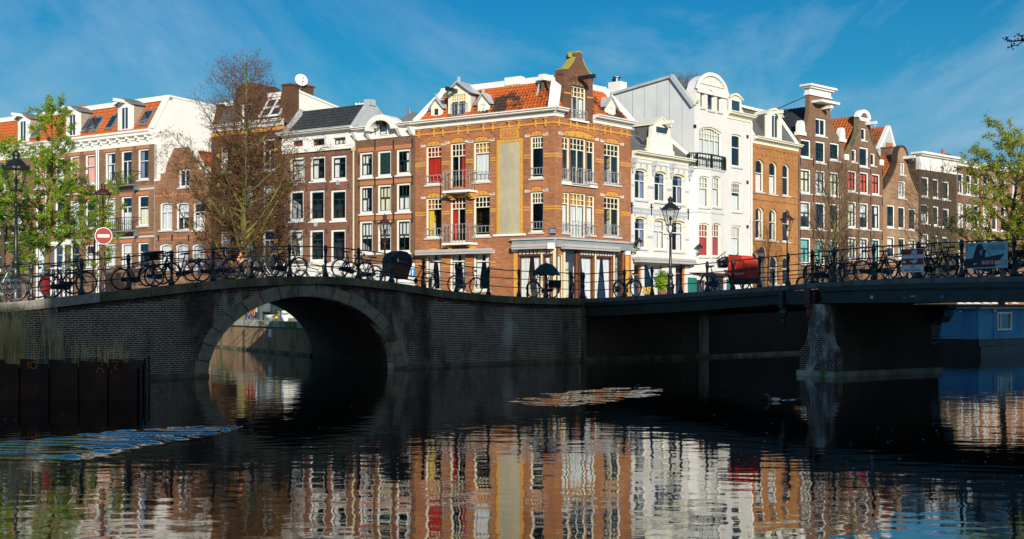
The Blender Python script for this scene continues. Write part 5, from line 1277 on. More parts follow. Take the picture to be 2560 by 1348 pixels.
o = F.part('skylight', MB().hexa([q(a, .25, .0), q(b, .25, .0), q(b, .25, .15), q(a, .25, .15), q(a, .7, .0), q(b, .7, .0), q(b, .7, .15), q(a, .7, .15)]), 'lead_dark'); part('pane', MB().hexa([q(a + .12, .3, .151), q(b - .12, .3, .151), q(b - .12, .3, .16), q(a + .12, .3, .16), q(a + .12, .65, .151), q(b - .12, .65, .151), q(b - .12, .65, .16), q(a + .12, .65, .16)]), 'glass_dark', o)
a, b = F.off(1625, .1), F.off(1675, .1); zd = zc(310)
dormer(F, a + .25, b - .25, z1 - .05, zd, .02, 2.4, 'gable', 'paint_cream', 'paint_cream', cheek='slate', rise=.42, over=.12)
for sg, x in ((-1, a + .25), (1, b - .25)):
    F.part('dormer_scroll', MB().prism([(x, z1), (x + sg * .62, z1), (x + sg * .6, z1 + .35), (x + sg * .42, z1 + .42), (x + sg * .38, z1 + 1.0), (x + sg * .2, z1 + 1.1), (x + sg * .16, zd - .3), (x, zd - .15)], -.0, .25), 'paint_cream')
m = (a + b) / 2; win(F, m - .72, m + .72, z1 + .1, zd - .1, local=True, front=.02, fr='paint_cream', t=.74, nl=2, fw=.1, cur=None, glass='cur_white', uglass='glass_dark')
hoist(F, m + .1, zd + .1, 0, .8, 'paint_cream', .2)
F.part('plinth', MB().box(.0, F.s_(1584) - .02, -.05, -.002, 0, 1.5), 'paint_teal')
F.part('green_board', MB().box(F.s_(1719), L, -.06, -.002, .05, F.p(1725, 694)[1]), 'paint_teal')
# --- tall white house
F = H2 = house('tall_white_house', 'tall white painted house with rounded top, bow window and dark green balcony', onR(1736), onR(1878), GZ); L = F.L
zc = lambda y: F.z(y, F.s_(1775)); zcR = lambda y: F.z(y, F.s_(1842))
for (y0, y1, c, un, t) in ((336, 418, None, (1, 1), .6), (455, 530, ('half', 'white'), (4, 2), .66), (564, 642, ('full', 'white'), (4, 1), .62)): win(F, 1829, 1854, y0, y1, fr='paint_cream', fw=.11, arch=.06, t=t, nl=1, un=un, cur=c)
b0, b1 = F.s_(1744), F.s_(1812)
zb0, zb1 = zc(678), zc(429)
win(F, 1748, 1805, 318, 394, fr='paint_cream', fw=.1, arch=.10, t=.6, nl=4, un=(8, 2), cur=('full', 'white'))
wz0 = zc(268); zcr0, zcr1 = zcR(300), zcR(283)
bt0, bt1 = F.s_(1740), F.s_(1818)
ztop = zc(186); zsh = zc(215)
for (x0, x1, y0, y1, a) in ((1751, 1761, 231, 270, 0), (1769, 1786, 226, 277, .2), (1793, 1804, 241, 281, 0)): win(F, x0, x1, y0, y1, fr='paint_cream', fw=.07, t=0, nl=1 if a == 0 else 1, arch=a, cur=('left', 'white') if a else None)
win(F, 1740, 1764, 700, 742, t=0, nl=2, fr='wood_brown', fw=.09, sill=False); win(F, 1772, 1812, 690, 748, t=.75, nl=3, fr='wood_brown', fw=.09, sill=False, name='shop_window')
wl = [(0, 0), (L, 0), (L, zcr0), (bt1, zcr0), (bt1, zsh - .5)] + [(bt1 + (bt0 - bt1) * k / 10, zsh - .5 + (ztop - zsh + .5) * math.sin(math.pi * k / 10) ** .55) for k in range(1, 10)] + [(bt0, zsh - .5), (bt0, zcr0 + .35), (0, zcr0 + .35)]
wall(F, wl, 'brick_white', .8); rooms(F, 0, L, 0, zcr0)
F.part('top_coping', MB().ring([(p[0] + (.1 if p[0] > (bt0 + bt1) / 2 else -.1), p[1] + .12) for p in wl[4:15]] , [(p[0], p[1] - .1) for p in wl[4:15]], -.12, -.002), 'paint_white')
F.part('panel_moulding', MB().box(bt0 + .3, bt1 - .3, -.07, -.001, zc(214), zc(211)), 'paint_cream')
body(F, 0, L, 0, zcr0, 9, 'cladding_grey')
zk0 = F.po(1680, 193, 1.7)[1]; zk1 = F.po(1529, 247, 7.4)[1]
o = F.part('side_cladding', MB().add([(-.004, 0, 0), (-.004, 0, zcr0 + .3), (-.004, 1.7, zk0), (-.004, 9, zk1 - .25), (-.004, 9, 0), (.4, 0, zcr0 + .3), (.4, 1.7, zk0), (.4, 9, zk1 - .25)], [(0, 1, 2, 3, 4), (1, 5, 6, 2), (2, 6, 7, 3)]), 'cladding_grey')
for k in range(8): part('seam', MB().box(-.02, -.0045, .9 + k, .94 + k, zk0 - 7, min(zcr0 + .3 + 1.3 * (zk0 - zcr0) if 0 else 99, (zk0 + (zk1 - .25 - zk0) * max(0, (.9 + k - 1.7)) / 7.3) if k else zcr0 + .9)), 'plaster_grey', o)
F.part('roof_verge', MB().bar((-.05, .0, zcr0 + .3), (-.05, 1.75, zk0 + .1), .3, .25).bar((-.05, 1.7, zk0 + .06), (-.05, 9, zk1 - .2), .3, .16), 'zinc')
F.part('roof_slope', MB().hexa([(.1, .0, zcr0 + .2), (L - .05, .0, zcr0), (L - .05, 8.9, zcr0), (.1, 8.9, zcr0 + .2), (.1, 1.7, zk0 - .05), (L - .3, 1.7, zk0 - .25), (L - .3, 8.9, zk1 - .5), (.1, 8.9, zk1 - .3)]), 'slate')
F.part('side_window', MB().box(-.03, .02, F.M and 6.2, 6.9, zk1 - 1.3, zk1 - .4), 'glass_dark')
s, y = .3, 6.5; z = F.po(1588, 222, 6.5)[1]
o = F.part('chimney', MB().box(s - .3, s + .5, y - .5, y + .5, z - .6, z + .15), 'plaster_white'); part('chimney_pot', MB().lathe([(.18, 0), (.18, .28), (.3, .3), (.3, .36)], 8, (s, y, z + .15)), 'iron_black', o); part('chimney_pot', MB().lathe([(.12, 0), (.12, .2), (.2, .22), (.2, .27)], 8, (s + .2, y + .35, z + .15)), 'iron_black', o)
cornice(F, bt1 - .1, L + .02, zcr0, zcr1, .5, 'paint_cream')
cornice(F, -.05, bt0, zcr0 + .35, zcr0 + .7, .35, 'paint_cream')
a, b = F.off(1821, .1), F.off(1852, .1)
dormer(F, a, b, zcr1 - .05, zcR(248), .05, 2, 'arch', 'paint_cream', cheek='slate', rise=.28, over=.14)
win(F, a + .18, b - .18, zcr1 + .05, zcR(250), local=True, front=.05, fr='paint_cream', t=0, nl=1, fw=.08, glass='glass_dark', cur=None)
F.part('drainpipe', MB().tube([(L - .08, -.08, .4), (L - .08, -.08, zcr0)], .06, 6), 'stone_white')
# bow window over two floors
def wpt(s, y): p = F.world(s, y); return V2(p.x, p.y)
m = (b0 + b1) / 2; q1, q2_, q3 = F.off(1743, -.42), F.off(1777, -.6), F.off(1809, -.42); m = q2_; pl = [(q1 - .3, .0), (q1, -.42), (m, -.6), (q3, -.42), (q3 + .3, .0)]
for i, (p, q) in enumerate(zip(pl, pl[1:])):
    f = sub(F, wpt(*p), wpt(*q))
    if i in (1, 2):
        xs = (1748, 1773) if i == 1 else (1781, 1802)
        win(f, xs[0], xs[1], 440, 519, fr='paint_cream', fw=.09, arch=.08, t=.62, nl=1, un=(3, 2), cur=('full', 'white'))
        win(f, xs[0], xs[1], 558, 642, fr='paint_cream', fw=.09, arch=.08, t=.60, nl=1, un=(3, 2), cur=('full', 'red'))
    zz = [zb0, zb1]
    f.part('bow_wall', MB().prism([(0, zb0), (f.L, zb0), (f.L, zb1), (0, zb1)], 0, .2, holes=f.holes, reveal=.2), 'brick_white')

flr = lambda z0, z1, e: MB().add([(p[0] + (p[0] - m) * e, p[1] * (1 + e), z0) for p in pl] + [(p[0] + (p[0] - m) * e, p[1] * (1 + e), z1) for p in pl], [(0, 1, 2, 3, 4), (9, 8, 7, 6, 5)] + [(i, i + 1, i + 6, i + 5) for i in range(4)])
F.part('bow_floor', flr(zb0 - .14, zb0, .06), 'stone_sill'); F.part('bow_band', flr(zc(537), zc(533), .05), 'stone_sill'); F.part('bow_roof', flr(zb1, zb1 + .12, .1), 'stone_sill')
bp = MB(); zt = zc(392); zq = zb1 + .12
up = [(p[0] + (p[0] - m) * .06, p[1] * 1.1) for p in pl]
for p, q in zip(up, up[1:]):
    bp.bar((p[0], p[1], zt), (q[0], q[1], zt), .10, .09); bp.bar((p[0], p[1], zq + .15), (q[0], q[1], zq + .15), .05, .04)
    n = 5
    for k in range(n + 1): x = p[0] + (q[0] - p[0]) * k / n; y = p[1] + (q[1] - p[1]) * k / n; w_ = .06 if k in (0, n) else .018; bp.box(x - w_, x + w_, y - w_, y + w_, zq, zt - .04)
F.part('balcony_rail', bp, 'paint_green')
for px, py in ((1737, 316), (1737, 437), (1738, 555), (1868, 342), (1868, 456), (1868, 567)):
    s, z = F.p(px, py); F.part('wall_vent', MB().box(s - .12, s + .12, -.05, -.001, z - .11, z + .11), 'iron_black')
F.part('shop_sign_board', MB().box(F.s_(1743), F.s_(1818), -.35, -.002, zc(688), zc(674)), 'wood_brown')
F.part('shop_board', MB().box(.0, F.s_(1740), -.06, -.002, 0, zc(696)), 'paint_teal')
F.part('shop_board', MB().box(F.s_(1816), F.s_(1826), -.06, -.002, 0, zc(696)), 'paint_teal')
# --- amber brick house
F = I_ = house('amber_house', 'amber brick house with arched windows and slate mansard dormer', onR(1880), onR(1995), GZ); L = F.L
for (x0, x1, y0, y1) in ((1888, 1910, 398, 480), (1922, 1943, 404, 486), (1955, 1974, 410, 490), (1888, 1910, 517, 598), (1922, 1943, 522, 602), (1955, 1974, 526, 605), (1924, 1945, 640, 711), (1955, 1975, 642, 714)):
    win(F, x0, x1, y0, y1, fr='paint_cream', fw=.09, arch=.26, t=.58, nl=1, un=(1, 1), cur=('half', 'white') if y1 in (480, 486) else ('sides', 'cream') if y0 > 515 and y0 < 600 and x0 < 1930 else None)
zc = lambda y: F.z(y, F.s_(1937)); z0, z1 = zc(368), zc(352)
wall(F, [(0, 0), (L, 0), (L, z0), (0, z0)], 'brick_amber'); rooms(F, 0, L, 0, z0); body(F, 0, L, 0, z0, 9, 'cladding_grey')
for h in F.holes:
    zz = max(p[1] for p in h); a = .26 * (h[1][0] - h[0][0])
    F.part('brow', MB().ring([(p[0] * 1.0 + (.14 if p[0] > (h[0][0] + h[1][0]) / 2 else -.14), p[1] + (.16 if p[1] > zz - a - .01 else 0)) for p in h], h, -.03, -.001), 'brick_amber')
cornice(F, 0, L, z0, z1, .5, 'paint_cream')
for k in range(12): x = L * (k + .5) / 12; F.part('corbel', MB().box(x - .08, x + .08, -.06, -.001, z0 - .75, z0 - .25), 'brick_amber')
F.part('corbel_course', MB().box(0, L, -.07, -.001, z0 - .25, z0), 'brick_amber')
for y in (490, 505, 607): F.part('string_course', MB().box(0, L, -.06, -.001, zc(y), zc(y) + .12), 'brick_amber')
SK3 = 1.2; zr = F.po(1900, 281, SK3)[1]
F.part('roof_slope', MB().hexa([(0, -.02, z1), (L - .25, -.02, z1), (L - .25, 8.5, z1), (0, 8.5, z1), (.1, SK3, zr), (L - .9, SK3, zr), (L - .9, 8.5, zr), (.1, 8.5, zr)]), 'slate')
F.part('roof_edge', MB().box(.0, L - .85, SK3 - .2, SK3 + .2, zr, zr + .18), 'paint_cream'); F.part('verge', MB().bar((L - .12, -.1, z1), (L - .85, SK3, zr + .1), .22, .2), 'paint_cream'); F.part('verge', MB().bar((.0, -.1, z1), (.1, SK3, zr + .1), .3, .2), 'paint_cream')
a, b = F.off(1914, .0), F.off(1953, .0); zd = zc(290)
dormer(F, a, b, z1 - .02, zd, -.05, 2.2, 'arch', 'paint_cream', cheek='slate', rise=.42, over=.14); m = (a + b) / 2
win(F, m - .5, m + .5, z1 + .1, zd + .05, local=True, front=-.05, fr='paint_cream', t=0, nl=2, fw=.09, glass='glass_dark'); hoist(F, m, zd + .22, -.05, .7, 'paint_cream', .18)
F.part('plinth', MB().box(0, L, -.05, -.002, 0, .8), 'stone_sandy')
# --- neck gable house
F = J_ = house('neck_gable_house', 'brown brick house with tall neck gable topped by a white cornice', onJ(1997), onJ(2110), GZ); L = F.L
zc = lambda y: F.z(y, F.s_(2052))
def cols(F, xs, rows, **k):
    for y0, y1, c, kw in rows:
        for i, (x0, x1) in enumerate(xs):
            dy = 0
            win(F, x0, x1, y0[i] if isinstance(y0, tuple) else y0, y1[i] if isinstance(y1, tuple) else y1, cur=c[i] if isinstance(c, list) else c, **{**k, **kw})
wh = dict(fw=.13, bar='paint_green')
X = ((2002, 2028), (2039, 2064), (2075, 2099))
cols(F, X, [((348, 353, 357), (395, 408, 402), [None, None, None], dict(t=.5, un=(3, 2), nl=3, glass='glass')),
            ((422, 426, 430), (484, 487, 491), [('full', 'cream'), ('full', 'white'), ('full', 'cream')], dict(t=.6, un=(2, 1))),
            ((503, 506, 509), (572, 575, 578), [('top', 'white'), None, None], dict(t=.6)),
            ((594, 597, 600), (660, 664, 668), ('full', 'teal'), dict(t=.6))], **wh)
win(F, 2039, 2066, 296, 341, t=0, nl=2, fw=.13)
n0, n1 = F.s_(2022), F.s_(2078)
nk0, nk1 = F.s_(2023), F.s_(2076); za, zs = zc(345), zc(250)
def curve(x0, z0_, x1, z1_, n=6): return [(x0 + (x1 - x0) * (1 - math.cos(math.pi / 2 * k / n)), z0_ + (z1_ - z0_) * math.sin(math.pi / 2 * k / n)) for k in range(n + 1)]
def ccurve(xo, zo, xi, zi, n=7): return [(xi + (xo - xi) * (1 - math.sin(math.pi / 2 * k / n)), zo + (zi - zo) * (1 - math.cos(math.pi / 2 * k / n)) ) for k in range(n + 1)]
zn = zc(243)
rightc = [(nk1 + (L - .25 - nk1) * (1 - k / 7) ** 2.2, za + (zc(275) - za) * k / 7) for k in range(8)]
leftc = [(nk0 - (nk0 - .3) * (1 - k / 7) ** 2.2, za + (zc(275) - za) * k / 7) for k in range(8)]
ol = [(0, 0), (L, 0), (L, za)] + rightc + [(nk1, zn), (nk0, zn)] + leftc[::-1] + [(0, za)]
wall(F, ol, 'brick_grey', .35); rooms(F, 0, L, 0, za); body(F, 0, L, 0, za, 10, 'brick_soot')
F.part('neck_cap', MB().box(nk0 - .08, nk1 + .08, -.12, .45, zn, zn + .12).box(nk0, nk1, -.05, .4, zn + .12, zc(226)).box(nk0 - .2, nk1 + .2, -.25, .5, zc(226), zc(222)).box(nk0 - .35, nk1 + .35, -.4, .6, zc(222), zc(217)), 'paint_white')
for x in (.35, L - .3): F.part('claw_stone', MB().box(x - .42, x + .42, -.15, .35, za - .05, za + .2).prism([(x - .32, za + .2), (x + .32, za + .2), (x + .3, za + .7), (x + .18, za + 1.0), (x - .12, za + 1.05), (x - .3, za + .75)], -.1, .3), 'stone_white')
hoist(F, (nk0 + nk1) / 2 + .25, zc(270), 0, .9, 'paint_white', .28); F.part('hoist_hood', MB().box(nk0 + .3, nk1 - .1, -.9, .2, zc(262), zc(256)), 'paint_white')
tiles(F, (.0, 10, za), (.0, .5, za), (L / 2, .5, zc(262)), (L / 2, 10, zc(262)), 'tile_black', .3, .36); tiles(F, (L, .5, za), (L, 10, za), (L / 2, 10, zc(262)), (L / 2, .5, zc(262)), 'tile_black', .3, .36)
for y in (410, 497, 588):
    for px in (2000, 2033, 2070, 2104): s = F.s_(px); z = zc(y); F.part('wall_anchor', MB().box(s - .025, s + .025, -.05, -.001, z - .3, z + .3), 'iron_black')
F.part('plinth', MB().box(0, L, -.05, -.002, 0, .9), 'stone_sandy')
F.part('stay_bar', MB().bar((nk0, .3, zn - .1), (.6, 3.6, zc(262) - .6), .05), 'iron_black')
# --- bell gable with red curtains
F = K_ = house('bell_gable_house', 'narrow brick house with bell gable and red curtains', onJ(2111), onJ(2207), GZ); L = F.L
zc = lambda y: F.z(y, F.s_(2159))
X = ((2120, 2142), (2150, 2172), (2180, 2201))
cols(F, X, [((426, 430, 434), (480, 485, 488), ('full', 'scarlet'), dict(t=.6, un=(2, 1))), ((503, 507, 511), (570, 573, 575), [('full', 'cream'), ('top', 'white'), ('right', 'white')], dict(t=.62)), ((592, 594, 597), (650, 652, 655), [('full', 'cream'), ('full', 'white'), ('full', 'teal')], dict(t=.6, un=(2, 2)))], **wh)
win(F, 2149, 2172, 368, 418, t=0, nl=1, fw=.13); win(F, 2130, 2142, 373, 406, t=0, nl=1, fw=.11); win(F, 2177, 2189, 383, 415, t=0, nl=1, fw=.11); win(F, 2153, 2166, 320, 352, t=0, nl=1, fw=.11)
za, zn, zt = zc(404), zc(318), zc(278); nk0, nk1 = F.s_(2146), F.s_(2173); gm = (nk0 + nk1) / 2
rightc = [(nk1 + (L - .1 - nk1) * (1 - k / 7) ** 1.5, za + (zn - za) * k / 7) for k in range(8)]; leftc = [(nk0 - (nk0 - .1) * (1 - k / 7) ** 1.5, za + (zn - za) * k / 7) for k in range(8)]
capc = [(gm + (nk1 - gm) * math.cos(math.pi * k / 8), zn + .6 + (zt - zn - .6) * math.sin(math.pi * k / 8)) for k in range(9)]
ol = [(0, 0), (L, 0), (L, za)] + rightc + capc + leftc[::-1] + [(0, za)]
wall(F, ol, 'brick_grey', .35); rooms(F, 0, L, 0, za); body(F, 0, L, 0, za, 10, 'brick_soot')
ed = MB(); tp = rightc + capc + leftc[::-1]
for p, q in zip(tp, tp[1:]): ed.bar((p[0], .15, p[1] + .03), (q[0], .15, q[1] + .03), .44 if abs(q[0] - p[0]) > .04 else .12, .12 if abs(q[0] - p[0]) > .04 else .44, up=(0, 0, 1) if abs(q[0] - p[0]) > .04 else (0, 1, 0))
F.part('gable_coping', ed, 'stone_coping')
F.part('gable_cap', MB().ring([(gm + (p[0] - gm) * 1.2, p[1] + .12) for p in capc], [(gm + (p[0] - gm) * .8, p[1] - .14) for p in capc], -.08, .3), 'stone_white')
for x in (.25, L - .25): F.part('claw_stone', MB().box(x - .25, x + .25, -.1, .3, za - .1, za + .35), 'stone_white')
hoist(F, gm + .35, zc(308), 0, .9, 'paint_white', .2)
zrid = zc(288)
tiles(F, (.0, 10, za), (.0, .5, za), (L / 2, .5, zrid), (L / 2, 10, zrid), 'tile_rust', .3, .36); tiles(F, (L, .5, za), (L, 10, za), (L / 2, 10, zrid), (L / 2, .5, zrid), 'tile_rust', .3, .36)
for y in (425, 500, 588):
    for px in (2114, 2146, 2176, 2205): s = F.s_(px); z = zc(y); F.part('wall_anchor', MB().box(s - .025, s + .025, -.05, -.001, z - .3, z + .3), 'iron_black')
# rear gable house showing above
A, B = F.world(L - .4, 8), F.world(L + 6, 8)
F = house('rear_gable_house', 'house behind with white edged grey gable and orange tiled roof', V2(A.x, A.y), V2(B.x, B.y), GZ); L = F.L
pk = F.p(2222, 316); lo = F.p(2196, 375); hi = F.p(2240, 383)
ol = [(lo[0], 0), (hi[0], 0), (hi[0], hi[1]), pk, lo]
wall(F, ol, 'plaster_grey', .3); ed = MB(); ed.bar((lo[0], .1, lo[1]), (pk[0], .1, pk[1]), .4, .25).bar((hi[0], .1, hi[1]), (pk[0], .1, pk[1]), .4, .25); F.part('gable_edge', ed, 'paint_white')
tiles(F, (lo[0], 8, lo[1]), (lo[0], .1, lo[1]), (pk[0], .1, pk[1]), (pk[0], 8, pk[1]), 'tile_rust', .3, .36); tiles(F, (hi[0], .1, hi[1]), (hi[0], 8, hi[1]), (pk[0], 8, pk[1]), (pk[0], .1, pk[1]), 'tile_rust', .3, .36)
# --- worn bell gable house
F = L_ = house('worn_gable_house', 'worn tan brick house with plain curved gable and white hoist beam', onJ(2208), onJ(2296), GZ); L = F.L
zc = lambda y: F.z(y, F.s_(2252))
cols(F, ((2218, 2238), (2246, 2264), (2272, 2291)), [((512, 516, 521), (570, 573, 576), None, dict(t=.58)), ((591, 594, 597), (645, 647, 650), [('top', 'white'), ('half', 'white'), ('top', 'white')], dict(t=.6))], **wh)
win(F, 2246, 2265, 452, 496, t=0, nl=2, fw=.12, cur=('full', 'white')); win(F, 2250, 2263, 407, 438, t=0, nl=2, fw=.1, cur=('full', 'white'))
za, zn, zt = zc(478), zc(395), zc(366); nk0, nk1 = F.s_(2241), F.s_(2268); gm = (nk0 + nk1) / 2
rightc = [(nk1 + (L - nk1) * (1 - k / 7) ** 1.7, za + (zn - za) * k / 7) for k in range(8)]; leftc = [(nk0 - nk0 * (1 - k / 7) ** 1.7, za + (zn - za) * k / 7) for k in range(8)]
capc = [(gm + (nk1 - gm) * math.cos(math.pi * k / 8), zn + (zt - zn) * math.sin(math.pi * k / 8)) for k in range(9)]
ol = [(0, 0), (L, 0)] + rightc + capc[1:-1] + leftc[::-1]
wall(F, ol, 'brick_tan', .35); rooms(F, 0, L, 0, za); body(F, 0, L, 0, za, 10, 'brick_soot')
ed = MB(); tp = rightc + capc[1:-1] + leftc[::-1]
for p, q in zip(tp, tp[1:]): ed.bar((p[0], .16, p[1] + .04), (q[0], .16, q[1] + .04), .5 if abs(q[0] - p[0]) > .04 else .14, .14 if abs(q[0] - p[0]) > .04 else .5, up=(0, 0, 1) if abs(q[0] - p[0]) > .04 else (0, 1, 0))
F.part('gable_coping', ed, 'brick_soot'); hoist(F, gm + .3, zc(393), 0, 1., 'paint_white', .2)
zrid = zc(385)
tiles(F, (.0, 10, za), (.0, .5, za), (L / 2, .5, zrid), (L / 2, 10, zrid), 'tile_rust', .3, .36); tiles(F, (L, .5, za), (L, 10, za), (L / 2, 10, zrid), (L / 2, .5, zrid), 'tile_rust', .3, .36)
s = F.off(2223, 5); z = F.po(2223, 372, 5)[1]
o = F.part('chimney', MB().box(s - .55, s + .55, 4.5, 5.5, z - 2.5, z).box(s - .62, s + .62, 4.4, 5.6, z, z + .12), 'brick_terrace')
for k in range(4): part('chimney_pot', MB().lathe([(.1, 0), (.09, .35), (.11, .38)], 7, (s - .4 + .27 * k, 5, z + .12)), 'clay_pot', o)
# --- sooty house with white frieze
F = M_ = house('soot_house', 'sooty dark brick house with broad white frieze and flat cornice', onJ(2298), onJ(2390), GZ); L = F.L
zc = lambda y: F.z(y, F.s_(2344))
cols(F, ((2304, 2323), (2332, 2348), (2356, 2374)), [((442, 447, 453), (493, 496, 500), None, dict(t=.55, un=(2, 1))), ((510, 515, 521), (560, 565, 570), [('half', 'white'), None, None], dict(t=.55, un=(2, 1))), ((584, 588, 592), (640, 642, 645), [('full', 'white'), None, None], dict(t=.6))], **wh)
z0, z1 = zc(430), zc(396)
wall(F, [(0, 0), (L, 0), (L, z0), (0, z0)], 'brick_soot'); rooms(F, 0, L, 0, z0); body(F, 0, L, 0, z1, 10, 'brick_soot', y0=.31)
F.part('frieze', MB().box(0, L, -.06, .3, z0, z1), 'plaster_white'); F.part('cornice', MB().box(-.15, L + .15, -.3, .5, z1, z1 + .12).box(-.3, L + .3, -.5, .6, z1 + .12, z1 + .3), 'paint_white')
hoist(F, L * .55, zc(412), 0, .9, 'paint_white', .18)
# --- plain row behind the right-hand trees
for i, (xa, xb, mat, lab, yc, cy) in enumerate(((2392, 2452, 'brick_grey', 'low brown brick house half hidden by bare tree beside the sooty house', 418, 0), (2454, 2520, 'brick_tan', 'pale brick house behind the olive green tree above the blue banner', 425, 0), (2522, 2610, 'brick_small', 'red brick house at the right edge behind the olive green tree', 432, 0))):
    F = house('canal_house', lab, onJ(xa), onJ(xb), GZ, group='houses behind the right hand trees'); L = F.L; zz = F.p((xa + xb) / 2, yc)[1]
    n = 3
    for r, (u0, u1) in enumerate(((.08, .24), (.33, .5), (.58, .75), (.81, .95))):
        for k in range(n):
            a = L * (k + .5) / n - .55; win(F, a, a + 1.1, zz * u0, zz * u1, local=True, fw=.12, t=.6, nl=2 if r % 2 else 1, cur=('full', 'white') if rng.random() < .4 else None)
    wall(F, [(0, 0), (L, 0), (L, zz), (0, zz)], mat); rooms(F, 0, L, 0, zz); body(F, 0, L, 0, zz, 10, 'brick_soot')
    cornice(F, 0, L, zz, zz + .4, .4)
    if i == 0:
        F.part('chimney', MB().box(L - .6, L + .4, 3, 4.2, zz, zz + 1.6), 'brick_soot'); F.part('chimney_pot', MB().lathe([(.15, 0), (.13, .5)], 7, (L, 3.6, zz + 1.6)), 'clay_pot')
    F.part('roof_slope', MB().hexa([(0, .3, zz + .4), (L, .3, zz + .4), (L, 10, zz + .4), (0, 10, zz + .4), (0, 4, zz + 1.2), (L, 4, zz + 1.2), (L, 6, zz + 1.2), (0, 6, zz + 1.2)]), 'slate')
# ---------------------------------------------------------------- houses on the photographer's bank (they cast the long shadow over the bridges)
def bank(x): return V2(x, -14 + .78 * x)
for i, (xa, xb, h) in enumerate(((-16, -9.6, 20), (-9.6, -4.9, 21), (-4.9, -2.6, 18.6), (-2.6, 3.2, 21.3), (3.2, 11, 21.6), (11, 16.6, 21.5), (16.6, 19.2, 17.6), (19.2, 20.7, 21.2), (20.7, 27.9, 21.4), (27.9, 35, 20.5), (35, 43, 20.5))):
    F = house('bank_house', ('%s %s brick house in the row across the water, behind the viewpoint' % (['first', 'second', 'third', 'fourth', 'fifth', 'sixth', 'seventh', 'eighth', 'ninth', 'tenth', 'eleventh', 'twelfth'][i], ['flat topped', 'gabled'][i % 2])), bank(xb), bank(xa), 1.2, group='houses on the bank behind the viewpoint'); L = F.L
    F.part('roof', MB().box(.01, L - .01, .5, 9, 0, h - 4.6), 'slate'); F.part('front', MB().box(.01, L - .01, 0, .5, 0, h - 1.2 - (1.2 if i % 2 else 0)), ['brick_umber', 'brick_terrace', 'brick_brown'][i % 3])
    if i % 2: F.part('gable', MB().prism([(.05, h - 2.4), (L - .05, h - 2.4), (L * .72, h - 1.2), (L * .28, h - 1.2)], 0, .5), 'brick_terrace')
# ---------------------------------------------------------------- houseboat, sheet-pile box, reeds
bc = at(2443, 849, 56.6); C0 = V2(bc.x, bc.y); uB = V2(.74, .672); uS = V2(-.67, .742)
BT = thing('houseboat', 'blue planked houseboat with white framed window moored beyond the steel bridge', 'houseboat', (C0.x, C0.y, 0))
inv = Matrix.Translation((-C0.x, -C0.y, 0))
fr_ = Fac(BT, C0, C0 + uB * 14, 0); fr_.Ml = inv @ fr_.M
fs_ = Fac(BT, C0 + uS * 4.5, C0, 0); fs_.Ml = inv @ fs_.M
zb, zt = .74, 2.14; npl = 13; ph = (zt - zb) / npl
wr = []; x0w, x1w = fr_.s_(2491), fr_.s_(2527); wz0, wz1 = fr_.z(827, x0w), fr_.z(780, x0w)
for f, segs in ((fs_, ((0, 4.48),)), (fr_, ((0.02, x0w - .35), (x0w - .3, 14)))):
    for k in range(npl):
        for a, b in segs:
            za = zb + k * ph; cuts = [(a, b)]
            if f is fr_ and a < x0w < b and za + ph > wz0 and za < wz1: cuts = [(a, x0w), (x1w, b)]
            for p, q in cuts:
                if q - p > .04: f.part('plank', MB().hexa([(p, -.045, za + .004), (q, -.045, za + .004), (q, .06, za + .004), (p, .06, za + .004), (p, -.012, za + ph - .004), (q, -.012, za + ph - .004), (q, .06, za + ph - .004), (p, .06, za + ph - .004)]), 'blue_plank')
    f.part('hull', MB().box(-.25 if f is fr_ else .02, f.L + (0 if f is fr_ else .25), -.3, 2, -.4, .40).box(-.12 if f is fr_ else .02, f.L + (0 if f is fr_ else .1), -.15, 2, .40, .735), 'hull_black')
    f.part('roof_edge', MB().box(-.2 if f is fr_ else -.1, f.L + (0 if f is fr_ else .2), -.3, 1.5, zt + .07, zt + .19), 'roof_felt'); f.part('eave_board', MB().box(-.1, f.L, -.2, .1, zt + .003, zt + .065), 'paint_white')
    f.part('core', MB().box(.06, f.L - .06, .061, 4, .4, zt + .06), 'hull_black')
win(fr_, x0w, x1w, wz0, wz1, local=True, t=0, nl=1, fw=.09, rec=-.06, sill=False, cur=('full', 'teal'))
w_ = fr_.part('window_bar', MB().box(x0w + .3, x0w + .38, -.05, .0, wz0 + .1, wz1 - .09), 'paint_white')
s, z = fs_.p(2404, 779); fs_.part('deck_lamp', MB().box(s - .04, s + .04, -.12, -.02, z - .04, z + .04), 'sign_white')
s, z = fr_.p(2481, 774); fr_.part('junction_box', MB().box(s - .09, s + .09, -.14, -.02, z - .1, z + .1), 'pale_grey')
fr_.part('corner_post', MB().box(x0w - .35, x0w - .3, -.06, .05, zb, zt), 'blue_plank')
# sheet-pile planter at the left
p0 = at(-60, 905, 30.2); p1 = at(345, 903, 30.); p2 = at(376, 884, 34.8); ZP = .88
SPT = thing('sheet_pile_planter', 'rusted sheet pile planter in the water at the left, chalk numbers on its side', 'planter', (p1.x, p1.y, 0))
inv = Matrix.Translation((-p1.x, -p1.y, 0))
fp = Fac(SPT, V2(p0.x, p0.y), V2(p1.x, p1.y), 0); fp.Ml = inv @ fp.M
fq = Fac(SPT, V2(p1.x, p1.y), V2(p2.x, p2.y), 0); fq.Ml = inv @ fq.M
def pile(f, n, wob):
    w_ = f.L / n
    for k in range(n):                                           # trough-shaped steel sheets
        a = k * w_; d = .0 if k % 2 else .05
        zz = ZP + rng.uniform(-.02, .05) + (wob * (k % 2))
        f.part('steel_sheet', MB().prism([(a, -.8), (a + w_ - .01, -.8), (a + w_ - .01, zz), (a, zz + .02)], -d, -d + .02), 'rust')
pile(fp, 11, .05); pile(fq, 6, .0)
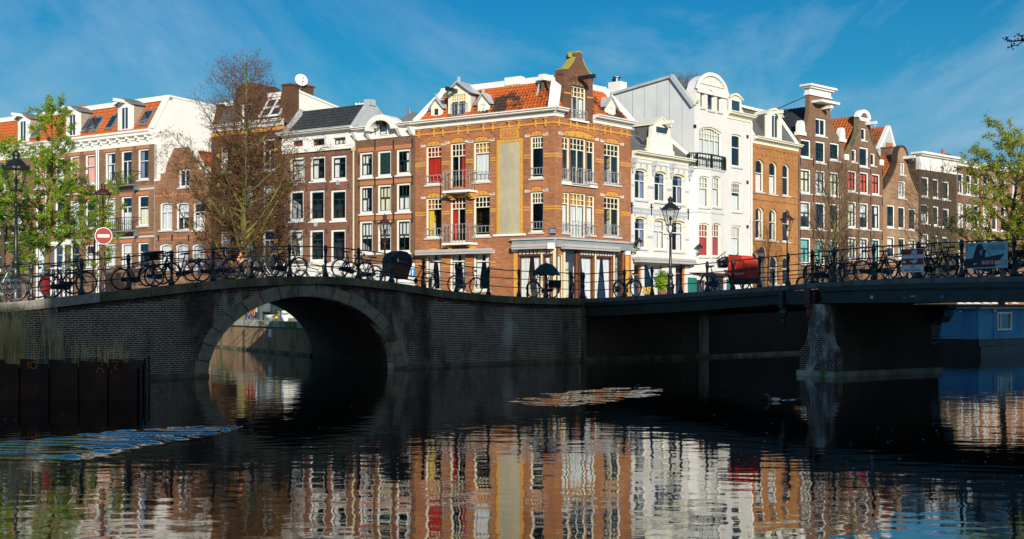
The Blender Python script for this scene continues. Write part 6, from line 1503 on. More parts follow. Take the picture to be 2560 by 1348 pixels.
pl_ = [(p0.x, p0.y + .1), (p1.x, p1.y + .1), (p2.x - .1, p2.y), (p2.x - 2, p2.y + 1.2), (p0.x - 2, p0.y + 4)]
part('soil', slab(pl_, -.5, ZP - .12), 'soil', SPT, mat=inv)
def chalk(px, py, pts, w_=.03):
    s, z = fp.p(px, py); mb = MB(); mb.tube([(x, 0, zz) for x, zz in pts], w_ * .45, 4)
    fp.put('chalk_mark', mb, 'chalk_orange', s, -.06, z, label='orange chalk figure')
o_ = lambda r_, n=12: [(r_ * math.cos(2 * math.pi * k / n), r_ * 1.0 * math.sin(2 * math.pi * k / n)) for k in range(n + 1)]
chalk(73, 913, [(0, -.09), (.01, .09)]); chalk(87, 913, o_(.085)); chalk(290, 911, [(-.09, .07), (.08, .08), (-.02, -.10), (.05, -.12)]); chalk(252, 910, [(-.04, .08), (.0, .09), (.05, .06), (.06, -.04)]); chalk(252, 925, [(-.08, -.07), (-.05, .03), (.0, .05), (.06, .02), (.09, -.06)]); chalk(280, 926, [(.0, -.06), (.03, .02)])
def reeds(name, label, px0, px1, n, hmin, hmax, d0=30.3, d1=31.8):
    mb = MB()
    for k in range(n):
        px = rng.uniform(px0, px1); d = rng.uniform(d0, d1); x = ray(px) * d; h = rng.uniform(hmin, hmax); lean = rng.uniform(-.22, .22) * h; ly = rng.uniform(-.1, .1)
        b = rng.uniform(-.1, .3); w_ = rng.uniform(.004, .008); pts = [(x, d, ZP - .15), (x + lean * .25, d + ly * .3, ZP + h * .45), (x + lean * .6, d + ly, ZP + h * .8), (x + lean * (1 + b), d + ly * 1.5, ZP + h * (1 - abs(b) * .2))]
        mb.tube(pts, [w_, w_, w_ * .7, w_ * .3], 3)
        if rng.random() < .5:
            q = Vector(pts[1]); e = q + Vector((rng.uniform(-.25, .25), 0, rng.uniform(.05, .3))); mb.tube([q, e], [.005, .001], 3)
        if h > 1.3 and rng.random() < .5:                        # feathery seed head
            t = Vector(pts[-1])
            for j in range(7): mb.tube([t - Vector((0, 0, j * .03)), t + Vector((rng.uniform(-.03, .09), rng.uniform(-.03, .03), -.02 - j * .03))], [.006, .002], 3)
    o = part(name, mb, 'reed', None, kind='stuff'); o['label'] = label
reeds('reeds', 'dry tan reeds growing in the rusted planter', -20, 62, 320, .5, 1.55); reeds('reeds', 'thin tall dry reeds at the middle of the planter', 66, 160, 45, .5, 1.6); reeds('reeds', 'sparse dry stems at the right end of the planter', 180, 320, 60, .2, .7)
# ---------------------------------------------------------------- trees
def tree(name, label, x, y, z0, H, bark, levels, leaves=None, group=None, seed=1, lean=(0, 0), r0=.2, trunk_to=.25, twig='twig_brown', cat='tree', spread=1., crown=None, env=None):
    """trunk and limbs (part trunk), fine shoots and leaves (part crown).
    levels: per order (count, length share, angle, upturn, start, end)"""
    r = random.Random(seed); root = thing(name, label, cat, (x, y, z0), group=group)
    tk, tw, lf = MB(), MB(), MB(); tips = []
    def rot(d, ang, az):
        a = d.cross(Vector((0, 0, 1)));
        if a.length < .1: a = d.cross(Vector((1, 0, 0)))
        a.normalize(); b = d.cross(a); return (d * math.cos(ang) + (a * math.cos(az) + b * math.sin(az)) * math.sin(ang)).normalized()
    def grow(p, d, L, rad, lev):
        n = 7 if lev == 0 else 4 if lev < 3 else 2
        pts, rs, dirs = [p.copy()], [rad], [d.copy()]; q = p.copy(); up = levels[lev][3] if lev < len(levels) else .1
        for i in range(n):
            k = (i + 1) / n; w_ = .07 if lev == 0 else .20
            d = (d + Vector((r.uniform(-w_, w_), r.uniform(-w_, w_), r.uniform(-w_, w_) + up / n))).normalized()
            q = q + d * (L / n); pts.append(q.copy()); rs.append(max(.0045 if leaves and len(leaves) > 1 else .007, rad * (1 - k * (.88 if lev else .9)))); dirs.append(d.copy())
        (tk if lev < 2 else tw).tube(pts, rs, (8, 5, 4, 3, 3, 3)[lev])
        if lev >= len(levels) - 1: tips.append((pts, dirs))
        if lev + 1 < len(levels):
            cnt, ls, ang, _, st, en = levels[lev + 1]; az = r.uniform(0, 6.28)
            cnt = max(2, round(cnt * (1 if lev == 0 else min(1.3, L / (H * levels[lev][1] + .01) + .25))))
            for c in range(cnt):
                k = st + (en - st) * (c + r.uniform(.1, .9)) / cnt; az += 2.4 + r.uniform(-.4, .4)
                i = min(n - 1, int(k * n)); f = k * n - i; bp = pts[i].lerp(pts[i + 1], f)
                sh = env(k) if (env and lev == 0) else (1 - k * .45)
                grow(bp, rot(dirs[i + 1], ang * r.uniform(.75, 1.25), az), H * ls * sh * r.uniform(.65, 1.15), max(.004, (rs[i] * (1 - f) + rs[i + 1] * f) * (.55 if lev == 0 else .6)), lev + 1)
    d0 = Vector((lean[0], lean[1], 1)).normalized()
    grow(Vector((0, 0, 0)), d0, H, r0, 0)
    part('trunk', tk, bark, root, smooth=True)
    part('branches', tw, twig, root, kind='stuff')
    if leaves:
        for (mat, n, smin, smax, zlo, zhi, nm) in leaves:
            lf = MB(); pool = [t for t in tips if zlo <= t[0][-1].z / H <= zhi]
            if not pool: continue
            for k in range(n):
                pts, dirs = r.choice(pool); i = r.randrange(len(pts) - 1); q = pts[i].lerp(pts[i + 1], r.random()); s_ = r.uniform(smin, smax)
                q = q + Vector((r.gauss(0, s_ * .7), r.gauss(0, s_ * .7), r.gauss(0, s_ * .6)))
                a = Vector((r.gauss(0, 1), r.gauss(0, 1), r.gauss(0, .7))).normalized(); b = a.cross(Vector((r.gauss(0, 1), r.gauss(0, 1), r.gauss(0, 1)))).normalized()
                lf.add([q, q + a * s_ * .5 + b * s_ * .3, q + a * s_, q + a * s_ * .5 - b * s_ * .3], [(0, 1, 2, 3)])
            part(nm, lf, mat, root, kind='stuff')
    return root
def tr(px, d, py_top, **k):
    z0 = k.pop('z0', GZ); return dict(x=ray(px) * d, y=d, z0=z0, H=pz(py_top, d) - z0, **k)
tree('bare_tree', 'tall brown budding tree in front of the dark brick house, taller than every roof', **tr(602, 71, 150), bark='bark_moss', seed=5, r0=.26, lean=(-.02, 0),
     env=lambda k: (1.28 if k < .42 else 1.28 - (k - .42) * 1.8),
     levels=[(1, 1, 0, .05, 0, 1), (68, .31, 1.05, .6, .12, .97), (13, .09, .85, .25, .1, 1), (8, .045, .8, .1, .12, 1)],
     leaves=[('bud_brown', 46000, .04, .10, 0, .70, 'buds'), ('bud_plum', 7000, .05, .12, .62, 1.2, 'buds')])
tree('leafy_tree', 'lime green tree with slender pointed top behind the left lantern', **tr(118, 66, 252), bark='bark_moss', seed=9, r0=.2,
     env=lambda k: 1.05 if k < .4 else max(.12, 1.2 - k * 1.12),
     levels=[(1, 1, 0, .03, 0, 1), (30, .30, 1.1, .45, .27, .97), (8, .10, .8, .2, .15, 1), (4, .045, .7, .1, .2, 1)],
     leaves=[('leaf_lime', 47000, .045, .10, 0, 2, 'leaves')], twig='twig_olive')
tree('leafy_tree', 'lime green tree at the left edge, partly behind the left lantern', **tr(14, 60, 352), bark='bark', seed=21, r0=.14,
     env=lambda k: 1.0 if k < .5 else 1.4 - k,
     levels=[(1, 1, 0, .03, 0, 1), (20, .30, 1.0, .45, .2, .97), (7, .11, .8, .2, .15, 1), (4, .05, .7, .1, .2, 1)],
     leaves=[('leaf_lime', 30000, .045, .10, 0, 2, 'leaves'), ('leaf_dark', 3000, .08, .16, 0, .6, 'leaves')], twig='twig_olive')
tree('leafy_tree', 'low lime green tree right of the pointed one, behind the no entry sign', **tr(232, 74, 480), bark='bark', seed=33, r0=.1,
     env=lambda k: 1.0, levels=[(1, 1, 0, .03, 0, 1), (16, .34, 1.0, .4, .3, .97), (7, .12, .8, .2, .15, 1), (4, .06, .7, .1, .2, 1)],
     leaves=[('leaf_lime', 20000, .045, .10, 0, 2, 'leaves')], twig='twig_olive')
BARE = [(1, 1, 0, .03, 0, 1), (32, .44, .85, .75, .14, .9), (11, .16, .6, .3, .2, 1), (5, .075, .55, .15, .2, 1)]
tree('bare_tree', 'bare spreading tree in front of the neck gable house', **tr(2076, 78, 428), bark='bark_moss', seed=41, r0=.15, env=lambda k: 1.15 - k * .6, levels=BARE, twig='twig_brown', leaves=[('leaf_olive', 160, .06, .1, 0, .5, 'leaves')])
tree('bare_tree', 'bare many branched tree above the red and white sign', **tr(2352, 84, 438), bark='bark', seed=47, r0=.16, env=lambda k: 1.1 - k * .5, levels=BARE, twig='twig_olive', leaves=[('leaf_olive', 900, .06, .12, 0, .6, 'leaves')])
tree('leafy_tree', 'olive green leafy tree at the right edge above the blue banner', **tr(2500, 62, 345), bark='bark', seed=52, r0=.2, env=lambda k: 1.05 if k < .6 else 1.5 - k * .8,
     levels=[(1, 1, 0, .03, 0, 1), (24, .34, 1.1, .35, .25, .97), (8, .11, .8, .2, .15, 1), (5, .05, .7, .1, .2, 1)],
     leaves=[('leaf_olive', 34000, .05, .12, 0, 2, 'leaves')], twig='twig_olive')
tree('leafy_tree', 'tall olive tree cut by the right edge of the view', **tr(2640, 60, 400), bark='bark', seed=57, r0=.2, env=lambda k: 1.05,
     levels=[(1, 1, 0, .03, 0, 1), (22, .34, 1.1, .35, .25, .97), (8, .11, .8, .2, .15, 1), (4, .05, .7, .1, .2, 1)],
     leaves=[('leaf_olive', 16000, .05, .12, 0, 2, 'leaves')], twig='twig_olive')
# overhanging twig tip from a tree on the near bank, top right
tw_ = thing('bank_tree', 'near bank tree, only its dark budding twig tip showing at the top right corner', 'tree', at(2620, 60, 14.)); mb = MB()
o_ = Vector(at(2620, 60, 14.))
pts = [at(2700, 40, 14.2) - o_, at(2600, 82, 14.) - o_, at(2560, 100, 14) - o_, at(2530, 104, 13.9) - o_, at(2514, 98, 13.9) - o_]
mb.tube(pts, [.02, .014, .01, .007, .003], 5); mb.tube([pts[1], at(2548, 90, 14) - o_, at(2540, 84, 14) - o_], [.008, .006, .003], 4); mb.tube([pts[2], at(2546, 112, 14) - o_, at(2522, 118, 14) - o_], [.007, .005, .003], 4)
part('twig', mb, 'bark', tw_)
B0 = Vector((14, 8, 1.2)) - o_; part('trunk', MB().tube([B0, B0 + Vector((.1, 0, 2.5)), B0 + Vector((0, .2, 5)), B0 + Vector((.3, 0, 8.5))], [.26, .22, .17, .05], 9), 'bark', tw_, smooth=True)
part('bough', MB().tube([B0 + Vector((0, .1, 3.6)), B0 + Vector((-2.6, 2, 4.9)), B0 + Vector((-5, 4.2, 4.9)), pts[0]], [.12, .08, .05, .02], 6), 'bark', tw_, smooth=True); mb = MB()
for k in range(46):
    px, py = rng.choice(((2516, 98), (2524, 118), (2541, 86), (2536, 108), (2552, 98), (2556, 92))); q = at(px + rng.uniform(-7, 9), py + rng.uniform(-5, 5), 14) - o_; s_ = .03
    a = Vector((rng.gauss(0, 1), rng.gauss(0, 1), rng.gauss(0, 1))).normalized(); b = a.cross(Vector((0, 1, .3))).normalized(); mb.add([q, q + a * s_ * .5 + b * s_ * .35, q + a * s_, q + a * s_ * .5 - b * s_ * .35], [(0, 1, 2, 3)])
part('buds', mb, 'leaf_dark', tw_, kind='stuff')
# roof garden shrubs on the tall white house
mb = MB(); q = H2.world(H2.off(1708, 5), 5, H2.po(1708, 192, 5)[1])
for k in range(160):
    b = Vector((rng.uniform(-1.3, 1.3), rng.uniform(-.4, .4), -.8)); mb.tube([b, b + Vector((rng.uniform(-.3, .3), rng.uniform(-.2, .2), rng.uniform(.8, 1.25)))], [.014, .004], 3)
o = part('roof_shrub', mb, 'twig_brown', None, mat=Matrix.Translation(q)); tag(o, 'leafless shrubs on the roof of the tall white house', 'shrub')
# potted bush by the restaurant
mb = MB(); q = at(1656, 714, 66.5); r_ = random.Random(3)
for k in range(1500):
    d = Vector((r_.gauss(0, 1), r_.gauss(0, 1), r_.gauss(0, 1))).normalized() * (r_.random() ** .4); p = Vector((d.x * .45, d.y * .45, d.z * .62 + .2)); s_ = r_.uniform(.08, .15); a = Vector((r_.gauss(0, 1), r_.gauss(0, 1), r_.gauss(0, 1))).normalized(); b = a.cross(d).normalized()
    mb.add([p, p + a * s_ * .5 + b * s_ * .3, p + a * s_, p + a * s_ * .5 - b * s_ * .3], [(0, 1, 2, 3)])
pb = thing('potted_bush', 'round leafy green bush in front of the restaurant window beside the lamp post', 'bush', q); part('leaves', mb, 'leaf_lime', pb, kind='stuff')
part('pot', MB().lathe([(.2, 0), (.27, .5), (.29, .52), (.25, .52)], 10, (0, 0, -.85)), 'clay_pot', pb, smooth=True)
mb = MB()
for k in range(200):
    p = Vector((r_.uniform(-.5, .1), r_.uniform(-.2, .2), r_.uniform(-.55, -.2))); s_ = .09; a = Vector((r_.gauss(0, 1), r_.gauss(0, 1), r_.gauss(0, 1))).normalized(); b = a.cross(Vector((.3, 1, 0))).normalized(); mb.add([p, p + a * s_ * .5 + b * s_ * .4, p + a * s_, p + a * s_ * .5 - b * s_ * .4], [(0, 1, 2, 3)])
o = part('yellow_flowers', mb, 'cur_gold', None, mat=Matrix.Translation(q + Vector((-.55, -.1, .1)))); tag(o, 'yellow flowering plant left of the round green bush', 'flowers')
# ---------------------------------------------------------------- street lanterns
def lantern(label, px, d, py_top, z0=GZ, mat='iron_black', sc=1., rz=.4):
    zt = pz(py_top, d); H = zt - z0; k = sc; x = ray(px) * d
    r = thing('street_lamp', label, 'street lamp', (x, d, z0), rz, group='crowned street lanterns')
    hb = H - 1.75 * k
    part('post', MB().lathe([(.24 * k, 0), (.25 * k, .12), (.19 * k, .2), (.165 * k, .85), (.19 * k, .92), (.20 * k, 1.02), (.14 * k, 1.10), (.11 * k, 1.42), (.14 * k, 1.46), (.14 * k, 1.54), (.075 * k, 1.62), (.062 * k, 2.4), (.05 * k, hb - .2), (.075 * k, hb - .16), (.075 * k, hb - .08), (.05 * k, hb)], 12), mat, r, smooth=True)
    part('ladder_bar', MB().tube([(-.32 * k, 0, hb - .05), (.32 * k, 0, hb - .05)], .018 * k, 6).lathe([(.03 * k, -.03), (.03 * k, .03)], 6, (-.33 * k, 0, hb - .05)).lathe([(.03 * k, -.03), (.03 * k, .03)], 6, (.33 * k, 0, hb - .05)), mat, r)
    y = MB()
    for q in (0, math.pi / 2, math.pi, 3 * math.pi / 2):
        c, s = math.cos(q), math.sin(q)
        y.tube([(c * a * k, s * a * k, hb + b * k) for a, b in ((.03, 0), (.13, .08), (.19, .2), (.17, .33), (.08, .40))], .02 * k, 5)
    part('bracket', y, mat, r, smooth=True)
    g0, g1 = hb + .40 * k, hb + 1.12 * k; ra, rb = .19 * k, .40 * k; n = 6
    fm = MB().lathe([(ra + .03 * k, g0 - .03 * k), (ra + .03 * k, g0 + .02 * k), (.05 * k, g0 + .02 * k)], n)
    P = lambda i, rr: (rr * math.cos(2 * math.pi * (i + .5) / n), rr * math.sin(2 * math.pi * (i + .5) / n))
    for i in range(n):
        a, b = P(i, ra), P(i, rb); fm.tube([(a[0], a[1], g0), (b[0], b[1], g1)], .017 * k, 4)
    part('lantern_frame', fm, mat, r)
    for i in range(n):
        a, a2, b, b2 = P(i, ra * .98), P(i + 1, ra * .98), P(i, rb * .98), P(i + 1, rb * .98)
        part('glass_pane', MB().add([(*a, g0), (*a2, g0), (*b2, g1), (*b, g1)], [(0, 1, 2, 3)]), 'glass_lamp', r)
    cr_ = MB().lathe([(rb + .05 * k, g1 - .03 * k), (rb + .05 * k, g1 + .03 * k), (rb * .86, g1 + .10 * k), (rb * .55, g1 + .24 * k), (rb * .32, g1 + .29 * k), (.11 * k, g1 + .31 * k), (.10 * k, g1 + .38 * k), (.13 * k, g1 + .42 * k), (.13 * k, g1 + .5 * k), (.07 * k, g1 + .55 * k), (.03 * k, g1 + .58 * k), (.03 * k, g1 + .63 * k)], 12)
    for i in range(n):
        c = P(i, rb + .04 * k); e = P(i, rb + .10 * k); cr_.tube([(*c, g1), (*e, g1 + .13 * k)], [.035 * k, .008 * k], 5)
        c = P(i + .5, rb * .96); cr_.tube([(*c, g1 + .0), (*c, g1 + .11 * k)], [.045 * k, .01 * k], 5)
    part('crown_roof', cr_, mat, r, smooth=False)
    part('lamp_bulb', MB().lathe([(.03 * k, 0), (.05 * k, .1 * k), (.02 * k, .12 * k), (.07 * k, .22 * k), (.08 * k, .3 * k), (.03 * k, .38 * k)], 8, (0, 0, g0 + .02 * k)), 'iron_black', r)
    return r
lantern('largest street lantern at the left edge with black iron post', 40, 41, 373, z0=2.2, sc=1.0)
lantern('street lantern with brown red post carrying the round no entry sign', 258, 52, 456, z0=2.35, mat='iron_red', sc=.78)
lantern('dark red street lantern in front of the brown house with arched hoist opening', 962, 68, 534, mat='iron_red', sc=.9)
lantern('black street lantern in front of the low white house', 1676, 58, 490, z0=2.2, sc=1.0, mat='iron_black')
lantern('slender red brown street lantern in front of the amber brick house', 1968, 65, 525, mat='iron_red', sc=.80)
def wall_lamp(label, F, px, py):
    s, z = F.p(px, py); o = thing('wall_lamp', label, 'wall lamp', mat=F.M @ Matrix.Translation((s, 0, z)), group='black wall lanterns')
    mb = MB().box(-.05, .05, -.04, -.002, -.35, .15).tube([(0, -.03, -.2), (0, -.3, -.25), (0, -.5, -.1), (0, -.62, -.05)], .022, 5).tube([(0, -.03, .1), (0, -.35, .02), (0, -.6, -.06)], .018, 5)
    for c in ((-.2, -.12), (-.33, -.16)): mb.tube([(0, c[0] + .07 * math.cos(t), c[1] + .07 * math.sin(t)) for t in [k * .785 for k in range(8)]], .014, 4, closed=True)
    part('bracket', mb, 'iron_black', o); c = (0, -.62, 0)
    part('lantern_frame', MB().lathe([(.09, -.05), (.09, .0)], 6, c).lathe([(.02, .36), (.30, .36), (.28, .40), (.15, .52), (.05, .57), (.02, .66)], 10, c).tube([(.08, -.62, 0), (.15, -.62, .36)], .012, 4).tube([(-.08, -.62, 0), (-.15, -.62, .36)], .012, 4).tube([(0, -.54, 0), (0, -.47, .36)], .012, 4).tube([(0, -.70, 0), (0, -.77, .36)], .012, 4), 'iron_black', o)
    part('glass', MB().lathe([(.08, 0), (.145, .35)], 6, c), 'glass_lamp', o); return o
wall_lamp('black wall lantern at the left end of the restaurant awning', G, 1577, 622); wall_lamp('black wall lantern between the low and the tall white house', G, 1728, 634); wall_lamp('black wall lantern at the right edge of the tall white house', H2, 1876, 646)
# ---------------------------------------------------------------- traffic and canal signs
def disc(r_, y0, y1, n=28): return MB().prism([(r_ * math.cos(2 * math.pi * k / n), r_ * math.sin(2 * math.pi * k / n)) for k in range(n)], y0, y1)
def no_entry(label, loc, r_, rz, post=None):
    o = thing('no_entry_sign', label, 'traffic sign', loc, rz)
    part('rim', disc(r_, -.012, .0), 'sign_white', o); part('disc', disc(r_ * .93, -.016, -.0125), 'sign_red', o); part('bar', MB().box(-r_ * .68, r_ * .68, -.02, -.0165, -r_ * .17, r_ * .17), 'sign_white', o)
    if post: part('post', MB().tube([(0, .03, r_ * .6), (post[0], .03 + post[1], -post[2])], .038, 8), 'sign_white', o, smooth=True)
    else: part('clamp', MB().box(-.08, .08, .0, .1, -.06, .06), 'iron_black', o)
no_entry('round red no entry sign on the lantern post in front of the terrace', at(259, 590, 51.85), .36, R(5))
no_entry('tilted no entry sign on a white post seen edge on by the amber house', at(1905, 637, 58), .40, R(-78), post=(.1, .0, 2.6))
q = at(1032, 682, 66); o = thing('one_way_sign', 'blue sign with white arrow pointing up beside the cargo bike', 'traffic sign', q, R(-18))
part('plate', MB().box(-.13, .13, -.012, 0, -.24, .24), 'sign_blue', o); part('arrow', MB().prism([(-.022, -.2), (.022, -.2), (.022, .04), (.075, .02), (0, .19), (-.075, .02), (-.022, .04)], -.016, -.0125), 'sign_white', o); part('post', MB().tube([(0, .03, .3), (0, .03, -1.5)], .03, 8), 'pale_grey', o)
part('lower_plate', MB().box(-.12, .12, -.012, 0, -.5, -.28), 'pale_grey', o)
# banner and canal sign hung on the bridge railing
def onrail(px0, px1, py0, py1, y=.06):
    s0, s1 = FR.off(px0, y), FR.off(px1, y); sm = (s0 + s1) / 2; d = FR.A.y + FR.e.x * y + FR.e.y * sm
    d0 = FR.A.y + FR.e.x * y + FR.e.y * s0; d1 = FR.A.y + FR.e.x * y + FR.e.y * s1
    return s0, s1, (pz(py1, d)), (pz(py0, d))
s0, s1, z0, z1 = onrail(2414, 2520, 606, 671, -.0)
Mb = FR.M @ Matrix.Translation(((s0 + s1) / 2, -.0, (z0 + z1) / 2)); bw, bh = (s1 - s0), (z1 - z0)
bn = thing('banner', 'pale blue banner with dark figure hushing in a boat and a fine of 140 euro', 'banner', mat=Mb)
part('sheet', MB().box(-bw / 2, bw / 2, -.012, 0, -bh / 2, bh / 2), 'banner_blue', bn)
U = lambda pts: [((u - .5) * bw, (.5 - v) * bh) for u, v in pts]
part('figure', MB().prism(U([(0, .62), (.18, .60), (.25, .22), (.29, .08), (.36, .04), (.40, .07), (.41, .13), (.43, .18), (.415, .20), (.42, .235), (.40, .255), (.40, .29), (.36, .32), (.35, .40), (.385, .52), (.39, .40), (.405, .33), (.42, .30), (.425, .17), (.44, .17), (.445, .27), (.47, .28), (.50, .30), (.505, .36), (.475, .42), (.475, .58), (.60, .55), (.54, .36), (.56, .36), (.615, .54), (.94, .46), (.82, .68), (.70, .95), (.0, .97)]), -.015, -.0125), 'banner_dark', bn)
part('fine_panel', MB().box(*[(u - .5) * bw for u in (.38, .955)], -.019, -.0155, (.5 - .865) * bh, (.5 - .70) * bh), 'banner_red', bn)
T = lambda u, v, y=-.0135: Matrix.Translation(((u - .5) * bw, y, (.5 - v) * bh)) @ FACE
text('lettering', 'BOETE', bh * .19, 'sign_white', T(.54, .785, -.021), bn, .0008, sx=.92)
part('price_panel', MB().box((.71 - .5) * bw, (.94 - .5) * bw, -.0215, -.0192, (.5 - .845) * bh, (.5 - .72) * bh), 'sign_white', bn); text('lettering', '€140', bh * .17, 'banner_red', T(.825, .785, -.0235), bn, .0008, sx=.9)
text('lettering', 'GEEN LAWAAI', bh * .125, 'banner_dark', T(.735, .155), bn, .0008, sx=.86); text('lettering', 'WATER', bh * .175, 'banner_dark', T(.775, .265), bn, .0008, sx=1.1); text('lettering', 'OP\nHET', bh * .085, 'banner_dark', T(.545, .265), bn, .0008)
for v in (.09, .18, .27): text('city_cross', 'X', bh * .10, 'banner_dark', T(.045, v), bn, .0008)
part('boat_mark', MB().prism(U([(.19, .83), (.23, .79), (.29, .79), (.26, .84), (.2, .86)]), -.018, -.0155), 'sticker_pale', bn)
part('small_print', MB().box((.1 - .5) * bw, (.24 - .5) * bw, -.0135, -.0125, (.5 - .075) * bh, (.5 - .06) * bh).box((.1 - .5) * bw, (.22 - .5) * bw, -.0135, -.0125, (.5 - .105) * bh, (.5 - .09) * bh), 'banner_dark', bn)
s0, s1, z0, z1 = onrail(2254, 2310, 622, 681, -.0)
Mb = FR.M @ Matrix.Translation(((s0 + s1) / 2, -.0, (z0 + z1) / 2)); bw, bh = (s1 - s0), (z1 - z0)
cs_ = thing('canal_sign', 'red and white canal sign reading alle doorvaarten on the bridge railing', 'canal sign', mat=Mb)
part('plate', MB().box(-bw / 2, bw / 2, -.012, 0, -bh / 2, bh / 2), 'sign_white', cs_); U = lambda pts: [((u - .5) * bw, (.5 - v) * bh) for u, v in pts]
for a, b in ((.02, .255), (.415, .665)): part('red_band', MB().prism(U([(.015, b), (.985, b), (.985, a), (.015, a)]), -.015, -.0125), 'sign_red', cs_)
part('plate_gap', MB().prism(U([(0, .685), (1, .685), (1, .672), (0, .672)]), -.015, -.0125), 'iron_black', cs_)
part('torn_sticker', MB().prism(U([(.45, .08), (.70, .06), (.72, .42), (.58, .43), (.55, .36), (.43, .22), (.49, .16)]), -.0175, -.0155), 'sticker_pale', cs_)
part('torn_sticker', MB().prism(U([(.38, .50), (.58, .49), (.62, .43), (.74, .52), (.64, .62), (.46, .61), (.55, .56), (.38, .55)]), -.0175, -.0155), 'sticker_pale', cs_)
part('small_label', MB().prism(U([(.07, .60), (.20, .60), (.20, .50), (.07, .50)]), -.0175, -.0155), 'sign_white', cs_)
T = lambda u, v: Matrix.Translation(((u - .5) * bw, -.0135, (.5 - v) * bh)) @ FACE
text('lettering', 'alle', bh * .19, 'iron_black', T(.5, .76), cs_, .0008); text('lettering', 'doorvaarten', bh * .185, 'iron_black', T(.5, .895), cs_, .0008, sx=.92)
# ---------------------------------------------------------------- things on the side canal's quay, seen through the arch
qf = Fac(None, Q1 + UL * 70, Q1, 0); q2 = Fac(None, Q1, Q0, 0)
def onq(px, y, py=None): s = q2.off(px, y); return q2.world(s, y, 1.52 if py is None else pz(py, 60))
s = q2.off(670, -.14); z = pz(833, q2.d(s)); o = thing('notice_board', 'white notice plate on the quay wall under the arch', 'notice', mat=q2.M @ Matrix.Translation((s, -.03, z)))
part('plate', MB().box(-.24, .24, -.02, 0, -.19, .19), 'sign_white', o)
for k in range(4): part('print_line', MB().box(-.17, .17 - .04 * (k % 2), -.023, -.0205, .10 - k * .075, .13 - k * .075), 'pale_grey', o)
o = thing('waste_bin', 'dark grey wheeled bin with white label standing on the quay', 'bin', mat=q2.M @ Matrix.Translation((q2.off(658, .6), .6, 1.52)))
part('body', MB().hexa([(-.24, -.26, .04), (.24, -.26, .04), (.24, .26, .04), (-.24, .26, .04), (-.3, -.33, .95), (.3, -.33, .95), (.3, .33, .95), (-.3, .33, .95)]), 'bin_grey', o); part('lid', MB().box(-.33, .33, -.36, .36, .955, 1.03), 'bin_grey', o); part('label', MB().box(-.2, .05, -.35, -.335, .42, .8), 'sign_white', o)
o = thing('bench', 'dark green slatted bench on the quay right of the grey bin', 'bench', mat=q2.M @ Matrix.Translation((q2.off(688, .9), .9, 1.52)))
for k in range(4): part('slat', MB().box(-.8, .8, -.03, .01, .52 + k * .12, .61 + k * .12), 'bench_green', o)
for k in range(3): part('slat', MB().box(-.8, .8, -.45 + k * .14, -.34 + k * .14, .42, .46), 'bench_green', o)
for x in (-.65, .65): part('leg', MB().box(x - .03, x + .03, -.42, -.36, 0, .42).box(x - .03, x + .03, 0.012, .06, 0, .95), 'iron_black', o)
o = tag(part('planter_tub', MB().lathe([(.25, 0), (.36, .3), (.38, .3), (.3, .1)], 12), 'pale_grey', None, mat=q2.M @ Matrix.Translation((q2.off(681, .35), .35, 1.52)), smooth=True), 'round grey tub on the quay in front of the green bench', 'planter')
for px, m_, w_, h, l in ((697, 'cur_gold', .16, .34, 'yellow crate under the green bench'), (708, 'sign_white', .3, .5, 'white box at the right end of the quay seen through the arch')):
    o = thing('crate', l, 'crate', mat=q2.M @ Matrix.Translation((q2.off(px, .5), .5, 1.52)))
    part('side', MB().box(-w_ / 2, w_ / 2, -.2, .2, 0, h * .9), m_, o); part('rim', MB().box(-w_ / 2 - .02, w_ / 2 + .02, -.22, .22, h * .9, h), m_, o)
# ---------------------------------------------------------------- bicycles
WRD, WB = .345, 1.08
def circ(c, r, n=28, y=0): return [(c[0] + r * math.cos(2 * math.pi * k / n), y, c[1] + r * math.sin(2 * math.pi * k / n)) for k in range(n)]
def arc(c, r, a0, a1, n=10, y=0): return [(c[0] + r * math.cos(R(a0 + (a1 - a0) * k / n)), y, c[1] + r * math.sin(R(a0 + (a1 - a0) * k / n))) for k in range(n + 1)]
def wheel_meshes(r=WRD, spokes=26):
    ty = MB().tube(circ((0, 0), r - .02), .024, 6, closed=True); rm = MB().tube(circ((0, 0), r - .045), .011, 4, closed=True)
    sp = MB().lathe([(.001, 0)], 3) if 0 else MB(); sp.tube([(0, -.05, 0), (0, .05, 0)], .022, 6)
    for k in range(spokes):
        a = 2 * math.pi * k / spokes; b = a + (.35 if k % 2 else -.35); y = .025 if k % 4 < 2 else -.025
        sp.tube([(.02 * math.cos(b), y, .02 * math.sin(b)), ((r - .05) * math.cos(a), 0, (r - .05) * math.sin(a))], .0022, 3)
    return [ty.mesh('wheel', 'rubber'), rm.mesh('rim', 'rim_steel'), sp.mesh('spokes', 'rim_steel')]
WM = wheel_meshes(); WS = wheel_meshes(.25, 20)
def add_wheel(root, x, z, ms, y=0, tyre=None):
    w_ = link('wheel', ms[0], root, (x, y, z))
    if tyre: w_.material_slots[0].link = 'OBJECT'; w_.material_slots[0].material = MATS[tyre]
    link('rim', ms[1], w_); s_ = link('spokes', ms[2], w_); s_['kind'] = 'stuff'; w_.rotation_euler = (0, rng.uniform(0, 1), 0); return w_
CACHE = {}
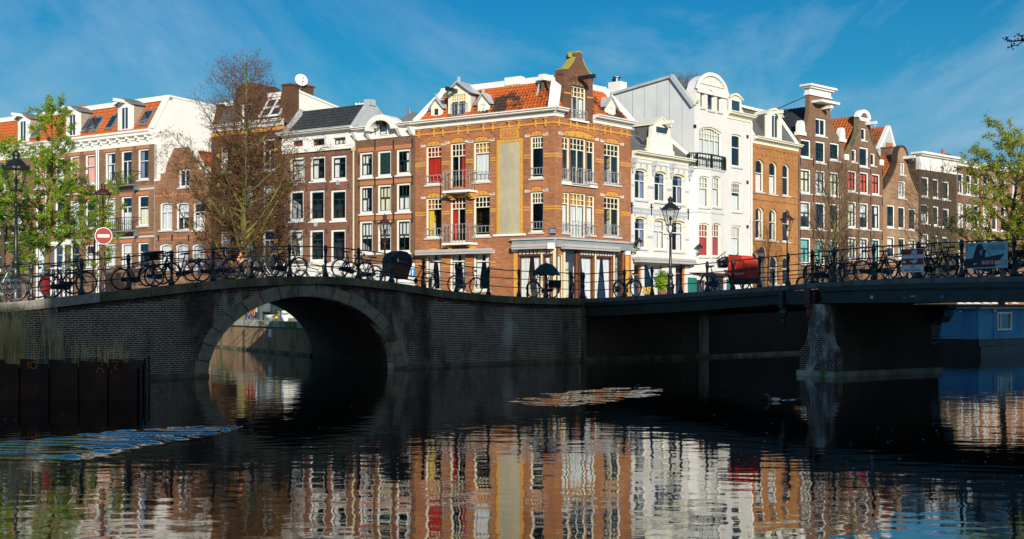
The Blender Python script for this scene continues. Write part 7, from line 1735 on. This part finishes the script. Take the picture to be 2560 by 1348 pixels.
def bikemesh(kind):
    """named meshes of one bicycle kind (rear hub at the origin height, front to +x); colour None = frame colour"""
    if kind in CACHE: return CACHE[kind]
    r = WRD; out_ = []; bb = (.45, 0, .28)
    seat = (.25, 0, .86); ht, hb = (.86, 0, .90), (.93, 0, .66); fa = (WB, 0, r)
    fm = MB()
    if kind == 'lady':
        fm.tube([bb, seat], .021, 6); fm.tube([(.87, 0, .86), (.72, 0, .58), (.56, 0, .42), (.40, 0, .43)], .022, 6); fm.tube([hb, (.78, 0, .46), (.62, 0, .31), bb], .022, 6)
    elif kind == 'ebike':
        fm.tube([bb, seat], .02, 6); fm.bar((.9, 0, .76), (.42, 0, .42), .05, .09); fm.tube([(.88, 0, .84), (.34, 0, .62)], .018, 6); fm.box(.36, .54, -.06, .06, .20, .36)
    else:
        fm.tube([bb, seat], .021, 6); fm.tube([(.88, 0, .84), (.285, 0, .79)], .021, 6); fm.tube([hb, bb], .023, 6)
    fm.tube([ht, hb], .022, 6)
    for y in (-.05, .05): fm.tube([bb, (0, y, r)], .013, 5); fm.tube([(.28, 0, .77), (0, y, r)], .012, 5)
    out_.append(('frame', fm, None))
    fk = MB()
    for y in (-.045, .045): fk.tube([hb, (1.0, y, .52), (fa[0], y, r)], .014, 5)
    out_.append(('fork', fk, None))
    hbm = MB().tube([ht, (.84, 0, 1.03)], .014, 6)
    if kind in ('lady', 'city'): hbm.tube([(.58, -.27, 1.04), (.70, -.27, 1.07), (.86, -.2, 1.09), (.87, 0, 1.05), (.86, .2, 1.09), (.70, .27, 1.07), (.58, .27, 1.04)], .012, 5)
    else: hbm.tube([(.76, -.3, 1.06), (.86, -.15, 1.05), (.87, 0, 1.04), (.86, .15, 1.05), (.76, .3, 1.06)], .012, 5)
    out_.append(('handlebar', hbm, 'iron_black'))
    out_.append(('saddle', MB().tube([seat, (.235, 0, .93)], .012, 5).hexa([(.08, -.1, .93), (.36, -.025, .94), (.36, .025, .94), (.08, .1, .93), (.06, -.095, .985), (.37, -.02, .975), (.37, .02, .975), (.06, .095, .985)]), 'leather'))
    if kind != 'sport':
        for c, a0, a1 in (((0, r), 25, 200), ((WB, r), -5, 150)):
            mg = MB(); pts = arc(c, r + .03, a0, a1, 14)
            for p, q in zip(pts, pts[1:]): mg.bar(p, q, .05, .008, up=(0, 1, 0)) if 0 else mg.hexa([(p[0], -.028, p[2]), (q[0], -.028, q[2]), (q[0], .028, q[2]), (p[0], .028, p[2]), (p[0], -.028, p[2] + .006), (q[0], -.028, q[2] + .006), (q[0], .028, q[2] + .006), (p[0], .028, p[2] + .006)])
            out_.append(('mudguard', mg, None))
        rk = MB()
        for y in (-.06, 0, .06): rk.tube([(.16, y, .74), (-.36, y, .74)], .008, 4)
        for x in (.1, -.12, -.34): rk.tube([(x, -.07, .74), (x, .07, .74)], .008, 4)
        for y in (-.07, .07): rk.tube([(-.26, y, .74), (0, y, r)], .007, 4)
        out_.append(('rack', rk, 'iron_black'))
    if kind in ('lady', 'city', 'gent'): out_.append(('chain_case', MB().prism([(-.06, r - .05), (.0, r - .07), (.47, .19), (.56, .22), (.58, .29), (.54, .37), (.46, .38), (0, r + .06), (-.06, r + .04)], -.075, -.05), 'plastic_black'))
    out_.append(('crank', MB().tube([(bb[0], -.1, bb[2]), (bb[0], .1, bb[2])], .015, 5).tube([(bb[0], -.09, bb[2]), (bb[0] + .08, -.09, bb[2] - .15)], .01, 4).tube([(bb[0], .09, bb[2]), (bb[0] - .08, .09, bb[2] + .15)], .01, 4).lathe([(.09, -.004), (.09, .004)], 14, (0, 0, 0)) if 0 else MB().tube([(bb[0], -.1, bb[2]), (bb[0], .1, bb[2])], .015, 5).tube([(bb[0], -.09, bb[2]), (bb[0] + .08, -.09, bb[2] - .15)], .01, 4).tube([(bb[0], .09, bb[2]), (bb[0] - .08, .09, bb[2] + .15)], .01, 4).prism([(bb[0] + .09 * math.cos(k * .45), bb[2] + .09 * math.sin(k * .45)) for k in range(14)], -.046, -.04), 'iron_grey'))
    pd = MB()
    for x, y, z in ((bb[0] + .08, -.14, bb[2] - .15), (bb[0] - .08, .14, bb[2] + .15)): pd.box(x - .05, x + .05, y - .05, y + .04, z - .012, z + .012)
    out_.append(('pedals', pd, 'rubber'))
    out_.append(('headlight', MB().tube([(.92, 0, .93), (1.0, 0, .92)], [.03, .045], 8), 'chrome'))
    out_.append(('kickstand', MB().tube([(.42, .04, .26), (.30, .20, .01)], .011, 5), 'iron_grey'))
    me = [(n, b.mesh(n, m or 'bike_black'), m is None) for n, b, m in out_]
    CACHE[kind] = me; return me
def crate_mb(x0, x1, w_, z0, z1):
    mb = MB().box(x0, x1, -w_, w_, z0, z0 + .015)
    for k in range(4):
        a = z0 + (z1 - z0) * k / 4
        mb.box(x0, x1, -w_, -w_ + .012, a + .012, a + (z1 - z0) / 4 - .008); mb.box(x0, x1, w_ - .012, w_, a + .012, a + (z1 - z0) / 4 - .008); mb.box(x0, x0 + .012, -w_ + .012, w_ - .012, a + .012, a + (z1 - z0) / 4 - .008); mb.box(x1 - .012, x1, -w_ + .012, w_ - .012, a + .012, a + (z1 - z0) / 4 - .008)
    for x in (x0, x1 - .012):
        for y in (-w_, w_ - .012): mb.box(x - .002, x + .014, y - .002, y + .014, z0, z1)
    return mb
GB = 'bicycles parked along the bridge railings'
def bike(label, F, zf, pr, pf, kind='gent', col='bike_black', off=.55, lean=None, extra=(), tyre=None, yaw=0., group=GB):
    """bicycle standing by the railing of F; pr / pf are the columns of its rear and front hub"""
    sr, sf = F.off(pr, off), F.off(pf, off); s = (sr + sf) / 2; dirn = 1 if sf > sr else -1
    z0, z1 = zf(s - dirn * .54) - .02, zf(s + dirn * .54) - .02
    lean = rng.uniform(.02, .09) if lean is None else lean
    Mx = F.M @ Matrix.Translation((s, off, (z0 + z1) / 2 + .006)) @ Matrix.Rotation((0 if dirn > 0 else math.pi) + yaw, 4, 'Z') @ Matrix.Rotation(-math.atan2(z1 - z0, WB), 4, 'Y') @ Matrix.Rotation(lean * dirn, 4, 'X') @ Matrix.Translation((-WB / 2, 0, 0))
    o = thing('bicycle', label, 'bicycle', mat=Mx, group=group)
    add_wheel(o, 0, WRD, WM, tyre=tyre); add_wheel(o, WB, WRD, WM, tyre=tyre)
    for n, me, colr in bikemesh(kind):
        p = link(n, me, o)
        if colr and col != 'bike_black': p.material_slots[0].link = 'OBJECT'; p.material_slots[0].material = MATS[col]
    for e in extra:
        if e == 'front_crate': part('front_rack', MB().tube([(.92, -.1, .72), (1.28, -.1, .74), (1.28, .1, .74), (.92, .1, .72)], .01, 4), 'iron_black', o); part('crate', crate_mb(.93, 1.33, .19, .76, 1.0), 'plastic_black', o)
        if e == 'crate_lid': part('crate', crate_mb(.90, 1.36, .2, .84, 1.06).box(.88, 1.38, -.22, .22, 1.06, 1.12), 'plastic_black', o)
        if e == 'basket':
            mb = MB()
            for k in range(4): q = .72 + k * .09; e_ = .02 * k; mb.tube([(.95 - e_, -.15 - e_, q), (1.25 + e_, -.15 - e_, q), (1.25 + e_, .15 + e_, q), (.95 - e_, .15 + e_, q)], .009, 4, closed=True)
            for k in range(5):
                for y in (-1, 1): mb.tube([(.95 + k * .075, .15 * y, .72), (.93 + k * .085, .21 * y, .99)], .006, 3)
            part('basket', mb, 'plastic_black', o)
        if e == 'red_skirt':
            for y in (-.09, .09): part('coat_guard', MB().prism([(-.30, .20), (-.16, .12), (-.06, .30), (-.10, .44), (-.04, .60), (-.14, .67), (-.28, .55)], y - .004, y + .004), 'plastic_red', o)
        if e == 'green_bag': part('saddle_cover', MB().hexa([(.05, -.11, .965), (.38, -.04, .965), (.38, .04, .965), (.05, .11, .965), (.05, -.1, 1.02), (.37, -.03, 1.01), (.37, .03, 1.01), (.05, .1, 1.02)]), 'plastic_green', o)
        if e == 'child_seat': part('child_seat', MB().box(-.26, .08, -.15, .15, .78, .86).hexa([(-.3, -.16, .8), (-.2, -.16, .8), (-.2, .16, .8), (-.3, .16, .8), (-.4, -.14, 1.25), (-.34, -.14, 1.25), (-.34, .14, 1.25), (-.4, .14, 1.25)]), 'plastic_black', o)
        if e == 'pannier':
            for y in (-.17, .11): part('pannier', MB().box(-.3, .08, y, y + .07, .42, .73), 'canvas_navy', o)
        if e == 'motor': part('battery', MB().box(-.12, .12, -.11, -.06, .24, .48), 'plastic_black', o); part('display', MB().box(-.06, .07, -.118, -.111, .34, .42), 'cur_teal', o)
    return o
B_ = bike
B_('teal green bicycle at the left edge, rear half out of view', FL, zL, -52, 38, 'lady', 'bike_teal', tyre=None)
B_('black step-through bicycle with long black chain case and red coat guard', FL, zL, 120, 229, 'lady', extra=('red_skirt',), lean=.03)
B_('black bicycle carrying a lidded black crate over its front wheel', FL, zL, 302, 392, 'city', extra=('crate_lid',), lean=.04)
B_('black bicycle half hidden behind the one with the lidded crate', FL, zL, 372, 430, 'lady', off=1.6, lean=.05, yaw=.3)
B_('pale blue grey city bicycle with black crate on the front rack', FL, zL, 500, 586, 'city', 'bike_blue', extra=('front_crate',), lean=-.02)
B_('orange bicycle with white tyres behind the pale blue one, nearer the lantern', FL, zL, 545, 618, 'lady', 'bike_orange', off=1.9, tyre='pale_grey')
B_('orange bicycle behind the crate of the pale blue bicycle', FL, zL, 612, 560, 'city', 'bike_orange', off=2.5)
B_('dark sporty bicycle at the top of the arch, front wheel turned', FL, zL, 674, 751, 'gent', lean=.06)
B_('dark gent bicycle right of the arch crown, front wheel with blue mudguard', FL, zL, 842, 917, 'lady', 'bike_blue', lean=.05)
B_('slim dark blue sports bicycle with green saddle cover', FL, zL, 1127, 1196, 'sport', 'bike_blue', extra=('green_bag',), lean=.05)
B_('red framed bicycle standing under the dark umbrella', FL, zL, 1388, 1325, 'gent', 'bike_red', extra=('pannier',), off=.6)
B_('bicycle with blue lamp between the umbrella and the last stone bridge post', FL, zL, 1440, 1415, 'lady', off=2.4, yaw=.9)
B_('grey electric bicycle with round lamp at the left end of the steel bridge', FR, zR, 1537, 1602, 'ebike', 'bike_grey', extra=('motor',), lean=.04)
B_('old black gent bicycle at the pier, left of the bare tree', FR, zR, 2024, 2100, 'gent', lean=.05)
B_('black bicycle with long chain case left of the red and white canal sign', FR, zR, 2148, 2233, 'lady', lean=.02)
B_('black bicycle with raised blue handlebar between canal sign and banner', FR, zR, 2293, 2377, 'lady', lean=.05, extra=('basket',))
B_('bicycle hidden behind the blue banner, only its wheels visible', FR, zR, 2535, 2464, 'gent', lean=.03)
B_('blue framed bicycle cut by the right edge beside the banner', FR, zR, 2562, 2650, 'gent', 'bike_blue', lean=.02)
far = 'bicycles on the far side of the bridges'
def zfarL(s): return zL(max(0, min(FL.L, s - 3.2)))
for px0, px1, k, c, l in ((700, 648, 'lady', 'bike_white', 'pale bicycle on the far railing below the tall brown tree'), (740, 705, 'gent', 'bike_black', 'small dark bicycle on the far railing at the arch crown'), (795, 760, 'gent', 'bike_black', 'small dark bicycle on the far railing in front of the plum brick house'), (880, 845, 'lady', 'bike_black', 'small dark bicycle on the far railing behind the blue mudguard')):
    B_(l, FL, zfarL, px0, px1, k, c, off=10.4, group=far)
for px0, px1, k, c, l in ((2260, 2215, 'gent', 'bike_grey', 'silver grey bicycle on the far railing behind the canal sign'), (2340, 2300, 'lady', 'bike_white', 'white bicycle on the far railing below the basket bicycle'), (2130, 2075, 'lady', 'bike_teal', 'teal bicycle on the far railing between the two black ones'), (2500, 2445, 'gent', 'bike_red', 'red bicycle on the far railing behind the banner'), (2060, 2010, 'lady', 'bike_black', 'black bicycle on the far railing above the brick pier')):
    B_(l, FR, zR, px0, px1, k, c, off=WR - 1., group=far)

for px0, px1, off, k, c, l in ((30, -30, 1.5, 'gent', 'bike_black', 'black bicycle behind the teal one at the left edge'), (175, 108, 1.5, 'gent', 'bike_black', 'black bicycle behind the red coat guard'), (476, 415, 1.7, 'gent', 'bike_black', 'dark bicycle leaning left of the pale blue one'), (632, 690, 1.3, 'lady', 'bike_black', 'black bicycle between the orange one and the sporty one'), (935, 872, 1.3, 'gent', 'bike_black', 'black bicycle behind the blue mudguard, facing left')):
    B_(l, FL, zL, px0, px1, k, c, off=off)
for px0, px1, off, k, c, l in ((2055, 2128, 1.2, 'lady', 'bike_black', 'black bicycle behind the two at the pier'), (2200, 2270, 1.1, 'gent', 'bike_black', 'black bicycle half behind the canal sign'), (2390, 2318, 1.2, 'gent', 'bike_black', 'black bicycle behind the raised blue handlebar'), (2440, 2520, 1.3, 'lady', 'bike_black', 'black bicycle behind the banner, facing right'), (2545, 2470, 2.0, 'lady', 'bike_grey', 'grey bicycle behind the right end of the banner')):
    B_(l, FR, zR, px0, px1, k, c, off=off)
o = bike('orange bicycle with sky blue tyre on the quay seen through the arch', q2, lambda s: 1.54, 640, 605, 'lady', 'bike_orange', off=.6, tyre='bike_blue', group='bicycles on the side canal quay')
# --- umbrella over the red bicycle
q = FL.world(FL.off(1366, .6), .6, 0); zt = pz(657, q.y); zb = pz(690, q.y)
um = thing('umbrella', 'dark teal umbrella opened above the red bicycle', 'umbrella', (q.x, q.y, zb), .3)
n = 8; rr = .62; hh = zt - zb; mb = MB(); P_ = []
for j, (u, h) in enumerate(((0, 1), (.45, .80), (.8, .42), (1, 0))):
    for k in range(n * 2):
        a = 2 * math.pi * k / (n * 2); s_ = 1 if k % 2 == 0 else .95 - .03 * j
        P_.append((rr * u * s_ * math.cos(a), rr * u * s_ * math.sin(a), hh * h + (.0 if k % 2 == 0 else .05 * u)))
mb.add(P_, [(j * 16 + k, j * 16 + (k + 1) % 16, (j + 1) * 16 + (k + 1) % 16, (j + 1) * 16 + k) for j in range(3) for k in range(16)])
part('canopy', mb, 'canvas_teal', um); part('shaft', MB().tube([(0, 0, hh + .06), (0, 0, -.9)], .014, 6), 'iron_black', um)
mb = MB()
for k in range(n): a = 2 * math.pi * k / n; mb.tube([(0, 0, hh * .5), (rr * .45 * math.cos(a), rr * .45 * math.sin(a), hh * .78)], .005, 3)
part('ribs', mb, 'iron_grey', um)
# --- wooden cargo bike with navy hood (front to the left)
s = FL.off(990, .8); se = FL.off(1069, .8); z0 = zL(s) - .02; z1 = zL(se) - .02; Ln = se - s
ang = math.atan2(z1 - z0, Ln)
Mx = FL.M @ Matrix.Translation((s, .8, z0)) @ Matrix.Rotation(-ang, 4, 'Y')
cb = thing('cargo_bike', 'wooden box cargo bike with navy blue hood and clear window', 'cargo bike', mat=Mx)
bx = [(-.46, .34), (.30, .28), (.40, .74), (-.52, .78)]
part('box', MB().prism(bx, -.28, .28), 'cargo_wood', cb)
for y in (-.292, ): 
    for k in range(3): z = .42 + k * .14; part('board_edge', MB().bar((-.47 - k * .015, y, z), (.32 + k * .025, y, z), .012, .012), 'wood_brown', cb)
hd = [(-.53, .78), (.42, .74), (.43, .96), (.34, 1.16), (.15, 1.27), (-.13, 1.28), (-.34, 1.17), (-.49, .98)]
wd = [(-.26, .86), (.22, .86), (.24, .97), (.16, 1.09), (-.04, 1.13), (-.19, 1.08), (-.27, .97)]
part('hood', MB().prism(hd, -.295, .295, holes=[wd]), 'canvas_navy', cb)
part('hood_window', MB().prism(wd, -.29, -.285), 'glass', cb)
for y in (-.24, .24): add_wheel(cb, -.70, .25, WS, y=y, tyre='bike_blue')
part('axle', MB().tube([(-.70, -.26, .25), (-.70, .26, .25)], .02, 6).bar((-.70, 0, .27), (-.4, 0, .36), .06), 'bike_blue', cb)
add_wheel(cb, Ln, WRD, WM)
part('frame', MB().tube([(.3, 0, .3), (.8, 0, .3), (Ln, 0, WRD)], .025, 6).tube([(.85, 0, .3), (Ln - .32, 0, .82)], .02, 6).tube([(Ln, 0, WRD), (Ln - .28, 0, .75)], .012, 5).tube([(.42, 0, .35), (.55, 0, .98)], .02, 6), 'bike_black', cb)
part('handlebar', MB().tube([(.55, 0, .98), (.53, 0, 1.06)], .014, 6).tube([(.68, -.3, 1.08), (.53, -.1, 1.06), (.53, .1, 1.06), (.68, .3, 1.08)], .014, 5), 'iron_black', cb)
part('saddle', MB().hexa([(Ln - .5, -.03, .85), (Ln - .22, -.1, .84), (Ln - .22, .1, .84), (Ln - .5, .03, .85), (Ln - .5, -.02, .89), (Ln - .2, -.09, .9), (Ln - .2, .09, .9), (Ln - .5, .02, .89)]), 'leather', cb)
rk = MB()
for y in (-.06, .06): rk.tube([(Ln - .15, y, .72), (Ln + .32, y, .72)], .009, 4); rk.tube([(Ln + .25, y, .72), (Ln, y, WRD)], .008, 4)
part('rack', rk.tube([(Ln + .2, -.08, .72), (Ln + .36, -.06, 1.0)], .012, 4), 'iron_black', cb)
mg = MB(); pts = arc((Ln, WRD), WRD + .03, -20, 160, 14)
for p, q in zip(pts, pts[1:]): mg.hexa([(p[0], -.028, p[2]), (q[0], -.028, q[2]), (q[0], .028, q[2]), (p[0], .028, p[2]), (p[0], -.028, p[2] + .006), (q[0], -.028, q[2] + .006), (q[0], .028, q[2] + .006), (p[0], .028, p[2] + .006)])
part('mudguard', mg, 'bike_black', cb); part('reflector', MB().box(Ln - .02, Ln + .12, -.06, -.05, .12, .42), 'clay_pot', cb)
part('crank', MB().tube([(.85, -.1, .3), (.85, .1, .3)], .02, 6).tube([(.85, -.1, .3), (.9, -.1, .12)], .01, 4).box(.86, .96, -.15, -.05, .1, .125).prism([(.85 + .1 * math.cos(k * .45), .3 + .1 * math.sin(k * .45)) for k in range(14)], -.05, -.04), 'iron_black', cb)
# --- delivery cargo bike with red tarpaulin (front to the right)
off = .9
s = FR.off(1768, off); s2 = FR.off(1862, off); z0 = zR(s); z1 = zR(s2); Ln = s2 - s; ang = math.atan2(z1 - z0, Ln)
Mx = FR.M @ Matrix.Translation((s, off, z0)) @ Matrix.Rotation(-ang, 4, 'Y')
rb = thing('cargo_bike', 'black delivery bike with red tarpaulin box in front', 'cargo bike', mat=Mx)
add_wheel(rb, 0, WRD, WM); u = Ln
bx0, bx1 = u - .50, u + .46
for y in (-.24, .24): add_wheel(rb, u + .25, .25, WS, y=y)
part('box', MB().box(bx0 + .04, bx1 - .04, -.30, .30, .22, .52), 'plastic_black', rb)
prof = [(bx0, .46), (bx1, .40), (bx1 + .02, .95), (bx1 - .12, 1.12), (bx1 - .34, 1.22), (bx0 + .0, 1.30)]
tp = MB(); nx = 14; 
for j in range(nx + 1):                                          # tarpaulin, sagging between its hoops
    x = bx0 + (bx1 - bx0) * j / nx; top_ = 1.28 - .10 * (j / nx) - (.24 * max(0, j / nx - .72) / .28 if j / nx > .72 else 0); bt_ = .46 - .06 * j / nx; wv_ = .02 * math.sin(j * 2.2)
    for k, (y, f) in enumerate(((-.33, 0), (-.335 + wv_, .3), (-.32 - wv_, .6), (-.31, .92), (-.26, 1), (0, 1.02), (.26, 1), (.31, .92), (.33, 0))): tp.v.append((x, y, bt_ + (top_ - bt_) * f))
for j in range(nx):
    for k in range(8): tp.f.append((j * 9 + k, j * 9 + k + 1, (j + 1) * 9 + k + 1, (j + 1) * 9 + k)); tp.mi.append(0)
tp.f.append(tuple(range(9))); tp.f.append(tuple(nx * 9 + k for k in reversed(range(9)))); tp.mi += [0, 0]
part('tarpaulin', tp, 'canvas_red', rb)
part('tarp_edge', MB().tube([(bx0 - .02, -.27, 1.30), (bx1 - .30, -.27, 1.22)], .014, 5), 'iron_black', rb)
text('lettering', 'EL', .11, 'sign_white', Matrix.Translation((bx0 + .14, -.362, .58)) @ FACE, rb, .002); text('lettering', 'PRECHBANK', .11, 'sign_white', Matrix.Translation((bx0 + .62, -.362, .57)) @ FACE, rb, .002, sx=.85)
part('frame', MB().tube([(0, 0, WRD), (.45, 0, .3), (bx0, 0, .36)], .022, 6).tube([(.45, 0, .3), (.26, 0, .86)], .02, 6).tube([(.3, 0, .7), (bx0 - .05, 0, .60)], .02, 6).tube([(0, 0, WRD), (.28, 0, .76)], .011, 5).tube([(bx0 - .02, 0, .4), (bx0 - .12, 0, 1.0)], .02, 6).bar((bx0 + .05, -.38, .62), (bx0 + .28, -.38, -.0), .035), 'bike_black', rb)
part('handlebar', MB().tube([(bx0 - .14, 0, 1.0), (bx0 - .16, 0, 1.18)], .016, 6).tube([(bx0 - .34, -.3, 1.24), (bx0 - .16, -.12, 1.18), (bx0 - .16, .12, 1.18), (bx0 - .10, .32, 1.40)], .015, 5), 'iron_black', rb)
part('saddle', MB().tube([(.26, 0, .86), (.245, 0, .93)], .014, 5).hexa([(.08, -.1, .93), (.4, -.025, .96), (.4, .025, .96), (.08, .1, .93), (.06, -.095, .985), (.41, -.02, 1.0), (.41, .02, 1.0), (.06, .095, .985)]), 'leather', rb)
part('crate', crate_mb(0, .46, .2, 0, .3), 'plastic_black', rb, mat=Matrix.Translation((bx0 - .52, -.12, .86)) @ Matrix.Rotation(R(-14), 4, 'Y'))
part('crate_handle', MB().tube([(bx0 - .62, -.3, 1.2), (bx0 - .35, -.3, 1.32), (bx0 - .1, -.3, 1.42)], .014, 5).tube([(bx0 - .5, -.3, 1.18), (bx0 - .45, -.3, 1.27)], .01, 4).tube([(bx0 - .35, -.3, 1.2), (bx0 - .3, -.3, 1.33)], .01, 4).tube([(bx0 - .2, -.3, 1.24), (bx0 - .16, -.3, 1.39)], .01, 4), 'iron_black', rb)
part('chain_case', MB().prism([(-.06, .3), (.5, .16), (.66, .2), (.66, .44), (.5, .42), (0, .42)], -.08, -.05), 'plastic_black', rb)
part('crank', MB().tube([(.45, -.1, .3), (.45, .1, .3)], .016, 5).tube([(.45, -.1, .3), (.53, -.1, .16)], .01, 4).box(.48, .58, -.15, -.06, .14, .165), 'iron_grey', rb)
mg = MB(); pts = arc((0, WRD), WRD + .03, 0, 180, 14)
for p, q in zip(pts, pts[1:]): mg.hexa([(p[0], -.03, p[2]), (q[0], -.03, q[2]), (q[0], .03, q[2]), (p[0], .03, p[2]), (p[0], -.03, p[2] + .006), (q[0], -.03, q[2] + .006), (q[0], .03, q[2] + .006), (p[0], .03, p[2] + .006)])
part('mudguard', mg, 'bike_black', rb)
# ---------------------------------------------------------------- ducks and their wakes
def wpt_(px, py): d = FPX * CZ / (py - HZ); return V2(ray(px) * d, d)
def duck(label, px, py, heading, body_m, breast, bill='bill', sc=1.):
    p = wpt_(px, py); o = thing('duck', label, 'duck', (p.x, p.y, -.03), heading, group='water birds swimming below the bridges')
    k = sc; bm = MB(); prof = [(-.30, .015, .13), (-.24, .06, .11), (-.12, .105, .09), (.0, .115, .08), (.12, .10, .085), (.19, .06, .10), (.22, .02, .11)]
    n = 10; vs = []
    for x, r_, zc_ in prof:
        for j in range(n): a = 2 * math.pi * j / n; vs.append((x * k, r_ * 1.0 * math.cos(a) * k, (zc_ + r_ * .8 * math.sin(a)) * k))
    bm.add(vs, [(i * n + j, i * n + (j + 1) % n, (i + 1) * n + (j + 1) % n, (i + 1) * n + j) for i in range(len(prof) - 1) for j in range(n)] + [tuple(range(n)), tuple((len(prof) - 1) * n + j for j in reversed(range(n)))])
    bm.tube([Vector((.15, 0, .12)) * k, Vector((.20, 0, .20)) * k, Vector((.21, 0, .26)) * k, Vector((.24, 0, .31)) * k, Vector((.27, 0, .315)) * k, Vector((.295, 0, .31)) * k], [.06 * k, .042 * k, .04 * k, .052 * k, .045 * k, .012 * k], 8)
    part('body', bm, body_m, o, smooth=True)
    part('bill', MB().hexa([Vector(v) * k for v in ((.28, -.018, .295), (.37, -.02, .285), (.37, .02, .285), (.28, .018, .295), (.28, -.016, .318), (.365, -.016, .298), (.365, .016, .298), (.28, .016, .318))]), bill, o)
    for y in (-1, 1): part('wing', MB().prism([(-.28 * k, .15 * k), (-.1 * k, .19 * k), (.08 * k, .17 * k), (.1 * k, .12 * k), (-.05 * k, .07 * k), (-.2 * k, .09 * k)], (y * .115 - .006) * k, (y * .115 + .006) * k), breast, o)
    return o
from mathutils import noise as mnoise
def wake(label, cl, widths, amp, edge=None, res=.055, crest=1.):
    """churned water: a strip of real ripples on a centre line of picture points, each with its width"""
    P = [wpt_(*c) for c in cl]; mb = MB(); rw = random.Random(len(cl) * 7 + int(cl[0][0]))
    segs = []
    L = sum((b - a).length for a, b in zip(P, P[1:])); n = max(20, int(L / res)); acc = [0]
    for a, b in zip(P, P[1:]): acc.append(acc[-1] + (b - a).length)
    ph = [(rw.uniform(0, 6.28), rw.uniform(.7, 1.3), rw.uniform(-1, 1)) for _ in range(9)]
    m_ = 0
    rows = []
    M_ = 26
    for i in range(n + 1):
        s = L * i / n; k = max(j for j in range(len(acc)) if acc[j] <= s + 1e-6); k = min(k, len(P) - 2); f = (s - acc[k]) / (acc[k + 1] - acc[k])
        c = P[k].lerp(P[k + 1], f); wd = widths[k] * (1 - f) + widths[k + 1] * f; d = (P[k + 1] - P[k]).normalized(); nn = V2(-d.y, d.x)
        wd *= 1 + .05 * math.sin(s * 2.1) + .04 * math.sin(s * 5.7) + .03 * math.sin(s * 13.1)
        for j in range(M_ + 1):
            t = j / M_ * 2 - 1; q = c + nn * (wd / 2 * t)
            nz = mnoise.noise(Vector((q.x * 1.1, q.y * 2.2, 3.7))) + .5 * mnoise.noise(Vector((q.x * 3.1, q.y * 5.2, 1.7)))
            fade = max(0, min(1, (1.0 - abs(t) + (.07 if edge else .42) * nz) * 3.5)) * max(0, 1 - abs(t) ** 8) * min(1, i / 12, (n - i) / 12)
            h = 0
            for p_, fr2, sk in ph: h += math.sin((q.x * sk * 3.4 + q.y * (7 + fr2 * 6.5)) * fr2 + p_) / (1 + fr2 * 1.2)
            h = h * amp * .5
            if edge: h += edge * (.6 + .4 * math.sin(s * 1.7 + t)) * math.exp(-((abs(t) - .74) / .05) ** 2)
            mb.v.append((q.x, q.y, .004 + (h + amp * 1.2) * fade))
    c_ = M_ + 1
    mb.f = [(i * c_ + j, i * c_ + j + 1, (i + 1) * c_ + j + 1, (i + 1) * c_ + j) for i in range(n) for j in range(M_)]; mb.mi = [0] * len(mb.f)
    o = part('wake', mb, 'water', None, smooth=True, kind='stuff'); o['label'] = label; return o
wake('long broad wake of churned water at the lower left behind a diving bird', [(-60, 1142), (150, 1116), (330, 1093), (480, 1078), (610, 1064)], [3.6, 3.1, 2.5, 1.7, .2], .017, edge=.03)
wake('golden wake of ripples behind the dark water bird in the middle', [(1300, 1012), (1340, 1010), (1420, 1000), (1510, 986), (1590, 973), (1630, 967)], [.3, 1.9, 3.0, 2.9, 1.9, .3], .013)
wake('short golden wake behind the small pale duck', [(1915, 1003), (1950, 1001), (2010, 998)], [.6, .9, .12], .010, res=.04)
sp = MB(); rs_ = random.Random(4)
for k in range(150):                                             # petals and scraps afloat
    p = wpt_(rs_.uniform(0, 2560), rs_.choice((rs_.uniform(1060, 1200), rs_.uniform(940, 1340)))); r_ = rs_.uniform(.008, .022); a0 = rs_.uniform(0, 6)
    sp.add([(p.x + r_ * math.cos(a0 + j * 1.26) * rs_.uniform(.6, 1.2), p.y + r_ * 1.4 * math.sin(a0 + j * 1.26), .012) for j in range(5)] + [(p.x, p.y, .016)], [(j, (j + 1) % 5, 5) for j in range(5)])
o = part('floating_petals', sp, 'sticker_pale', None, kind='stuff'); o['label'] = 'tiny pale petals and scraps floating on the dark water'
duck('brown duck at the tip of the long wake below the arch', 612, 1061, .3, 'duck_brown', 'duck_dark', sc=.7)
duck('dark water bird swimming at the head of the golden wake', 1588, 975, .9, 'duck_dark', 'duck_dark', 'duck_white', sc=.55)
duck('small pale backed duck swimming left of the pier', 1934, 1003, math.pi - .1, 'duck_brown', 'duck_white', sc=.6)
# lettering becomes plain mesh
dg = bpy.context.evaluated_depsgraph_get()
for o in TEXTS:
    me = bpy.data.meshes.new_from_object(o.evaluated_get(dg)); n = link(o.name.split('.')[0], me, o.parent, mat=o.matrix_basis.copy()); n['kind'] = 'stuff'
    bpy.data.objects.remove(o)
